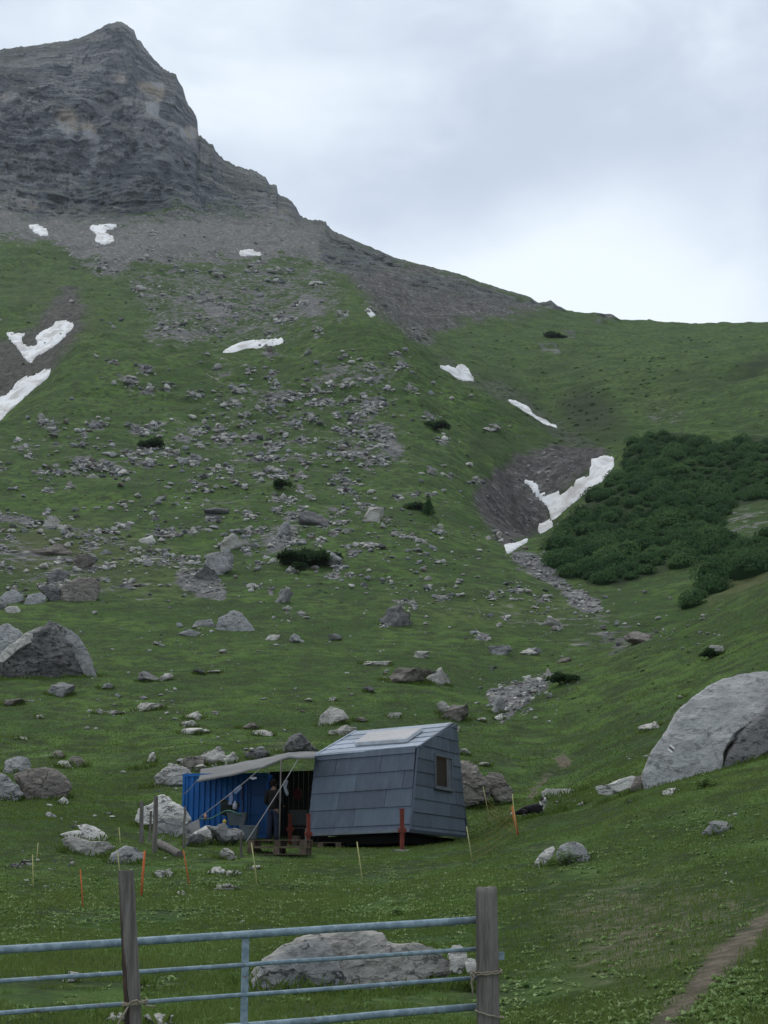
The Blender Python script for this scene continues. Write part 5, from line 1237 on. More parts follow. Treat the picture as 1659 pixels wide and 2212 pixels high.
for s, u, v, t, zi in sc_list:
    g = ground_at(u, v)
    if g is None: continue
    mk = float(sample(SHRUBIMG, np.array([u]), np.array([v]))[0])
    if mk > 0.3: continue
    r = math.hypot(g.x, g.y); k = math.hypot(r, g.z - EYE) / FPX
    if r > 730: continue
    W = s * k * rng.uniform(0.85, 1.3); H = W * rng.uniform(0.25, 0.62); D = W * rng.uniform(0.7, 1.0); a = rng.uniform(0, 6.28)
    if any((g.x - x) ** 2 + (g.y - y) ** 2 < (rr + W * 0.4) ** 2 for x, y, rr in ROCKS_USED[:140]): continue
    if big_n < 205 and s >= 7:
        vi = int(rng.integers(12))
        if (vi, t) not in vm_t:
            me = VARM[vi].copy(); me.materials.clear(); me.materials.append(M[TN[t]]); vm_t[(vi, t)] = me
        o = bpy.data.objects.new('stone', vm_t[(vi, t)]); COL.objects.link(o)
        o.location = (g.x, g.y, g.z - 0.30 * H); o.scale = (W, D, H * 1.25); o.rotation_euler = (rng.uniform(-.15, .15), rng.uniform(-.2, .2), a)
        tag(o, TWORD[t] + ' stone lying in a scatter ' + ZONES[zi][8], 'stone', TWORD[t] + ' stones ' + ZONES[zi][8])
        big_n += 1
    else:
        p, f = LOW[int(rng.integers(len(LOW)))]
        q3 = (p - np.array([0, 0, 0.24])) * np.array([W, D, H * 1.3]); ca, sa = math.cos(a), math.sin(a)
        q3 = np.stack([q3[:, 0] * ca - q3[:, 1] * sa + g.x, q3[:, 0] * sa + q3[:, 1] * ca + g.y, q3[:, 2] + g.z], -1)
        stuff_v.append(q3); stuff_f.append(f + voff); voff += len(p)
        c = np.array(TCOL[t]) * rng.uniform(0.75, 1.3); stuff_c.append(np.tile(c, (len(p), 1)))
def pebble_mat():
    m, nt, b = new_mat('scattered_stone')
    c = N(nt, 'ShaderNodeAttribute', attribute_name='tint').outputs['Color']
    P = N(nt, 'ShaderNodeNewGeometry').outputs['Position']
    n = noise_n(nt, P, 3.0, 5, 0.65)
    c = mix_n(nt, ramp_n(nt, n, 0.46, 0.68, 0, 0.5), c, (0.09, 0.09, 0.086))
    Lk(nt, c, b.inputs['Base Color']); b.inputs['Roughness'].default_value = 0.95
    return m
M['pebble'] = pebble_mat()
me = mesh_np('stones', np.concatenate(stuff_v), np.concatenate(stuff_f))
add_attr(me, 'tint', np.concatenate(stuff_c).astype(np.float32))
tag(link('small_stones', me, M['pebble']), 'small stones strewn over the slopes and meadow', 'stones', kind='stuff')
print('stones', big_n, len(stuff_v))

# ------------------------------------------------------------------ the hut
z2 = lambda x, y: (650.6 + x * .22876, 1545.1 + y * .22876)
FRb, FLb, BRb = at(*z2(1030, 1078), 36.9), at(*z2(62, 1120), 39.0), at(*z2(1560, 1135), 40.6)
FRt, FLt, BRt = at(*z2(1100, 300), 37.5), at(*z2(140, 382), 39.5), at(*z2(1420, 80), 40.2)
BLb = FLb + BRb - FRb; BLt = at(*z2(520, 155), 42.2)
hut = empty('hut', (FRb + FLb + BRb + BLb) / 4, 'slate clad mountain hut with leaning walls, standing on red steel props', 'hut')
def plane_hit(uv, p0, n):
    d = Vector(pix_dir(*uv)); o = Vector((0, 0, EYE)); return o + d * ((p0 - o).dot(n) / d.dot(n))
class Face2D:
    """a wall plane with its own 2D frame: x along the foot, y up the wall, n outwards"""
    def __init__(s, o, ex, up, outward):
        s.o = o; s.x = (ex - o).normalized(); s.n = s.x.cross(up - o).normalized()
        if s.n.dot(outward) < 0: s.n = -s.n
        s.y = (up - o) - s.x * (up - o).dot(s.x); s.y.normalize()
    def to2(s, p): return ((p - s.o).dot(s.x), (p - s.o).dot(s.y))
    def to3(s, q, off=0.0): return s.o + s.x * q[0] + s.y * q[1] + s.n * off
def clip(poly, conv):
    a = sum(conv[i][0] * conv[(i + 1) % len(conv)][1] - conv[(i + 1) % len(conv)][0] * conv[i][1] for i in range(len(conv)))
    cv = conv if a > 0 else conv[::-1]
    out = list(poly)
    for i in range(len(cv)):
        (ax, ay), (bx, by) = cv[i], cv[(i + 1) % len(cv)]
        side = lambda p: (bx - ax) * (p[1] - ay) - (by - ay) * (p[0] - ax)
        res = []
        for j in range(len(out)):
            p, q_ = out[j], out[(j + 1) % len(out)]
            sp, sq = side(p), side(q_)
            if sp >= 0: res.append(p)
            if sp * sq < 0:
                t = sp / (sp - sq); res.append((p[0] + (q_[0] - p[0]) * t, p[1] + (q_[1] - p[1]) * t))
        out = res
        if not out: break
    return out
def clad(mb, F, corners, rows, joints, hole=None, lap=0.022, gap=0.006):
    """lapped slates: each row overlaps the one below"""
    cv = [F.to2(c) for c in corners]; xs = [c[0] for c in cv]
    for i in range(len(rows) - 1):
        y0, y1 = rows[i], rows[i + 1]
        js = [min(xs) - 1] + list(joints[i % len(joints)] if joints else []) + [max(xs) + 1]
        for j in range(len(js) - 1):
            x0, x1 = js[j] + gap, js[j + 1] - gap
            cells = [(x0, x1, y0, y1)]
            if hole:
                hx0, hx1, hy0, hy1 = hole
                if x0 < hx1 and x1 > hx0 and y0 < hy1 and y1 > hy0:
                    cells = [(x0, min(hx0, x1), y0, y1), (max(hx1, x0), x1, y0, y1), (max(x0, hx0), min(x1, hx1), y0, min(y1, hy0)), (max(x0, hx0), min(x1, hx1), max(y0, hy1), y1)]
            for (a, b, c, d) in cells:
                if b - a < 0.01 or d - c < 0.01: continue
                wob = random.uniform(-0.003, 0.003)
                pl = clip([(a, c), (b, c), (b, d + 0.0), (a, d + 0.0)], cv)
                if len(pl) < 3: continue
                off = lambda y: lap * (1 - (y - y0) / (y1 - y0)) + 0.008 + wob
                outer = [F.to3(p, off(p[1])) for p in pl]; inner = [F.to3(p, 0.001) for p in pl]
                n = len(pl)
                fs = [tuple(range(n)), tuple(range(2 * n - 1, n - 1, -1))] + [(k, k + n, (k + 1) % n + n, (k + 1) % n) for k in range(n)]
                mb.add(outer + inner, fs)
cen = hut.location
# core body, closed, a little inside the cladding
core = MB()
def inset(p, k=0.985): return cen + Vector((0, 0, 1.2)) + (p - cen - Vector((0, 0, 1.2))) * k
core.hexa([inset(p) for p in (FLb, FRb, BRb, BLb, FLt, FRt, BRt, BLt)])
core.build('body', M['trim'], hut)
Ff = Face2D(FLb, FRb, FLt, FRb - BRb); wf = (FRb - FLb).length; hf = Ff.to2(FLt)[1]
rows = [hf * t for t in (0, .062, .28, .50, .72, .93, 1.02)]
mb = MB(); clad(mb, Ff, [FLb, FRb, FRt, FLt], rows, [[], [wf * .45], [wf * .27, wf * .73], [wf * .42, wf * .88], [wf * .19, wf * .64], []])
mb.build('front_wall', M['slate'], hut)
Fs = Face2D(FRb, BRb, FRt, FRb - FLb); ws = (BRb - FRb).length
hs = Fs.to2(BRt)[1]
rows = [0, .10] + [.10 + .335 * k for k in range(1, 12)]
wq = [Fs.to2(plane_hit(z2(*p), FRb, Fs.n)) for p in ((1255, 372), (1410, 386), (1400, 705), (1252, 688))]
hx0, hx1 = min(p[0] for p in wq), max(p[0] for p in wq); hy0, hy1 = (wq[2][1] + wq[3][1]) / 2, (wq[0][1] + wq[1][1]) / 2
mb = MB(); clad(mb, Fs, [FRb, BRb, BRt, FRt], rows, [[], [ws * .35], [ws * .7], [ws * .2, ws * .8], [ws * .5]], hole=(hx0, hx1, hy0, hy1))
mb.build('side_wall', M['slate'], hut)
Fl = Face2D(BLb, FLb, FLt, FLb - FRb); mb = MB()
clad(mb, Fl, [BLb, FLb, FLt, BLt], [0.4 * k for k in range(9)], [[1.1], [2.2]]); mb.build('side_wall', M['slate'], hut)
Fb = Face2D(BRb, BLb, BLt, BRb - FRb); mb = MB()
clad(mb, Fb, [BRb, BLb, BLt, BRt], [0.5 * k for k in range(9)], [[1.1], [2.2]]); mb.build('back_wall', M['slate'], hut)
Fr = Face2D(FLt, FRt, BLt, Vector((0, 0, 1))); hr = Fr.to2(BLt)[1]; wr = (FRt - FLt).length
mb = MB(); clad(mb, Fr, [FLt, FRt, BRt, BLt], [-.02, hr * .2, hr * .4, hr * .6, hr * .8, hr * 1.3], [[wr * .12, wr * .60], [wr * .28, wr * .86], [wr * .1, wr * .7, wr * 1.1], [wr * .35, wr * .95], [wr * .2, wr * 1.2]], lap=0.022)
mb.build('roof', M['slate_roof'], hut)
# solar collector on the roof
cq = [plane_hit(z2(*p), FLt + Fr.n * 0.13, Fr.n) for p in ((500, 258), (990, 222), (1148, 112), (642, 158))]
mb = MB(); mb.hexa([p - Fr.n * 0.09 for p in cq] + [p for p in cq]); col = mb.build('solar_collector', M['alu'], hut)
cc = sum(cq, Vector()) / 4
mb = MB(); mb.hexa([cc + (p - cc) * 0.955 + Fr.n * 0.001 for p in cq] + [cc + (p - cc) * 0.955 + Fr.n * 0.006 for p in cq])
gl = mb.build('glass', M['glassy'], col); gl.matrix_parent_inverse = Matrix.Translation(hut.location).inverted(); gl.matrix_parent_inverse = (Matrix.Identity(4))
gl.matrix_parent_inverse = Matrix.Identity(4)
mb = MB()
for a, b in ((cq[0], cq[3]), (cq[1], cq[2])):
    for t in (0.2, 0.8):
        p = a.lerp(b, t) + (cc - a.lerp(b, t)) * 0.08
        mb.tube([p - Fr.n * 0.13, p - Fr.n * 0.05], 0.025, 6)
mb.build('mounting_foot', M['alu'], hut)
# trims
def bar(a, b, w, d, n, mat, name):
    """a board from a to b, w wide across, d thick along n"""
    t = (b - a).normalized(); s_ = t.cross(n).normalized() * w / 2; n_ = n.normalized() * d
    mb = MB(); mb.hexa([a - s_, b - s_, b + s_, a + s_, a - s_ + n_, b - s_ + n_, b + s_ + n_, a + s_ + n_]); return mb.build(name, M[mat], hut)
bar(FRb + Fs.n * .0 - Fs.x * .0, FRt + Fs.n * .0, 0.05, 0.03, (Fs.n + Ff.n).normalized(), 'slate', 'corner_trim')
bar(BRb + Fs.n * 0.0, BRt, 0.10, 0.055, Fs.n, 'trim', 'corner_trim')
bar(FRt + Fs.n * 0.01, BRt + Fs.n * 0.01, 0.06, 0.05, Fs.n, 'slate', 'verge_trim')
bar(FLt + Ff.n * 0.02, FRt + Ff.n * 0.02, 0.05, 0.035, Ff.n, 'slate_roof', 'eaves_trim')
bar(BLt, FLt, 0.06, 0.05, Fr.n, 'slate_roof', 'verge_trim')
bar(FLb - Vector((0, 0, .035)), FRb - Vector((0, 0, .035)), 0.07, 0.05, Ff.n, 'trim_pale', 'base_trim')
bar(FRb - Vector((0, 0, .04)), BRb - Vector((0, 0, .04)), 0.08, 0.045, Fs.n, 'trim', 'base_trim')
dn = Vector((0, 0, -1))
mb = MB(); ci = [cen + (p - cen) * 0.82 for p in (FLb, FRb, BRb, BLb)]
mb.hexa([p + dn * 0.30 for p in ci] + [p + dn * 0.08 for p in ci]); mb.build('floor_frame', M['wood_and_shade'], hut)
# side window: frame, wooden lining, brown shutter set back
win = MB(); fw = 0.055
for (a, b, c, d) in ((hx0, hx1, hy0, hy0 + fw), (hx0, hx1, hy1 - fw, hy1), (hx0, hx0 + fw, hy0 + fw, hy1 - fw), (hx1 - fw, hx1, hy0 + fw, hy1 - fw)):
    pts = [(a, c), (b, c), (b, d), (a, d)]
    win.hexa([Fs.to3(p, 0.0) for p in pts] + [Fs.to3(p, 0.06) for p in pts])
wo = win.build('window', M['frame_grey'], hut)
def on_side(a, b, c, d, o0, o1, mat, name, parent):
    pts = [(a, c), (b, c), (b, d), (a, d)]
    mb = MB(); mb.hexa([Fs.to3(p, o0) for p in pts] + [Fs.to3(p, o1) for p in pts])
    o = mb.build(name, M[mat]); o.parent = parent; o.matrix_parent_inverse = parent.matrix_parent_inverse if False else Matrix.Identity(4); return o
mid = hx0 + (hx1 - hx0) * 0.70
on_side(hx0 + fw, mid, hy0 + fw, hy1 - fw, -0.02, 0.012, 'shutter', 'shutter', wo)
on_side(mid, hx1 - fw, hy0 + fw, hy1 - fw, -0.02, 0.03, 'frame_grey', 'reveal_board', wo)
on_side(mid - 0.035, mid, hy0 + fw, hy1 - fw, 0.013, 0.035, 'frame_wood', 'jamb', wo)
on_side(hx0 + fw, mid - 0.036, hy1 - fw - 0.04, hy1 - fw, 0.013, 0.033, 'frame_wood', 'head_board', wo)
on_side(hx0 - 0.03, hx1 + 0.03, hy0 - 0.035, hy0, 0.03, 0.10, 'frame_grey', 'sill', wo)
# steel props with clamps and footing slabs
def prop(u, vtop, vfoot, r, slab=True):
    t, f = at(u, vtop, r), at(u, vfoot, r); gz = height_at(f.x, f.y)
    f.z = min(f.z, gz + 0.03)
    mb = MB(); h = t.z - f.z + 0.1; rot = Matrix.Rotation(0.45, 3, 'Z')
    mb.box((f.x, f.y, f.z + h / 2 - 0.1), (0.085, 0.085, h), rot)
    o = mb.build('support_prop', M['red'], hut, bevel=0.006)
    mb = MB(); zc = f.z + (t.z - f.z) * 0.5
    mb.box((f.x, f.y, zc), (0.15, 0.13, 0.11), rot); mb.tube([(f.x - .1, f.y - .02, zc), (f.x + .12, f.y - .02, zc)], 0.018, 8)
    mb.box((f.x, f.y, t.z - 0.005), (0.105, 0.105, 0.03), rot)
    c = mb.build('clamp', M['red']); c.parent = o
    mb = MB(); mb.box((f.x, f.y, f.z + 0.015), (0.2, 0.2, 0.02), rot); c = mb.build('foot_plate', M['red']); c.parent = o
    if slab:
        p, fc = lump(3, 77, 8, 0.05, 0.5); q3 = p * np.array([0.62, 0.42, 0.16]) + np.array([f.x, f.y, f.z - 0.10])
        link('footing_slab', mesh_np('footing_slab', q3, fc), M['concrete'], hut)
prop(868.5, 1747.5, 1840, 36.2); prop(665.5, 1759, 1843, 37.9, False); prop(626, 1759, 1812, 40.6, False)

# ------------------------------------------------------------------ container, awning and what stands under it
def zt_(x, y): return (379.5 + x * .18793, 1612.9 + y * .18793)
C0, C1 = at(*zt_(95, 308), 43.2), at(*zt_(1062, 312), 42.4)
zfoot = at(*zt_(1062, 1050), 42.4).z
C1.z = C0.z = (C0.z + C1.z) / 2
cx = (C1 - C0); cl = cx.length; cx.normalize(); cy = Vector((-cx.y, cx.x, 0)); ch = C0.z - zfoot
con = empty('container', C0.lerp(C1, 0.5) - Vector((0, 0, ch)), 'small blue corrugated steel container half under the awning', 'container')
def cpt(a, b, c): return C0 + cx * a + cy * b + Vector((0, 0, c - ch))
mb = MB(); mb.hexa([cpt(0.03, .06, .02), cpt(cl - .03, .06, .02), cpt(cl - .03, 2.1, .02), cpt(0.03, 2.1, .02), cpt(0.03, .06, ch - .03), cpt(cl - .03, .06, ch - .03), cpt(cl - .03, 2.1, ch - .03), cpt(0.03, 2.1, ch - .03)])
mb.build('body', M['blue'], con)
xd = cl * 0.755; prof = []; n = 11; w = (xd - 0.08) / n
for i in range(n):
    x = 0.06 + i * w
    prof += [(x, .0), (x + w * .42, .0), (x + w * .56, .045), (x + w * .86, .045)]
prof.append((0.06 + n * w, .0))
vs, fs = [], []
for x, y in prof: vs += [cpt(x, y, .08), cpt(x, y, ch - .07)]
for i in range(len(prof) - 1): fs.append((2 * i, 2 * i + 2, 2 * i + 3, 2 * i + 1))
mb = MB(); mb.add(vs, fs); mb.build('corrugated_wall', M['blue'], con)
mb = MB()
def cbox(mb, a0, a1, b0, b1, c0, c1): mb.hexa([cpt(a0, b0, c0), cpt(a1, b0, c0), cpt(a1, b1, c0), cpt(a0, b1, c0), cpt(a0, b0, c1), cpt(a1, b0, c1), cpt(a1, b1, c1), cpt(a0, b1, c1)])
cbox(mb, -.02, cl + .02, -.03, .05, ch - .07, ch + .01); cbox(mb, -.02, cl + .02, -.03, .05, 0, .08)
cbox(mb, -.02, .05, -.03, .05, .081, ch - .071); cbox(mb, cl - .05, cl + .02, -.03, .05, .081, ch - .071); cbox(mb, xd - .03, xd + .02, -.03, .05, .081, ch - .071)
mb.build('frame', M['blue'], con)
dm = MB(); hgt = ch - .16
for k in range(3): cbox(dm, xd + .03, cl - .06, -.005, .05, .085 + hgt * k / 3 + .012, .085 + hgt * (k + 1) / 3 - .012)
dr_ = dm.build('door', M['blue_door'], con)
mb = MB(); mb.tube([cpt(xd + .1, -.03, .2), cpt(xd + .1, -.03, ch - .2)], .014, 8); hnd = mb.build('lock_bar', M['blue_door']); hnd.parent = dr_
mb = MB(); mb.tube([cpt(xd - .13, -.05, ch * .58), cpt(xd - .13, -.05, ch * .82)], .018, 8)
mb.tube([cpt(xd - .10, -.05, ch * .28), cpt(xd - .10, -.05, ch * .56)], .013, 8)
tag(mb.build('tool_handle', M['wood_board'], None), 'wooden tool handle hanging on the blue container wall beside the door', 'tool')

# awning
AF = [(250, 384, 41.6), (420, 352, 41.3), (620, 318, 41.0), (820, 262, 40.4), (1010, 222, 40.0), (1140, 168, 39.6), (1215, 140, 39.4), (1290, 108, 39.2), (1400, 116, 38.9), (1600, 112, 38.6)]
AB = [(288, 262, 43.6), (460, 235, 43.6), (650, 205, 43.5), (830, 165, 43.4), (990, 140, 43.2), (1130, 110, 43.0), (1210, 88, 42.8), (1300, 72, 42.6), (1420, 62, 42.2), (1640, 60, 41.8)]
aw = empty('awning', at(*zt_(1000, 300), 40), 'sagging grey tarpaulin awning strung between hut and container', 'awning')
vs, fs = [], []; nj = 8
fine = np.linspace(0, 9, 46)
AFi = [[np.interp(t, range(10), [p[k] for p in AF]) for k in range(3)] for t in fine]
ABi = [[np.interp(t, range(10), [p[k] for p in AB]) for k in range(3)] for t in fine]
for i in range(46):
    a = at(*zt_(*AFi[i][:2]), AFi[i][2]); b = at(*zt_(*ABi[i][:2]), ABi[i][2])
    for j in range(nj + 1):
        t = j / nj; p = a.lerp(b, t); p.z -= 0.10 * math.sin(math.pi * t) + 0.02 * math.sin(i * 0.5) * math.sin(math.pi * t) - 0.004 * math.sin(i * 0.9 + j)
        vs.append(p)
for i in range(45):
    for j in range(nj): k = i * (nj + 1) + j; fs.append((k, k + nj + 1, k + nj + 2, k + 1))
# hem hanging from the front edge
base = len(vs)
for i in range(46):
    a = Vector(vs[i * (nj + 1)]); hm = 0.09 + 0.006 * math.sin(i * 0.6)
    vs += [a, a + Vector((0, -0.03, -hm * 0.7))]
for i in range(45): k = base + 2 * i; fs.append((k, k + 1, k + 3, k + 2))
me = bpy.data.meshes.new('tarpaulin'); me.from_pydata([tuple(v) for v in vs], [], fs)
bm = bmesh.new(); bm.from_mesh(me); bmesh.ops.remove_doubles(bm, verts=bm.verts, dist=.001); bmesh.ops.recalc_face_normals(bm, faces=bm.faces); bmesh.ops.solidify(bm, geom=bm.faces[:], thickness=0.012); bm.to_mesh(me); bm.free()
for p in me.polygons: p.use_smooth = True
link('tarpaulin', me, M['tarp'], aw)
pt_ = at(*zt_(1212, 150), 39.3); pb_ = at(*zt_(1192, 960), 39.3); pb_.z = height_at(pb_.x, pb_.y) - .05
mb = MB(); mb.tube([pb_, pt_], 0.019, 8); mb.build('tent_pole', M['wood_grey'], aw, True)
mb = MB(); mb.tube([at(*zt_(1010, 235), 40.1), at(*zt_(1300, 125), 39.4), at(*zt_(1600, 130), 38.9)], .03, 8); mb.build('ridge_beam', M['wood_and_shade'], aw, True)
def rope(a, b, name, lab, rad=.012, sag=.03, mat='rope_pale', n=10):
    pts = []
    for i in range(n + 1):
        t = i / n; p = a.lerp(b, t); p.z -= sag * 4 * t * (1 - t); pts.append(p)
    mb = MB(); mb.tube(pts, rad, 6); return tag(mb.build(name, M[mat], None, True), lab, 'rope')
rope(at(*zt_(1428, 112), 38.9), at(*zt_(768, 1160), 37.9), 'guy_rope', 'long pale guy rope slanting from the awning to a thin post', .011)
rope(at(*zt_(1008, 224), 40.0), at(*zt_(275, 812), 41.0), 'clothes_line', 'washing line with cloths slanting down across the blue container', .012)
rope(at(*zt_(246, 384), 41.6), at(*zt_(92, 548), 42.0), 'guy_rope', 'short thin guy rope at the left corner of the awning', .009)
def cloth(pts, r, mat, lab, name='cloth', cat='cloth', th=0.02):
    front = [at(*zt_(*p), r) for p in pts]; n = len(front); bk = [p + Vector((0.01, th, 0)) for p in front]
    mb = MB(); mb.add(front + bk, [tuple(range(n)), tuple(range(2 * n - 1, n - 1, -1))] + [(k, k + n, (k + 1) % n + n, (k + 1) % n) for k in range(n)])
    o = mb.build(name, M[mat], None, bevel=0.004); return tag(o, lab, cat)
cloth([(610, 540), (648, 520), (655, 600), (640, 668), (605, 665), (612, 600)], 40.62, 'cloth_blue', 'pale blue sock shaped cloth hanging lowest on the washing line')
cloth([(660, 500), (735, 438), (762, 470), (745, 495), (690, 545), (672, 540)], 40.45, 'cloth_blue', 'folded pale blue cloth pegged in the middle of the washing line')
cloth([(850, 345), (925, 350), (930, 368), (890, 380), (852, 368)], 40.2, 'cloth_white', 'small white cloth pegged highest on the washing line')
cloth([(1238, 400), (1270, 375), (1288, 395), (1272, 470), (1296, 540), (1275, 568), (1252, 520), (1232, 440)], 40.6, 'cloth_white', 'white towel hanging in the dark under the awning', 'towel', 'towel')
cloth([(1345, 500), (1400, 470), (1440, 500), (1450, 580), (1420, 615), (1360, 600)], 41.2, 'cloth_red', 'dark red jacket hanging in the shade under the awning', 'jacket', 'jacket', .12)
cloth([(134, 892), (264, 832), (282, 958), (142, 1042)], 40.2, 'board', 'pale board propped against stones left of the tubs', 'board', 'board', .03)
# added panel behind the shelter, near black to stand for the shade there
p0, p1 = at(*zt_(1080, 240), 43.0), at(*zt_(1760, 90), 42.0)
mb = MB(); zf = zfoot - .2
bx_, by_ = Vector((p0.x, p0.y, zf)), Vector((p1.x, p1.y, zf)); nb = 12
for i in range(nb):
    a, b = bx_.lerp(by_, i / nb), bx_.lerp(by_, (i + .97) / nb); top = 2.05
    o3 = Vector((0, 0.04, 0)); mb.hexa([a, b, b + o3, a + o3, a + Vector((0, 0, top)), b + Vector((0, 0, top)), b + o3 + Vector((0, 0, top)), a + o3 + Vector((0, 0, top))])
mb.build('shade_panel', M['wood_and_shade'], aw)

def tub(name, lab, u0, v0, u1, v1, r, mat, tilt=(0, 0), k=0.78, depth=0.8):
    """an open rectangular tub with a rolled rim"""
    a, b = at(u0, v1, r), at(u1, v1, r); t = at(u0, v0, r); W = (b - a).length; H = t.z - a.z; c = a.lerp(b, .5)
    o = empty(name, c, lab, 'tub'); D = W * depth
    def ring(s, z, ins=0, n=24):
        res = []
        for i in range(n):
            th = 2 * math.pi * i / n; cx_, sy_ = math.cos(th), math.sin(th)
            e = 0.35
            res.append(Vector((math.copysign(abs(cx_) ** e, cx_) * (W / 2 * s - ins), math.copysign(abs(sy_) ** e, sy_) * (D / 2 * s - ins), z)))
        return res
    R_ = Matrix.Rotation(tilt[0], 3, 'Y') @ Matrix.Rotation(tilt[1], 3, 'X')
    L = [ring(k, 0), ring(1.0, H), ring(1.04, H), ring(1.04, H + .025), ring(.96, H + .025), ring(.95, H - .02), ring(k, .03, .03)]
    vs = [c + R_ @ (p + Vector((0, D * .45, 0))) for l in L for p in l]; n = 24; fs = []
    for i in range(len(L) - 1):
        for j in range(n): fs.append((i * n + j, i * n + (j + 1) % n, (i + 1) * n + (j + 1) % n, (i + 1) * n + j))
    fs.append(tuple(range(n - 1, -1, -1))); fs.append(tuple(range((len(L) - 1) * n, len(L) * n)))
    mb = MB(); mb.add(vs, fs); mb.build('basin', M[mat], o)
    mb = MB(); mb.tube([c + R_ @ Vector((x, -D * .08, H * .93)) for x in (-W * .14, -W * .13, W * .13, W * .14)], .012, 6); mb.build('handle', M[mat], o)
    return o
tub('tub', 'upper grey plastic tub standing on stones by the container', *zt_(582, 768), *zt_(818, 905), 40.6, 'tub')
tub('tub', 'lower grey plastic tub on the ground by the container door', *zt_(722, 915), *zt_(952, 1062), 39.6, 'tub')
tub('tub', 'dark tipped tub with pale rim at the foot of the blue container', *zt_(470, 660), *zt_(690, 800), 41.4, 'tub_dark', (0.25, 0.2), .7)
mb = MB(); pts = [at(*zt_(x, y), r) for x, y, r in ((270, 825, 40.9), (350, 838, 40.8), (430, 815, 40.7), (500, 775, 40.6), (570, 740, 40.5), (620, 735, 40.4), (670, 750, 40.3), (730, 775, 40.3), (760, 800, 40.4))]
mb.tube(pts, .017, 8); tag(mb.build('garden_hose', M['hose'], None, True), 'pale green hose looping from the rocks into the upper tub', 'hose')
def bottle(u, v, r, h, rad, mat, lab, name='bottle'):
    p = at(u, v, r); prof = [(0, 0), (rad, 0), (rad, h * .6), (rad * .8, h * .7), (rad * .35, h * .82), (rad * .35, h), (0, h)]
    vs = []; n = 12
    for q_, z in prof: vs += [p + Vector((q_ * math.cos(2 * math.pi * i / n), q_ * math.sin(2 * math.pi * i / n), z)) for i in range(n)]
    fs = [(i * n + j, i * n + (j + 1) % n, (i + 1) * n + (j + 1) % n, (i + 1) * n + j) for i in range(len(prof) - 1) for j in range(n)]
    mb = MB(); mb.add(vs, fs); return tag(mb.build(name, M[mat], None, True), lab, 'bottle')
bottle(*zt_(340, 835), 40.7, .17, .045, 'bottle_pink', 'pinkish bottle standing on the rocks beside the green hose')
bottle(*zt_(562, 885), 40.2, .12, .055, 'yellow_thing', 'small yellow bottle lying among the stones below the upper tub')
bottle(*zt_(680, 720), 41.2, .22, .06, 'cloth_white', 'white jug standing behind the upper tub', 'jug')

# pallets used as a step
def pallet(c, rz, L=1.38, D=0.85, H=0.165):
    R_ = Matrix.Rotation(rz, 3, 'Z'); t = MB()
    for i in range(6): t.box(c + R_ @ Vector((0, (i - 2.5) * D / 6 , H - .011)), (L, D / 6 - .03, .022), R_)
    b = MB()
    for i in range(3): b.box(c + R_ @ Vector((0, (i - 1) * (D / 2 - .06), .011)), (L, .1, .022), R_)
    bl = []
    for x in (-1, 0, 1):
        for y in (-1, 0, 1): bl.append(MB()); bl[-1].box(c + R_ @ Vector((x * (L / 2 - .08), y * (D / 2 - .06), H / 2)), (.14, .1, H - .046), R_)
    return t, b, bl
g = ground_at(605, 1850); pr = math.hypot(g.x, g.y) + .45
pc = at(604, 1849, pr); pc.z = height_at(pc.x, pc.y) + .0
for k, lab in enumerate(('lower wooden pallet of the step in front of the shelter', 'upper wooden pallet of the step in front of the shelter')):
    c = pc + Vector((0.02 * k, 0, .171 * k)); e = empty('pallet', c, lab, 'pallet', 'wooden pallets stacked as a step')
    t, b, bl = pallet(c, -0.12)
    t.build('deck_boards', M['wood_board'], e); b.build('bottom_boards', M['wood_board'], e); [q_.build('spacer_block', M['wood_board'], e) for q_ in bl]
c = at(700, 1838, 38.9); c.z = height_at(c.x, c.y); e = empty('pallet', c, 'low pallet lying in the dark under the hut floor', 'pallet')
t, b, bl = pallet(c, -.2, 1.1); t.build('deck_boards', M['wood_board'], e); b.build('bottom_boards', M['wood_board'], e); [q_.build('spacer_block', M['wood_board'], e) for q_ in bl]
c = at(*zt_(1385, 1035), 40.3); c.z = height_at(c.x, c.y)
mb = MB(); mb.tube([c + Vector((0, 0, -.03)), c + Vector((0, 0, .12)), c + Vector((.01, 0, .27))], [.13, .125, .12], 14)
tag(mb.build('wood_block', M['wood_board']), 'pale round wooden block standing under the awning', 'wood block')
# camp chair in the shade
c = at(*zt_(1400, 1020), 41.0); c.z = height_at(c.x, c.y); ch_ = empty('camp_chair', c, 'dark camp chair standing in the shade beside the hut', 'chair')
mb = MB(); mb.box(c + Vector((0, 0, .44)), (.5, .45, .03)); mb.build('seat', M['tub_dark'], ch_)
mb = MB(); mb.box(c + Vector((0, .24, .72)), (.5, .03, .42), Matrix.Rotation(-.2, 3, 'X')); mb.build('backrest', M['tub_dark'], ch_)
for x in (-.23, .23):
    for y in (-.2, .2):
        mb = MB(); mb.tube([c + Vector((x, y, -.02)), c + Vector((x, y, .43))], .014, 6); mb.build('leg', M['alu'], ch_)

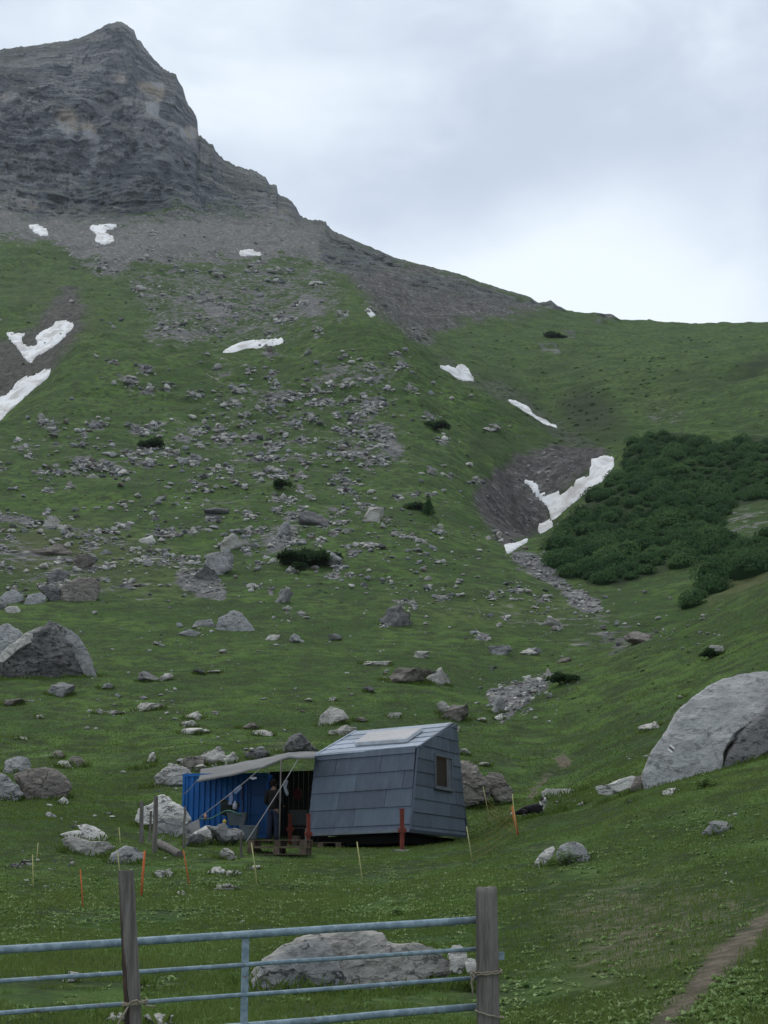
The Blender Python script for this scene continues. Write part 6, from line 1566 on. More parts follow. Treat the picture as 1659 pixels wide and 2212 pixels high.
# ------------------------------------------------------------------ stakes, posts, netting
def stake(u0, v0, u1, v1, mat, lab, rad=.011, name='fence_stake', group=None, r=None):
    g = ground_at(u1, v1); r = r or math.hypot(g.x, g.y)
    a, b = at(u0, v0, r), at(u1, v1, r); d = (b - a).normalized(); b = b + d * .08
    o = bpy.data.objects.new(name, None)
    mb = MB(); mb.tube([a + Vector((0, 0, .0)), a.lerp(b, .5) + Vector((random.uniform(-.006, .006), 0, 0)), b], [rad * .9, rad, rad], 8)
    return tag(mb.build(name, M[mat], None, True), lab, 'stake', group), a, b, r
GY = 'thin yellow fence stakes'
S1 = stake(1043.5, 1698.7, 1055.8, 1764, 'yellow', 'thin yellow stake by the ribbed brown rock behind the hut', group=GY)
S2 = stake(1106.8, 1715, 1116.4, 1807, 'yellow', 'thin yellow stake beside the orange bundle, nearest the dog', group=GY)
S3 = stake(1007.8, 1784.5, 1020, 1861, 'yellow', 'thin yellow stake at the right rear corner of the hut', group=GY)
S4 = stake(771, 1818, 783.5, 1906, 'yellow', 'thin yellow stake in the grass before the middle of the hut', group=GY)
S5 = stake(543, 1820, 555, 1911, 'yellow', 'thin yellow stake in front of the wooden pallets', group=GY)
S6 = stake(257, 1787, 260, 1829, 'yellow', 'short yellow stake right of the stacked pale slabs', group=GY)
S7 = stake(254, 1840, 258, 1890, 'yellow', 'yellow stake seen just above the split wooden gate post', group=GY)
S8 = stake(70.5, 1846, 72, 1917, 'yellow', 'pale yellow stake, nearer of two at the lower left', group=GY)
S9 = stake(82.5, 1820, 79, 1859, 'yellow', 'short pale yellow stake, farther of two at the lower left', .009, group=GY)
O1 = stake(312.8, 1838, 305, 1935, 'orange', 'thick bright orange stake right of the split gate post', .022)
O2 = stake(396, 1836, 408, 1910, 'orange', 'thin dull orange stake below the grey post by the container', .012)
O3 = stake(173.5, 1878, 178.6, 1962, 'orange', 'thin orange stake left of the split gate post', .011)
O4 = stake(1107, 1741, 1117, 1797, 'orange', 'bundle of rolled orange net leaning on a yellow stake', .034, 'net_roll', r=S2[3] + .03)
O4[0]['category'] = 'net roll'
def netting(SA, SB, lab, top=.55, n=14):
    mb = MB(); a0, a1, b0, b1 = SA[1], SA[2], SB[1], SB[2]
    rowsN = 4
    P_ = [[None] * (n + 1) for _ in range(rowsN)]
    for k in range(rowsN):
        f = top * (1 - k / (rowsN - .6)) + 0.0
        A_ = a1.lerp(a0, f + .08); B_ = b1.lerp(b0, f + .08)
        for i in range(n + 1):
            t = i / n; p = A_.lerp(B_, t); sg = .18 * 4 * t * (1 - t); p.z -= sg * f * 1.2
            hz = height_at(p.x, p.y) + .03
            p.z = max(p.z, hz); P_[k][i] = p
        mb.tube(P_[k], .0032, 4)
    for i in range(2, n, 3): mb.tube([P_[k][i] for k in range(rowsN)], .002, 4)
    tag(mb.build('fence_netting', M['net']), lab, 'netting')
netting(S3, S2, 'slack orange net strung from the hut corner to the orange bundle')
netting(S2, S1, 'faint orange net strung between the two stakes behind the hut')
def wpost(u0, v0, u1, v1, w, lab, lean=0, mat='wood_grey', name='wooden_post', r=None, seed=0):
    g = ground_at(u1, v1); r = r or math.hypot(g.x, g.y)
    a, b = at(u0, v0, r), at(u1, v1, r); b.z = min(b.z, height_at(b.x, b.y)) - .08
    rs = random.Random(seed); mb = MB(); pts = [b.lerp(a, t) + Vector((rs.uniform(-.008, .008), rs.uniform(-.008, .008), 0)) for t in (0, .3, .6, .85, 1)]
    mb.tube(pts, [w * .55, w * .52, w * .5, w * .48, w * .44], 9)
    return tag(mb.build(name, M[mat]), lab, 'post')
wpost(306, 1731, 305, 1822, .10, 'short grey wooden post, left of the leaning pair by the rock block', seed=1)
wpost(336.5, 1720, 334, 1842, .11, 'tallest grey wooden post in front of the whitish rock block', seed=2)
wpost(326.5, 1752, 322, 1820, .06, 'thin pale slat leaning between the two grey posts', seed=3)
wpost(399.5, 1742, 397, 1832, .06, 'slim grey post at the left corner of the blue container', seed=4)
wpost(520.5, 1797, 520.5, 1851, .055, 'short pale post holding the guy rope by the pallets', seed=5)
ga, gb = ground_at(339, 1832), ground_at(388, 1852)
mb = MB(); mb.tube([ga + Vector((0, 0, .12)), ga.lerp(gb, .5) + Vector((0, 0, .1)), gb + Vector((0, 0, .06))], [.09, .095, .085], 10)
tag(mb.build('log', M['wood_grey']), 'grey log lying at the foot of the tallest wooden post', 'log')

# ------------------------------------------------------------------ gate and its posts
RL, RRt = 10.15, 11.0
def gp(f, z):     # point on the gate's plane: f = 0 at the left picture edge, 1 at the right post
    a, b = at(0, 2052, RL), at(1030, 1987.5, RRt); p = a.lerp(b, f); return p + Vector((0, 0, z))
zr = {}
g2 = [(0, 2120, 1030, 2049.5), (0, 2188, 1030, 2112), (0, 2262, 1030, 2174.5)]
gate = empty('metal_gate', gp(1, -1.0), 'blue grey tubular steel farm gate tied up with rope', 'gate')
def rail(uvL, uvR, rad):
    a, b = at(*uvL, RL), at(*uvR, RRt); d = b - a
    mb = MB(); pts = [a + d * t + Vector((0, 0, random.uniform(-.002, .002))) for t in np.linspace(-.45, 1.012, 14)]
    mb.tube(pts, rad, 14); return mb.build('rail', M['steel'], gate, True)
rail((0, 2052), (1030, 1987.5), .0265); rail((0, 2120), (1030, 2049.5), .0150); rail((0, 2188), (1030, 2112), .0150); rail((0, 2262), (1030, 2174.5), .0255)
fv = 0.487
p_t = gp(fv, -.015); p_b = gp(fv, -.80); dirg = (gp(1, 0) - gp(0, 0)).normalized(); dirg.z = 0; dirg.normalize()
rotg = Matrix(((dirg.x, -dirg.y, 0), (dirg.y, dirg.x, 0), (0, 0, 1)))
mb = MB(); mb.box((p_t + p_b) / 2, (.050, .012, .785), rotg); mb.build('upright_bar', M['steel'], gate, bevel=.002)
mb = MB(); e0 = gp(1.012, .0); e1 = gp(1.012, -.80); mb.tube([e0, e1], .024, 12); mb.build('end_tube', M['steel'], gate, True)
hp = at(1082, 2065, RRt + .02); mb = MB(); mb.box(hp - dirg * .03, (.11, .012, .055), rotg); mb.build('hinge_plate', M['steel'], gate, bevel=.002)

def round_post():
    r = 10.88; n, m = 28, 40; t = at(1050.5, 1917, r); b = at(1056, 2320, r); b.z = height_at(b.x, b.y) - .3
    vs, fs = [], []; rs = np.random.default_rng(4)
    for i in range(m):
        s = i / (m - 1); c = b.lerp(t, s); rad = .083 - .006 * s
        for k in range(n):
            th = 2 * math.pi * k / n
            q_ = rad * (1 + .035 * float(fbm(np.array([math.cos(th) * 2.5]), np.array([math.sin(th) * 2.5]), np.array([s * 1.5]), 3, 8)[0]))
            if i == m - 1: q_ *= .95
            vs.append(c + Vector((math.cos(th) * q_, math.sin(th) * q_, .008 * math.sin(th * 2) if i > m - 3 else 0)))
    for i in range(m - 1):
        for k in range(n): fs.append((i * n + k, i * n + (k + 1) % n, (i + 1) * n + (k + 1) % n, (i + 1) * n + k))
    fs.append(tuple(range((m - 1) * n, m * n))); fs.append(tuple(range(n - 1, -1, -1)))
    mb = MB(); mb.add(vs, fs); return tag(mb.build('fence_post', M['wood_grey'], None, True), 'thick round grey wooden post carrying the right end of the gate', 'post')
round_post()
def split_post():
    r = 9.82; t = at(271, 1880, r); b = at(306, 2330, r); b.z = height_at(b.x, b.y) - .3
    m = 30; vs, fs = [], []; rs = random.Random(5)
    brown = set()
    for i in range(m):
        s = i / (m - 1); tt = 1 - s
        c = b.lerp(t, s) + Vector((rs.uniform(-.002, .002), 0, 0))
        w = .056 - .007 * s; bx = -w + .012 + (2 * w * .42) * min(1, tt * 1.5) + rs.uniform(-.003, .003)
        prof = [(-w, .03), (-w * .98 + .004, -.012), (bx, -.045), (w * .6, -.04), (w, -.02), (w, .03), (.0, .055)]
        for x, y in prof: vs.append(c + Vector((x + rs.uniform(-.0015, .0015), y + rs.uniform(-.0015, .0015), 0)))
    k = 7
    for i in range(m - 1):
        for j in range(k):
            if j in (0, 1) : brown.add(len(fs))
            fs.append((i * k + j, i * k + (j + 1) % k, (i + 1) * k + (j + 1) % k, (i + 1) * k + j))
    fs.append(tuple(range((m - 1) * k, m * k)))
    me = bpy.data.meshes.new('fence_post'); me.from_pydata([tuple(v) for v in vs], [], fs)
    me.materials.append(M['wood_grey']); me.materials.append(M['wood_brown'])
    for i in brown: me.polygons[i].material_index = 1
    bm = bmesh.new(); bm.from_mesh(me); bmesh.ops.recalc_face_normals(bm, faces=bm.faces); bm.to_mesh(me); bm.free()
    return tag(link('fence_post', me, None), 'leaning split wooden post with brown torn face, left of the gate middle', 'post')
split_post()
def loop_rope(c, rx, ry, turns, pitch, tail, lab, rad=.0065, tilt=0.0, ph=0.0):
    pts = []
    for i in range(int(turns * 28) + 1):
        th = ph + 2 * math.pi * i / 28
        x, y = rx * math.cos(th), ry * math.sin(th)
        pts.append(c + Vector((x, y, pitch * i / 28 + tilt * x + .003 * math.sin(i * 2.1))))
    mb = MB(); mb.tube(pts, rad, 6)
    for tl in tail: mb.tube([c + Vector(p) for p in tl], rad, 6)
    return tag(mb.build('rope', M['rope'], None, True), lab, 'rope')
rc_ = at(1054, 2105, 10.88)
loop_rope(rc_, .098, .10, 2.2, .012, [[(-.09, -.05, 0), (-.11, -.08, .03), (-.125, -.07, .0), (-.11, -.06, -.03), (-.10, -.07, .01)], [(-.115, -.07, 0), (-.12, -.08, -.06), (-.112, -.08, -.10), (-.118, -.08, -.15)], [(-.12, -.06, .02), (-.10, -.085, -.01), (-.125, -.08, -.05), (-.11, -.07, -.08)]], 'rope tying the gate to the round post at its third rail', tilt=.05)
rc2 = at(1058, 2192, 10.88)
loop_rope(rc2, .098, .10, 1.1, .006, [], 'lower rope wound once around the round post near the frame edge', tilt=-.25)
lc = at(291, 2170, 9.82)
loop_rope(lc, .075, .09, 2.1, .010, [[(.07, -.05, .0), (.10, -.04, -.005), (.13, .0, -.012)], [(-.02, -.085, .01), (-.05, -.10, -.05), (-.08, -.10, -.10), (-.10, -.09, -.16), (-.12, -.09, -.19)], [(-.03, -.09, .0), (.0, -.10, .03), (.03, -.09, .035), (.05, -.08, .0)]], 'frayed rope binding the gate to the split post, its end hanging loose', tilt=.08)

# ------------------------------------------------------------------ dog and person, grown over jointed skeletons
_SK = []
def skel(name, verts, edges, rad, root, sub=2):
    me = bpy.data.meshes.new(name); me.from_pydata([tuple(v) for v in verts], edges, [])
    o = bpy.data.objects.new(name, me); COL.objects.link(o)
    md = o.modifiers.new('skin', 'SKIN'); md.use_smooth_shade = True; md.branch_smoothing = 0.4
    for i, r in enumerate(rad):
        r = r if isinstance(r, tuple) else (r, r); me.skin_vertices[0].data[i].radius = r
        me.skin_vertices[0].data[i].use_root = (i == root)
    sb = o.modifiers.new('sub', 'SUBSURF'); sb.levels = sub; sb.render_levels = sub
    _SK.append(o); return o
def bake():
    dg = bpy.context.evaluated_depsgraph_get(); out = {}
    for o in _SK:
        out[o.name] = bpy.data.meshes.new_from_object(o.evaluated_get(dg))
    for o in list(_SK): bpy.data.objects.remove(o)
    _SK.clear(); return out
# dog lying, fore end to the right, head raised and turned towards the viewer
dg_ = ground_at(1152, 1764); dg_.z += .015; ROCKS_USED.append((dg_.x, dg_.y, .75)); ROCKS_USED.append((dg_.x + .35, dg_.y - .25, .5))
D = [(-.36, .02, .13), (-.22, .0, .15), (-.04, 0, .165), (.14, 0, .17), (.24, 0, .22), (.29, -.02, .32), (.315, -.06, .375), (.335, -.14, .355), (.34, -.19, .345),      # 0-8 spine, neck, head, muzzle
     (.22, -.09, .08), (.30, -.10, .035), (.46, -.10, .035), (.52, -.10, .035),      # 9-12 near foreleg
     (.22, .09, .08), (.30, .10, .035), (.45, .09, .035), (.51, .08, .035),          # 13-16 far foreleg
     (-.30, -.10, .10), (-.16, -.16, .07), (-.30, -.18, .04), (-.20, -.20, .035),    # 17-20 near hind leg
     (-.30, .10, .10), (-.18, .15, .07), (-.30, .17, .04),                            # 21-23 far hind leg
     (-.46, .03, .07), (-.56, -.05, .045), (-.62, -.14, .05)]                         # 24-26 tail
DE = [(0, 1), (1, 2), (2, 3), (3, 4), (4, 5), (5, 6), (6, 7), (7, 8), (3, 9), (9, 10), (10, 11), (11, 12), (3, 13), (13, 14), (14, 15), (15, 16), (0, 17), (17, 18), (18, 19), (19, 20), (0, 21), (21, 22), (22, 23), (0, 24), (24, 25), (25, 26)]
DR = [.10, .115, .115, .13, .135, .105, .112, .058, .042, .06, .04, .033, .036, .06, .04, .033, .036, .085, .065, .04, .034, .085, .065, .04, .045, .045, .03]
skel('dog_body', D, DE, DR, 2)
# person: feet on the ground, back half turned, hands together in front
P0 = ground_at(590, 1812); P0 = at(590, 1808, 40.3); P0.z = height_at(P0.x, P0.y)
leg = [(0, 0, .93), (-.095, 0, .90), (-.11, -.02, .50), (-.12, .03, .09), (-.125, -.10, .04), (.095, 0, .90), (.115, .01, .50), (.125, .05, .09), (.14, -.08, .04)]
tor = [(0, .01, 1.12), (0, .02, 1.32), (0, .01, 1.44), (0, -.01, 1.52), (0, -.02, 1.60), (0, -.025, 1.68)]
armL = [(-.17, .01, 1.41), (-.235, .03, 1.13), (-.15, -.20, 1.04), (-.11, -.25, 1.05)]
armR = [(.17, .01, 1.41), (.24, .04, 1.13), (.16, -.19, 1.06), (.12, -.25, 1.07)]
BV = leg + tor + armL + armR
BE = [(0, 1), (1, 2), (2, 3), (3, 4), (0, 5), (5, 6), (6, 7), (7, 8), (0, 9), (9, 10), (10, 11), (11, 12), (12, 13), (13, 14), (11, 15), (15, 16), (16, 17), (17, 18), (11, 19), (19, 20), (20, 21), (21, 22)]
BR_ = [.125, .09, .06, .042, .034, .09, .06, .042, .034, .12, (.14, .11), (.12, .09), .052, (.082, .092), (.075, .085), .055, .042, .032, .03, .055, .042, .032, .03]
bvI = len(BV)
for sgn, hb in ((-1, (-.11, -.25, 1.05)), (1, (.12, -.25, 1.07))):
    wi = 18 if sgn < 0 else 22
    for k, (dx, ln) in enumerate(((.026, .07), (.009, .08), (-.009, .076), (-.026, .06))):
        a = (hb[0] + dx, hb[1] - .045, hb[2] - .002); b_ = (hb[0] + dx * 1.1, hb[1] - .045 - ln * .6, hb[2] - .012); c_ = (hb[0] + dx * 1.1, hb[1] - .045 - ln, hb[2] - .04)
        i = len(BV); BV += [a, b_, c_]; BE += [(wi, i), (i, i + 1), (i + 1, i + 2)]; BR_ += [.011, .009, .008]
    i = len(BV); BV += [(hb[0] - sgn * .04, hb[1] - .01, hb[2] + .01), (hb[0] - sgn * .055, hb[1] - .05, hb[2] + .01)]; BE += [(wi, i), (i, i + 1)]; BR_ += [.012, .009]
# nose and ears
i = len(BV); BV += [(0, -.115, 1.60)]; BE += [(13, i)]; BR_ += [.014]
skel('person_body', BV, BE, BR_, 0)
skel('person_trousers', [(0, 0, .95), (-.095, 0, .90), (-.112, -.02, .50), (-.12, .03, .11), (.095, 0, .90), (.117, .01, .50), (.125, .05, .11), (0, .01, 1.04)], [(0, 1), (1, 2), (2, 3), (0, 4), (4, 5), (5, 6), (0, 7)], [.145, .108, .08, .072, .108, .08, .072, .145], 0)
skel('person_jacket', [(0, .005, .93), (0, .01, 1.12), (0, .02, 1.32), (0, .01, 1.46), (0, .0, 1.51)] + [(-.18, .01, 1.42), (-.24, .03, 1.13), (-.165, -.17, 1.05), (.18, .01, 1.42), (.245, .04, 1.13), (.175, -.16, 1.07)],
     [(0, 1), (1, 2), (2, 3), (3, 4), (3, 5), (5, 6), (6, 7), (3, 8), (8, 9), (9, 10)], [(.165, .14), (.16, .14), (.17, .135), (.14, .11), .075, .08, .066, .055, .08, .066, .055], 1)
skel('person_hair', [(0, .01, 1.66), (0, -.02, 1.715), (0, .05, 1.62), (0, .055, 1.56)], [(0, 1), (0, 2), (2, 3)], [.088, .072, .07, .055], 0)
skel('person_shoe', [(-.12, .05, .05), (-.125, -.04, .05), (-.13, -.14, .035)], [(0, 1), (1, 2)], [.052, .055, .042], 1)
skel('person_shoe2', [(.125, .07, .05), (.135, -.02, .05), (.145, -.12, .035)], [(0, 1), (1, 2)], [.052, .055, .042], 1)
BK = bake()
def fur(me, seed=3, amt=.010):
    n = len(me.vertices); co = np.zeros(n * 3, np.float32); me.vertices.foreach_get('co', co); co = co.reshape(-1, 3)
    d = fbm(co[:, 0] * 30, co[:, 1] * 30, co[:, 2] * 30, 3, seed)[:, None] * amt
    no = np.zeros(n * 3, np.float32); me.vertices.foreach_get('normal', no)
    me.vertices.foreach_set('co', (co + no.reshape(-1, 3) * d).astype(np.float32).ravel()); me.update()
dog = empty('dog', dg_, 'black and white sheepdog lying in the grass, head raised', 'dog')
me = BK['dog_body']; fur(me); me.materials.clear(); me.materials.append(M['fur_black']); me.materials.append(M['fur_white'])
def white(c):
    x, y, z = c
    paws = x > .37 and z < .10
    chest = x > .27 and .09 < z < .30 and y < .06
    face = z > .25 and y < -.115 and (abs(x - .335) < .035 or z < .36)
    ruff = x > .30 and .2 < z < .335
    collar = .24 < z < .33 and .18 < x < .25
    tail = x < -.57
    toe = z < .03 and x < -.15 and y < -.17
    return paws or chest or face or ruff or collar or tail or toe
for p in me.polygons: p.material_index = 1 if white(p.center) else 0
db = link('body', me, None, dog, False)
mb = MB()
for sx in (-.055, .055): mb.add([(.315 + sx * .6, -.045, .43), (.315 + sx * 1.6, -.06, .43), (.315 + sx * 1.9, -.09, .385), (.315 + sx * 1.3, -.085, .40), (.315 + sx * 1.2, -.03, .41)], [(0, 1, 3), (1, 2, 3), (0, 3, 4), (1, 0, 4), (2, 1, 4), (3, 2, 4)])
ear = mb.build('ears', M['fur_black']); ear.parent = dog
mb = MB(); mb.box((.341, -.238, .345), (.026, .014, .018)); mb.box((.315, -.178, .392), (.012, .012, .012)); mb.box((.360, -.178, .392), (.012, .012, .012))
nz_ = mb.build('nose_and_eyes', M['fur_black'], bevel=.004); nz_.parent = dog
dog.rotation_euler = (0, 0, math.radians(-6)); dog.scale = (0.95, 1.1, 1.12)
per = empty('person', P0, 'person in a dark jacket and dark jeans standing under the awning', 'person')
per.rotation_euler = (0, 0, math.radians(150)); per.scale = (.97, .97, .97)
for k, mt, nm in (('person_body', 'skin', 'body'), ('person_trousers', 'jeans', 'jeans'), ('person_jacket', 'jacket', 'jacket'), ('person_hair', 'hair', 'hair'), ('person_shoe', 'wood_and_shade', 'shoe'), ('person_shoe2', 'wood_and_shade', 'shoe')):
    me = BK[k]; me.materials.clear(); me.materials.append(M[mt])
    if k in ('person_trousers', 'person_jacket'): fur(me, 9, .012)
    o = link(nm, me, None, per, False)

# ------------------------------------------------------------------ vegetation
def leaf_cloud(centers, radii, n_each, size, seed, flat=1.0, shell=0.55, tang=False):
    """many small leaf faces through the volume of several clumps; returns co, faces, tone"""
    r = np.random.default_rng(seed); V, T = [], []
    for (c, rd, n) in zip(centers, radii, n_each):
        d = r.normal(size=(n, 3)); d /= np.linalg.norm(d, axis=1, keepdims=True); d[:, 2] = np.abs(d[:, 2]) * 1.0 - 0.12
        k = rd * (shell + (1 - shell) * r.random((n, 1)) ** 0.5) * (1 + .22 * vnoise(d[:, 0] * 3 + c[0], d[:, 1] * 3 + c[1], d[:, 2] * 3, 5)[:, None])
        p = np.array(c) + d * k * np.array([1, 1, flat])
        t = r.normal(size=(n, 3)); t = (t - (t * d).sum(1, keepdims=True) * d) + d * r.uniform(-.1, .75, (n, 1)) if tang else t + d * 0.9; t /= np.linalg.norm(t, axis=1, keepdims=True)
        b = np.cross(t, d + .35 * r.normal(size=(n, 3)) if tang else r.normal(size=(n, 3))); b /= np.linalg.norm(b, axis=1, keepdims=True)
        s = size * r.uniform(.6, 1.3, (n, 1))
        V.append(np.stack([p - b * s * .35, p + t * s * .9 , p + b * s * .35, p - t * s * .5], 1).reshape(-1, 3))
        tone = np.clip(r.normal(.5, .2) + r.normal(0, .13, n), 0, 1); T.append(np.repeat(tone, 4))
    V = np.concatenate(V); T = np.concatenate(T)
    return V, np.arange(len(V)).reshape(-1, 4), T
def leaf_obj(name, V, F, T, mat, parent=None):
    me = mesh_np(name, V, F); add_attr(me, 'tone', np.stack([T, T, T], -1).astype(np.float32)); return link(name, me, M[mat], parent)
# dwarf pine thicket on the right slope: one mass
cs, rs_, ns = [], [], []
core_v, core_f, off = [], [], 0
ip, if_ = ico(2)
rp = np.random.default_rng(55); tried = []
for _ in range(9000):
    uu, vv = rp.uniform(1165, 1790), rp.uniform(930, 1320)
    if float(sample(SHRUBIMG, np.array([uu]), np.array([vv]))[0]) < .5: continue
    g = ground_at(uu, vv)
    if g is None or math.hypot(g.x, g.y) > 330: continue
    rd = rp.uniform(.75, 2.0) if rp.random() < .75 else rp.uniform(1.8, 2.9)
    if any((g.x - x) ** 2 + (g.y - y) ** 2 < (.72 * (rd + r2)) ** 2 for x, y, r2 in tried): continue
    tried.append((g.x, g.y, rd)); cs.append((g.x, g.y, g.z + rd * .05)); rs_.append(rd); ns.append(int(190 * rd ** 1.6))
    p = ip * np.array([rd * .7, rd * .7, rd * .58]) * (1 + .2 * vnoise(ip[:, 0] * 2 + uu, ip[:, 1] * 2, ip[:, 2] * 2, 3)[:, None]) + np.array(cs[-1])
    core_v.append(p); core_f.append(if_ + off); off += len(p)
print('pines', len(cs))
V, F, T = leaf_cloud(cs, rs_, ns, .22, 5, .85, .74, True)
cv_ = np.concatenate(core_v); cf_ = np.concatenate(core_f)
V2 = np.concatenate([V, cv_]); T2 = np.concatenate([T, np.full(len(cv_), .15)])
F2 = np.concatenate([F, np.concatenate([cf_ + len(V), (cf_[:, :1] + len(V))], 1)[:0]]) if False else F
thick = leaf_obj('shrub_thicket', V2, F2, T2, 'pine')
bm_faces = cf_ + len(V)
# dark domes in the clumps: gap shade put into their tone, hiding the slope
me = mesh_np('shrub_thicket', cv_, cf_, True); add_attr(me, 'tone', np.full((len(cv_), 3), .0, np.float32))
inner = link('shade_core', me, M['pine'], thick)
tag(thick, 'dense dark green dwarf pine thicket covering the right slope', 'shrubs', kind='stuff')

def shrub(u, v, w, h, lab, name='shrub', mat='bush', n=900, leaf=.16, seed=1, cat='shrub'):
    g = ground_at(u, v); r = math.hypot(g.x, g.y); k = math.hypot(r, g.z - EYE) / FPX; W, H = w * k, h * k
    o = empty(name, g, lab, cat); rr = np.random.default_rng(seed); cs, rd, nn = [], [], []
    for i in range(7):
        x = rr.uniform(-.35, .35) * W; z = rr.uniform(.2, .6) * H * (1 - abs(x) / W)
        cs.append((g.x + x, g.y + rr.uniform(-.2, .2) * W, g.z + z)); rd.append(max(W, H) * rr.uniform(.17, .28)); nn.append(n // 7)
    V, F, T = leaf_cloud(cs, rd, nn, leaf * max(W, H) / 1.6, seed, min(1, H / W * 1.3)); leaf_obj('foliage', V, F, T, mat, o)
    mb = MB()
    for i in range(5): mb.tube([g + Vector((rr.uniform(-.1, .1) * W, 0, -.1)), Vector(cs[i])], .03, 5)
    mb.build('stems', M['bark'], o); return o
shrub(608, 1060, 46, 34, 'dark round bush in the middle of the boulder slope', seed=2)
shrub(660, 1222, 110, 46, 'broad dark bush over a hollow below the bluish boulder', seed=3, n=1400)
shrub(640, 1240, 40, 40, 'narrow dark bush right under the broad dark one', seed=4)
shrub(328, 968, 60, 24, 'low dark bush among pale outcrops on the upper left slope', seed=5)
shrub(945, 930, 55, 30, 'dark bushy outcrop on the smooth green flank', seed=6)
shrub(1215, 1478, 60, 30, 'dark bush at the upper end of the gravel stream', seed=7)
shrub(1540, 1420, 50, 22, 'dark juniper clump under the pale boulder at the right', seed=8)
shrub(905, 1102, 60, 20, 'low bush at the foot of the little spruce', seed=9)
shrub(1200, 730, 50, 12, 'dark low patch of shrubs just under the ridge', seed=10)
shrub(700, 1210, 70, 24, 'low dark bush reaching right towards the pitted boulder', seed=11)
# low dark heath clumps dotted over the slopes
rr_h = np.random.default_rng(404); cs, rd, nn = [], [], []
for (cu_, cv_, su_, sv_, n_, a_, b_) in ((560, 1010, 320, 130, 260, 1.5, 5), (1060, 800, 120, 60, 60, 2, 5), (1330, 840, 160, 50, 70, 2, 5), (700, 1240, 350, 60, 90, 1.5, 5), (100, 640, 120, 60, 30, 2, 5), (1400, 1480, 160, 60, 60, 2, 6), (1230, 900, 60, 40, 50, 2, 6), (480, 650, 150, 60, 40, 1.5, 4), (1450, 770, 160, 30, 40, 2, 5)):
    for _ in range(n_):
        u_, v_ = cu_ + rr_h.normal() * su_, cv_ + rr_h.normal() * sv_
        if not -40 < u_ < 1700: continue
        g = ground_at(u_, v_)
        if g is None or g.y > 640: continue
        rad = rr_h.uniform(a_, b_) * math.hypot(g.y, g.z) / FPX; cs.append((g.x, g.y, g.z - rad * .15)); rd.append(rad); nn.append(44)
V, F, T = [], [], []
for c_, r_, n_ in zip(cs, rd, nn):
    v_, f_, t_ = leaf_cloud([c_], [r_], [n_], r_ * .42, int(abs(c_[0]) * 97) + 5, .6); F.append(f_ + sum(len(x) for x in V)); V.append(v_); T.append(t_ * .8)
hc = leaf_obj('heath_clumps', np.concatenate(V), np.concatenate(F), np.concatenate(T), 'heath'); tag(hc, 'low dark heath tufts dotted over the grassy slopes', 'heath', kind='stuff')
# the little spruce
g = ground_at(925, 1112); k = math.hypot(g.y, g.z) / FPX; H = 46 * k
sp = empty('spruce_tree', g, 'single small dark spruce standing on the green slope', 'tree')
mb = MB(); mb.tube([g + Vector((0, 0, -.2)), g + Vector((0, 0, H))], [.08, .015], 7); mb.build('trunk', M['bark'], sp)
cs, rd, nn = [], [], []
for i in range(9):
    t = i / 8; rr_ = H * (.30 * (1 - t) + .03)
    for j in range(max(2, int(6 * (1 - t)))):
        a = j * 2.4 + i; cs.append((g.x + math.cos(a) * rr_ * .55, g.y + math.sin(a) * rr_ * .55, g.z + H * (.06 + .9 * t))); rd.append(rr_ * .55 + .05); nn.append(60)
V, F, T = leaf_cloud(cs, rd, nn, .15, 12, .7); leaf_obj('crown', V, F, T, 'pine', sp)

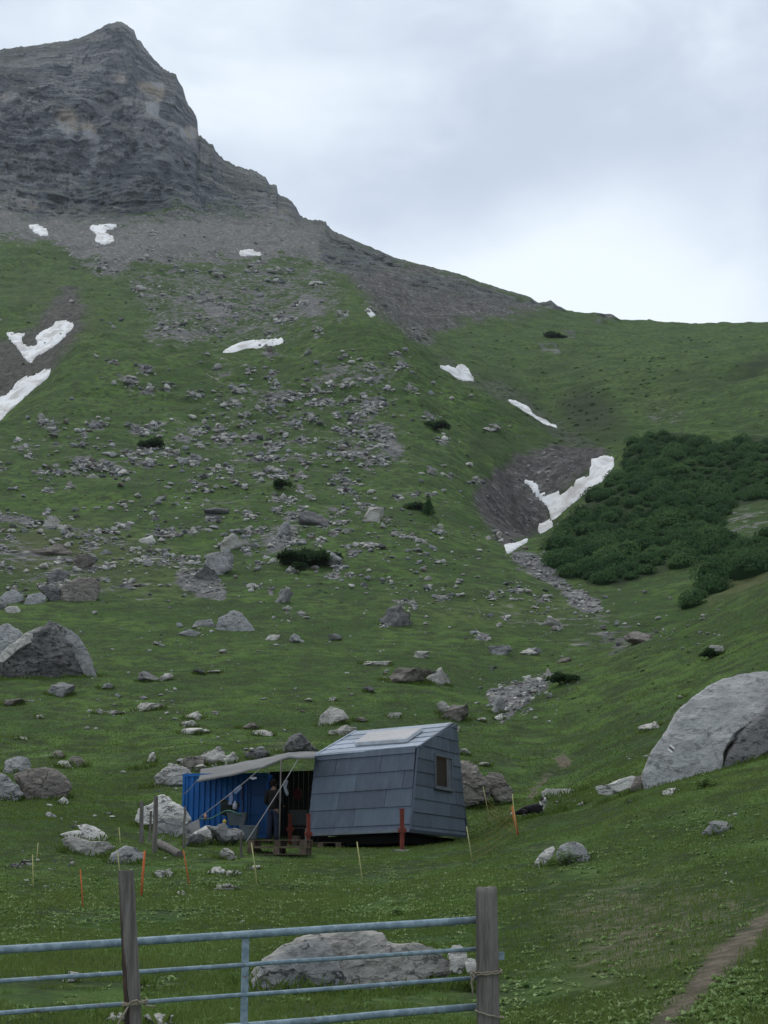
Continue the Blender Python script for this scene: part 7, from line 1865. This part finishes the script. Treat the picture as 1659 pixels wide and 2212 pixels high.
# broad leaved weeds and grass
def vis_points(n, u0, u1, v0, v1, seed):
    r = np.random.default_rng(seed); return np.stack([r.uniform(u0, u1, n), r.uniform(v0, v1, n)], 1)
def grass_field(n, rmin, rmax, amax, seed, h0, h1, w, density_power=1.0):
    r = np.random.default_rng(seed)
    a = r.uniform(-amax, amax, n); t = r.random(n)
    rad = np.exp(np.log(rmin) + (np.log(rmax) - np.log(rmin)) * t ** density_power)
    x, y = rad * np.sin(a), rad * np.cos(a); z = heights(x, y)
    u, v = project(x, y, z)
    bare = np.maximum(sample(SOIL, u, v) * .95, sample(SCREE, u, v))
    patch = fbm(x / 1.6, y / 1.6, x * 0, 3, seed + 2) + .5 * fbm(x / .35, y / .35, x * 0, 2, seed + 3)
    keep = (r.random(n) > bare * 1.35) & (patch > -.38)
    for (rx, ry, rr) in ROCKS_USED: keep &= (x - rx) ** 2 + (y - ry) ** 2 > (rr * .55) ** 2
    x, y, z, rad, patch = x[keep], y[keep], z[keep], rad[keep], patch[keep]; m = len(x)
    hgt = (h0 + (h1 - h0) * r.random(m) ** 2) * (1 + .6 * np.clip(patch, -.5, 1)) * np.interp(rad, [8, 20, 45, 130], [1, 1.0, .8, 1.0])
    th = r.uniform(0, 2 * math.pi, m); dx, dy = np.cos(th), np.sin(th); ww = w * np.interp(rad, [8, 60], [1, 4.5])
    lean = r.uniform(.2, .9, m) * hgt; la = r.uniform(0, 2 * math.pi, m)
    b0 = np.stack([x - dx * ww, y - dy * ww, z - .01], -1); b1 = np.stack([x + dx * ww, y + dy * ww, z - .01], -1)
    mid = np.stack([x + np.cos(la) * lean * .4, y + np.sin(la) * lean * .4, z + hgt * .62], -1)
    m0 = mid - np.stack([dx * ww * .7, dy * ww * .7, 0 * x], -1); m1 = mid + np.stack([dx * ww * .7, dy * ww * .7, 0 * x], -1)
    tip = np.stack([x + np.cos(la) * lean, y + np.sin(la) * lean, z + hgt], -1)
    V = np.stack([b0, b1, m1, m0, tip], 1).reshape(-1, 3); i = np.arange(m) * 5
    F = np.concatenate([np.stack([i, i + 1, i + 2], 1), np.stack([i, i + 2, i + 3], 1), np.stack([i + 3, i + 2, i + 4], 1)])
    tn = np.clip(np.interp(rad, [8, 30, 45], [.52, .46, .42]) + .24 * patch + r.normal(0, .17, m) + .12 * fbm(x / 7, y / 7, x * 0, 2, seed + 9), 0, 1)
    return V, F, np.repeat(tn, 5)
V, F, T = grass_field(330000, 7.5, 52, math.radians(19), 61, .022, .070, .0035, .9)
gr_ = leaf_obj('grass', V, F, T, 'grass'); tag(gr_, 'short grazed meadow grass', 'grass', kind='stuff')
V, F, T = grass_field(110000, 40, 130, math.radians(19), 67, .03, .09, .006, 1.0)
gr_ = leaf_obj('hill_grass', V, F, T, 'grass'); tag(gr_, 'rough hill grass and tussocks', 'grass', kind='stuff')

def tufts(seed):
    r = np.random.default_rng(seed); V, F, T, o = [], [], [], 0
    for (rx, ry, rr) in ROCKS_USED:
        d = math.hypot(rx, ry)
        if d > 95 or d < 8: continue
        n = int(np.clip(420 * rr, 40, 700)); a = r.uniform(math.pi * .85, math.pi * 2.15, n); q_ = rr * r.uniform(.72, 1.25, n) + r.normal(0, .05, n)
        clump = .5 + .5 * vnoise(a * 2.2, a * 0 + rx, a * 0, 3); x, y = rx + np.cos(a) * q_, ry + np.sin(a) * q_ * .75; z = heights(x, y)
        h = (.05 + .12 * r.random(n) ** 1.5) * (.5 + clump) * (1 + .3 * (d > 45)); w = .004 * (1 + d / 22); la = r.uniform(0, 6.28, n); th = r.uniform(0, 6.28, n)
        dx, dy = np.cos(th) * w, np.sin(th) * w; ln = h * r.uniform(.2, .9, n)
        V.append(np.stack([np.stack([x - dx, y - dy, z - .02], -1), np.stack([x + dx, y + dy, z - .02], -1), np.stack([x + dx * .7 + np.cos(la) * ln * .4, y + dy * .7 + np.sin(la) * ln * .4, z + h * .6], -1), np.stack([x + np.cos(la) * ln, y + np.sin(la) * ln, z + h], -1)], 1).reshape(-1, 3))
        i = np.arange(n) * 4 + o; F.append(np.stack([i, i + 1, i + 2, i + 3], -1)); o += 4 * n; T.append(np.repeat(np.clip(r.normal(.34, .18, n), 0, 1), 4))
    return np.concatenate(V), np.concatenate(F), np.concatenate(T)
V, F, T = tufts(71); gr_ = leaf_obj('grass_tufts', V, F, T, 'grass'); tag(gr_, 'longer grass tufts around the foot of the rocks', 'grass', kind='stuff')

def weeds(pts_uv, seed, smin, smax, leaves=(4, 8)):
    r = np.random.default_rng(seed); V, T = [], []
    for u, v in pts_uv:
        if float(sample(SOIL, np.array([u]), np.array([v]))[0]) > r.uniform(.3, .75): continue
        g = ground_at(u, v)
        if g is None: continue
        if any((g.x - x) ** 2 + (g.y - y) ** 2 < rr ** 2 for x, y, rr in ROCKS_USED[:60]): continue
        n = int(r.integers(*leaves)); s0 = r.uniform(smin, smax); tone = r.normal(.58, .18)
        for k in range(n):
            a = r.uniform(0, 6.28); el = r.uniform(.0, .6); L = s0 * r.uniform(.7, 1.2); w = L * r.uniform(.28, .5)
            d = np.array([math.cos(a) * math.cos(el), math.sin(a) * math.cos(el), math.sin(el)]); sd_ = np.array([-math.sin(a), math.cos(a), 0])
            st = np.array(g) + d * L * .25 + np.array([0, 0, .0]); dn_ = np.array([0, 0, -1.0])
            mid = st + d * L * .5; tip = st + d * L * .85 + dn_ * L * .35 + np.array([d[0], d[1], 0]) * L * .2
            up = np.array([0, 0, w * .25])
            V += [st, mid - sd_ * w + up, tip, mid + sd_ * w + up]; T += [np.clip(tone + r.normal(0, .14), 0, 1)] * 4
    V = np.array(V); return V, np.arange(len(V)).reshape(-1, 4), np.array(T)
wp = []
for (n, u0, u1, v0, v1, cl) in ((2000, -20, 1080, 1895, 1995, .6), (260, 0, 1050, 1995, 2040, .5), (240, -20, 700, 1840, 1900, .5), (420, 1030, 1660, 2130, 2230, .55), (520, 1100, 1660, 1850, 2130, .5), (300, 1350, 1660, 1740, 1850, .5), (160, 700, 1120, 1850, 1900, .5), (120, -20, 1000, 2040, 2212, .6), (120, 1080, 1400, 1820, 1880, .5), (200, 1450, 1660, 2080, 2212, .5)):
    cc_ = vis_points(max(6, n // 14), u0, u1, v0, v1, n + int(v0)); r_ = np.random.default_rng(n + int(u0) + 7)
    for i in range(n):
        if r_.random() < cl: c = cc_[r_.integers(len(cc_))]; wp.append((c[0] + r_.normal() * 26, c[1] + r_.normal() * 9))
        else: wp.append((r_.uniform(u0, u1), r_.uniform(v0, v1)))
V, F, T = weeds(wp, 81, .030, .085)
wd = leaf_obj('weeds', V, F, T, 'weeds'); tag(wd, 'pale leafy weeds spread in the foreground turf', 'weeds', kind='stuff')
def plant(u, v, n, spread, lab, seed, s=(.06, .12), r_over=None):
    g = ground_at(u, v); o = empty('leafy_plant', g, lab, 'plant'); r_ = np.random.default_rng(seed)
    V, T = [], []
    kk = math.hypot(g.y, g.z - EYE) / FPX
    for i in range(n):
        x, y, z = r_.normal() * spread * kk * .5, r_.normal() * spread * kk * .3 - .02, abs(r_.normal()) * spread * kk * .5
        st = np.array(g) + np.array([x, y - .1, z]); a = r_.uniform(0, 6.28); L = r_.uniform(*s); w = L * .36
        d = np.array([math.cos(a), math.sin(a) - .3, .35]); d /= np.linalg.norm(d); sd_ = np.cross(d, [0, 0, 1.0]); sd_ /= np.linalg.norm(sd_)
        V += [st, st + d * L * .5 - sd_ * w, st + d * L + np.array([0, 0, -.3 * L]), st + d * L * .5 + sd_ * w]; T += [np.clip(r_.normal(.45, .2), 0, 1)] * 4
    V = np.array(V); leaf_obj('leaves', V, np.arange(len(V)).reshape(-1, 4), np.array(T), 'weeds', o)
    mb = MB()
    for i in range(5): mb.tube([g + Vector((0, 0, -.03)), g + Vector((r_.normal() * spread * kk * .3, -.06, spread * kk * .5))], .006, 5)
    mb.build('stems', M['bark'], o)
plant(968, 2098, 190, 46, 'dark leafy plant growing at the right end of the long gate boulder', 1, (.05, .09))
plant(1225, 1868, 160, 30, 'green tuft growing on the foot of the round grey rock', 2, (.05, .1))
plant(1545, 1795, 120, 26, 'leafy tuft against the grey stone at the right', 3, (.06, .11))
plant(855, 1975, 40, 14, 'single dark dock plant standing in the turf above the gate', 4, (.06, .1))
plant(1520, 1700, 140, 24, 'green tuft at the foot of the huge boulder', 5, (.07, .13))

# ------------------------------------------------------------------ mountain air
mb = MB(); mb.hexa([(-1500, -60, -60), (1500, -60, -60), (1500, 1500, -60), (-1500, 1500, -60), (-1500, -60, 760), (1500, -60, 760), (1500, 1500, 760), (-1500, 1500, 760)])
hm = bpy.data.materials.new('haze'); hm.use_nodes = True; nt = hm.node_tree; nt.nodes.clear()
ho = N(nt, 'ShaderNodeOutputMaterial'); pv = N(nt, 'ShaderNodeVolumePrincipled'); pv.inputs['Color'].default_value = (0.86, 0.92, 1.0, 1); pv.inputs['Density'].default_value = 0.00005
Lk(nt, pv.outputs[0], ho.inputs['Volume'])
tag(mb.build('haze', hm), kind='stuff')
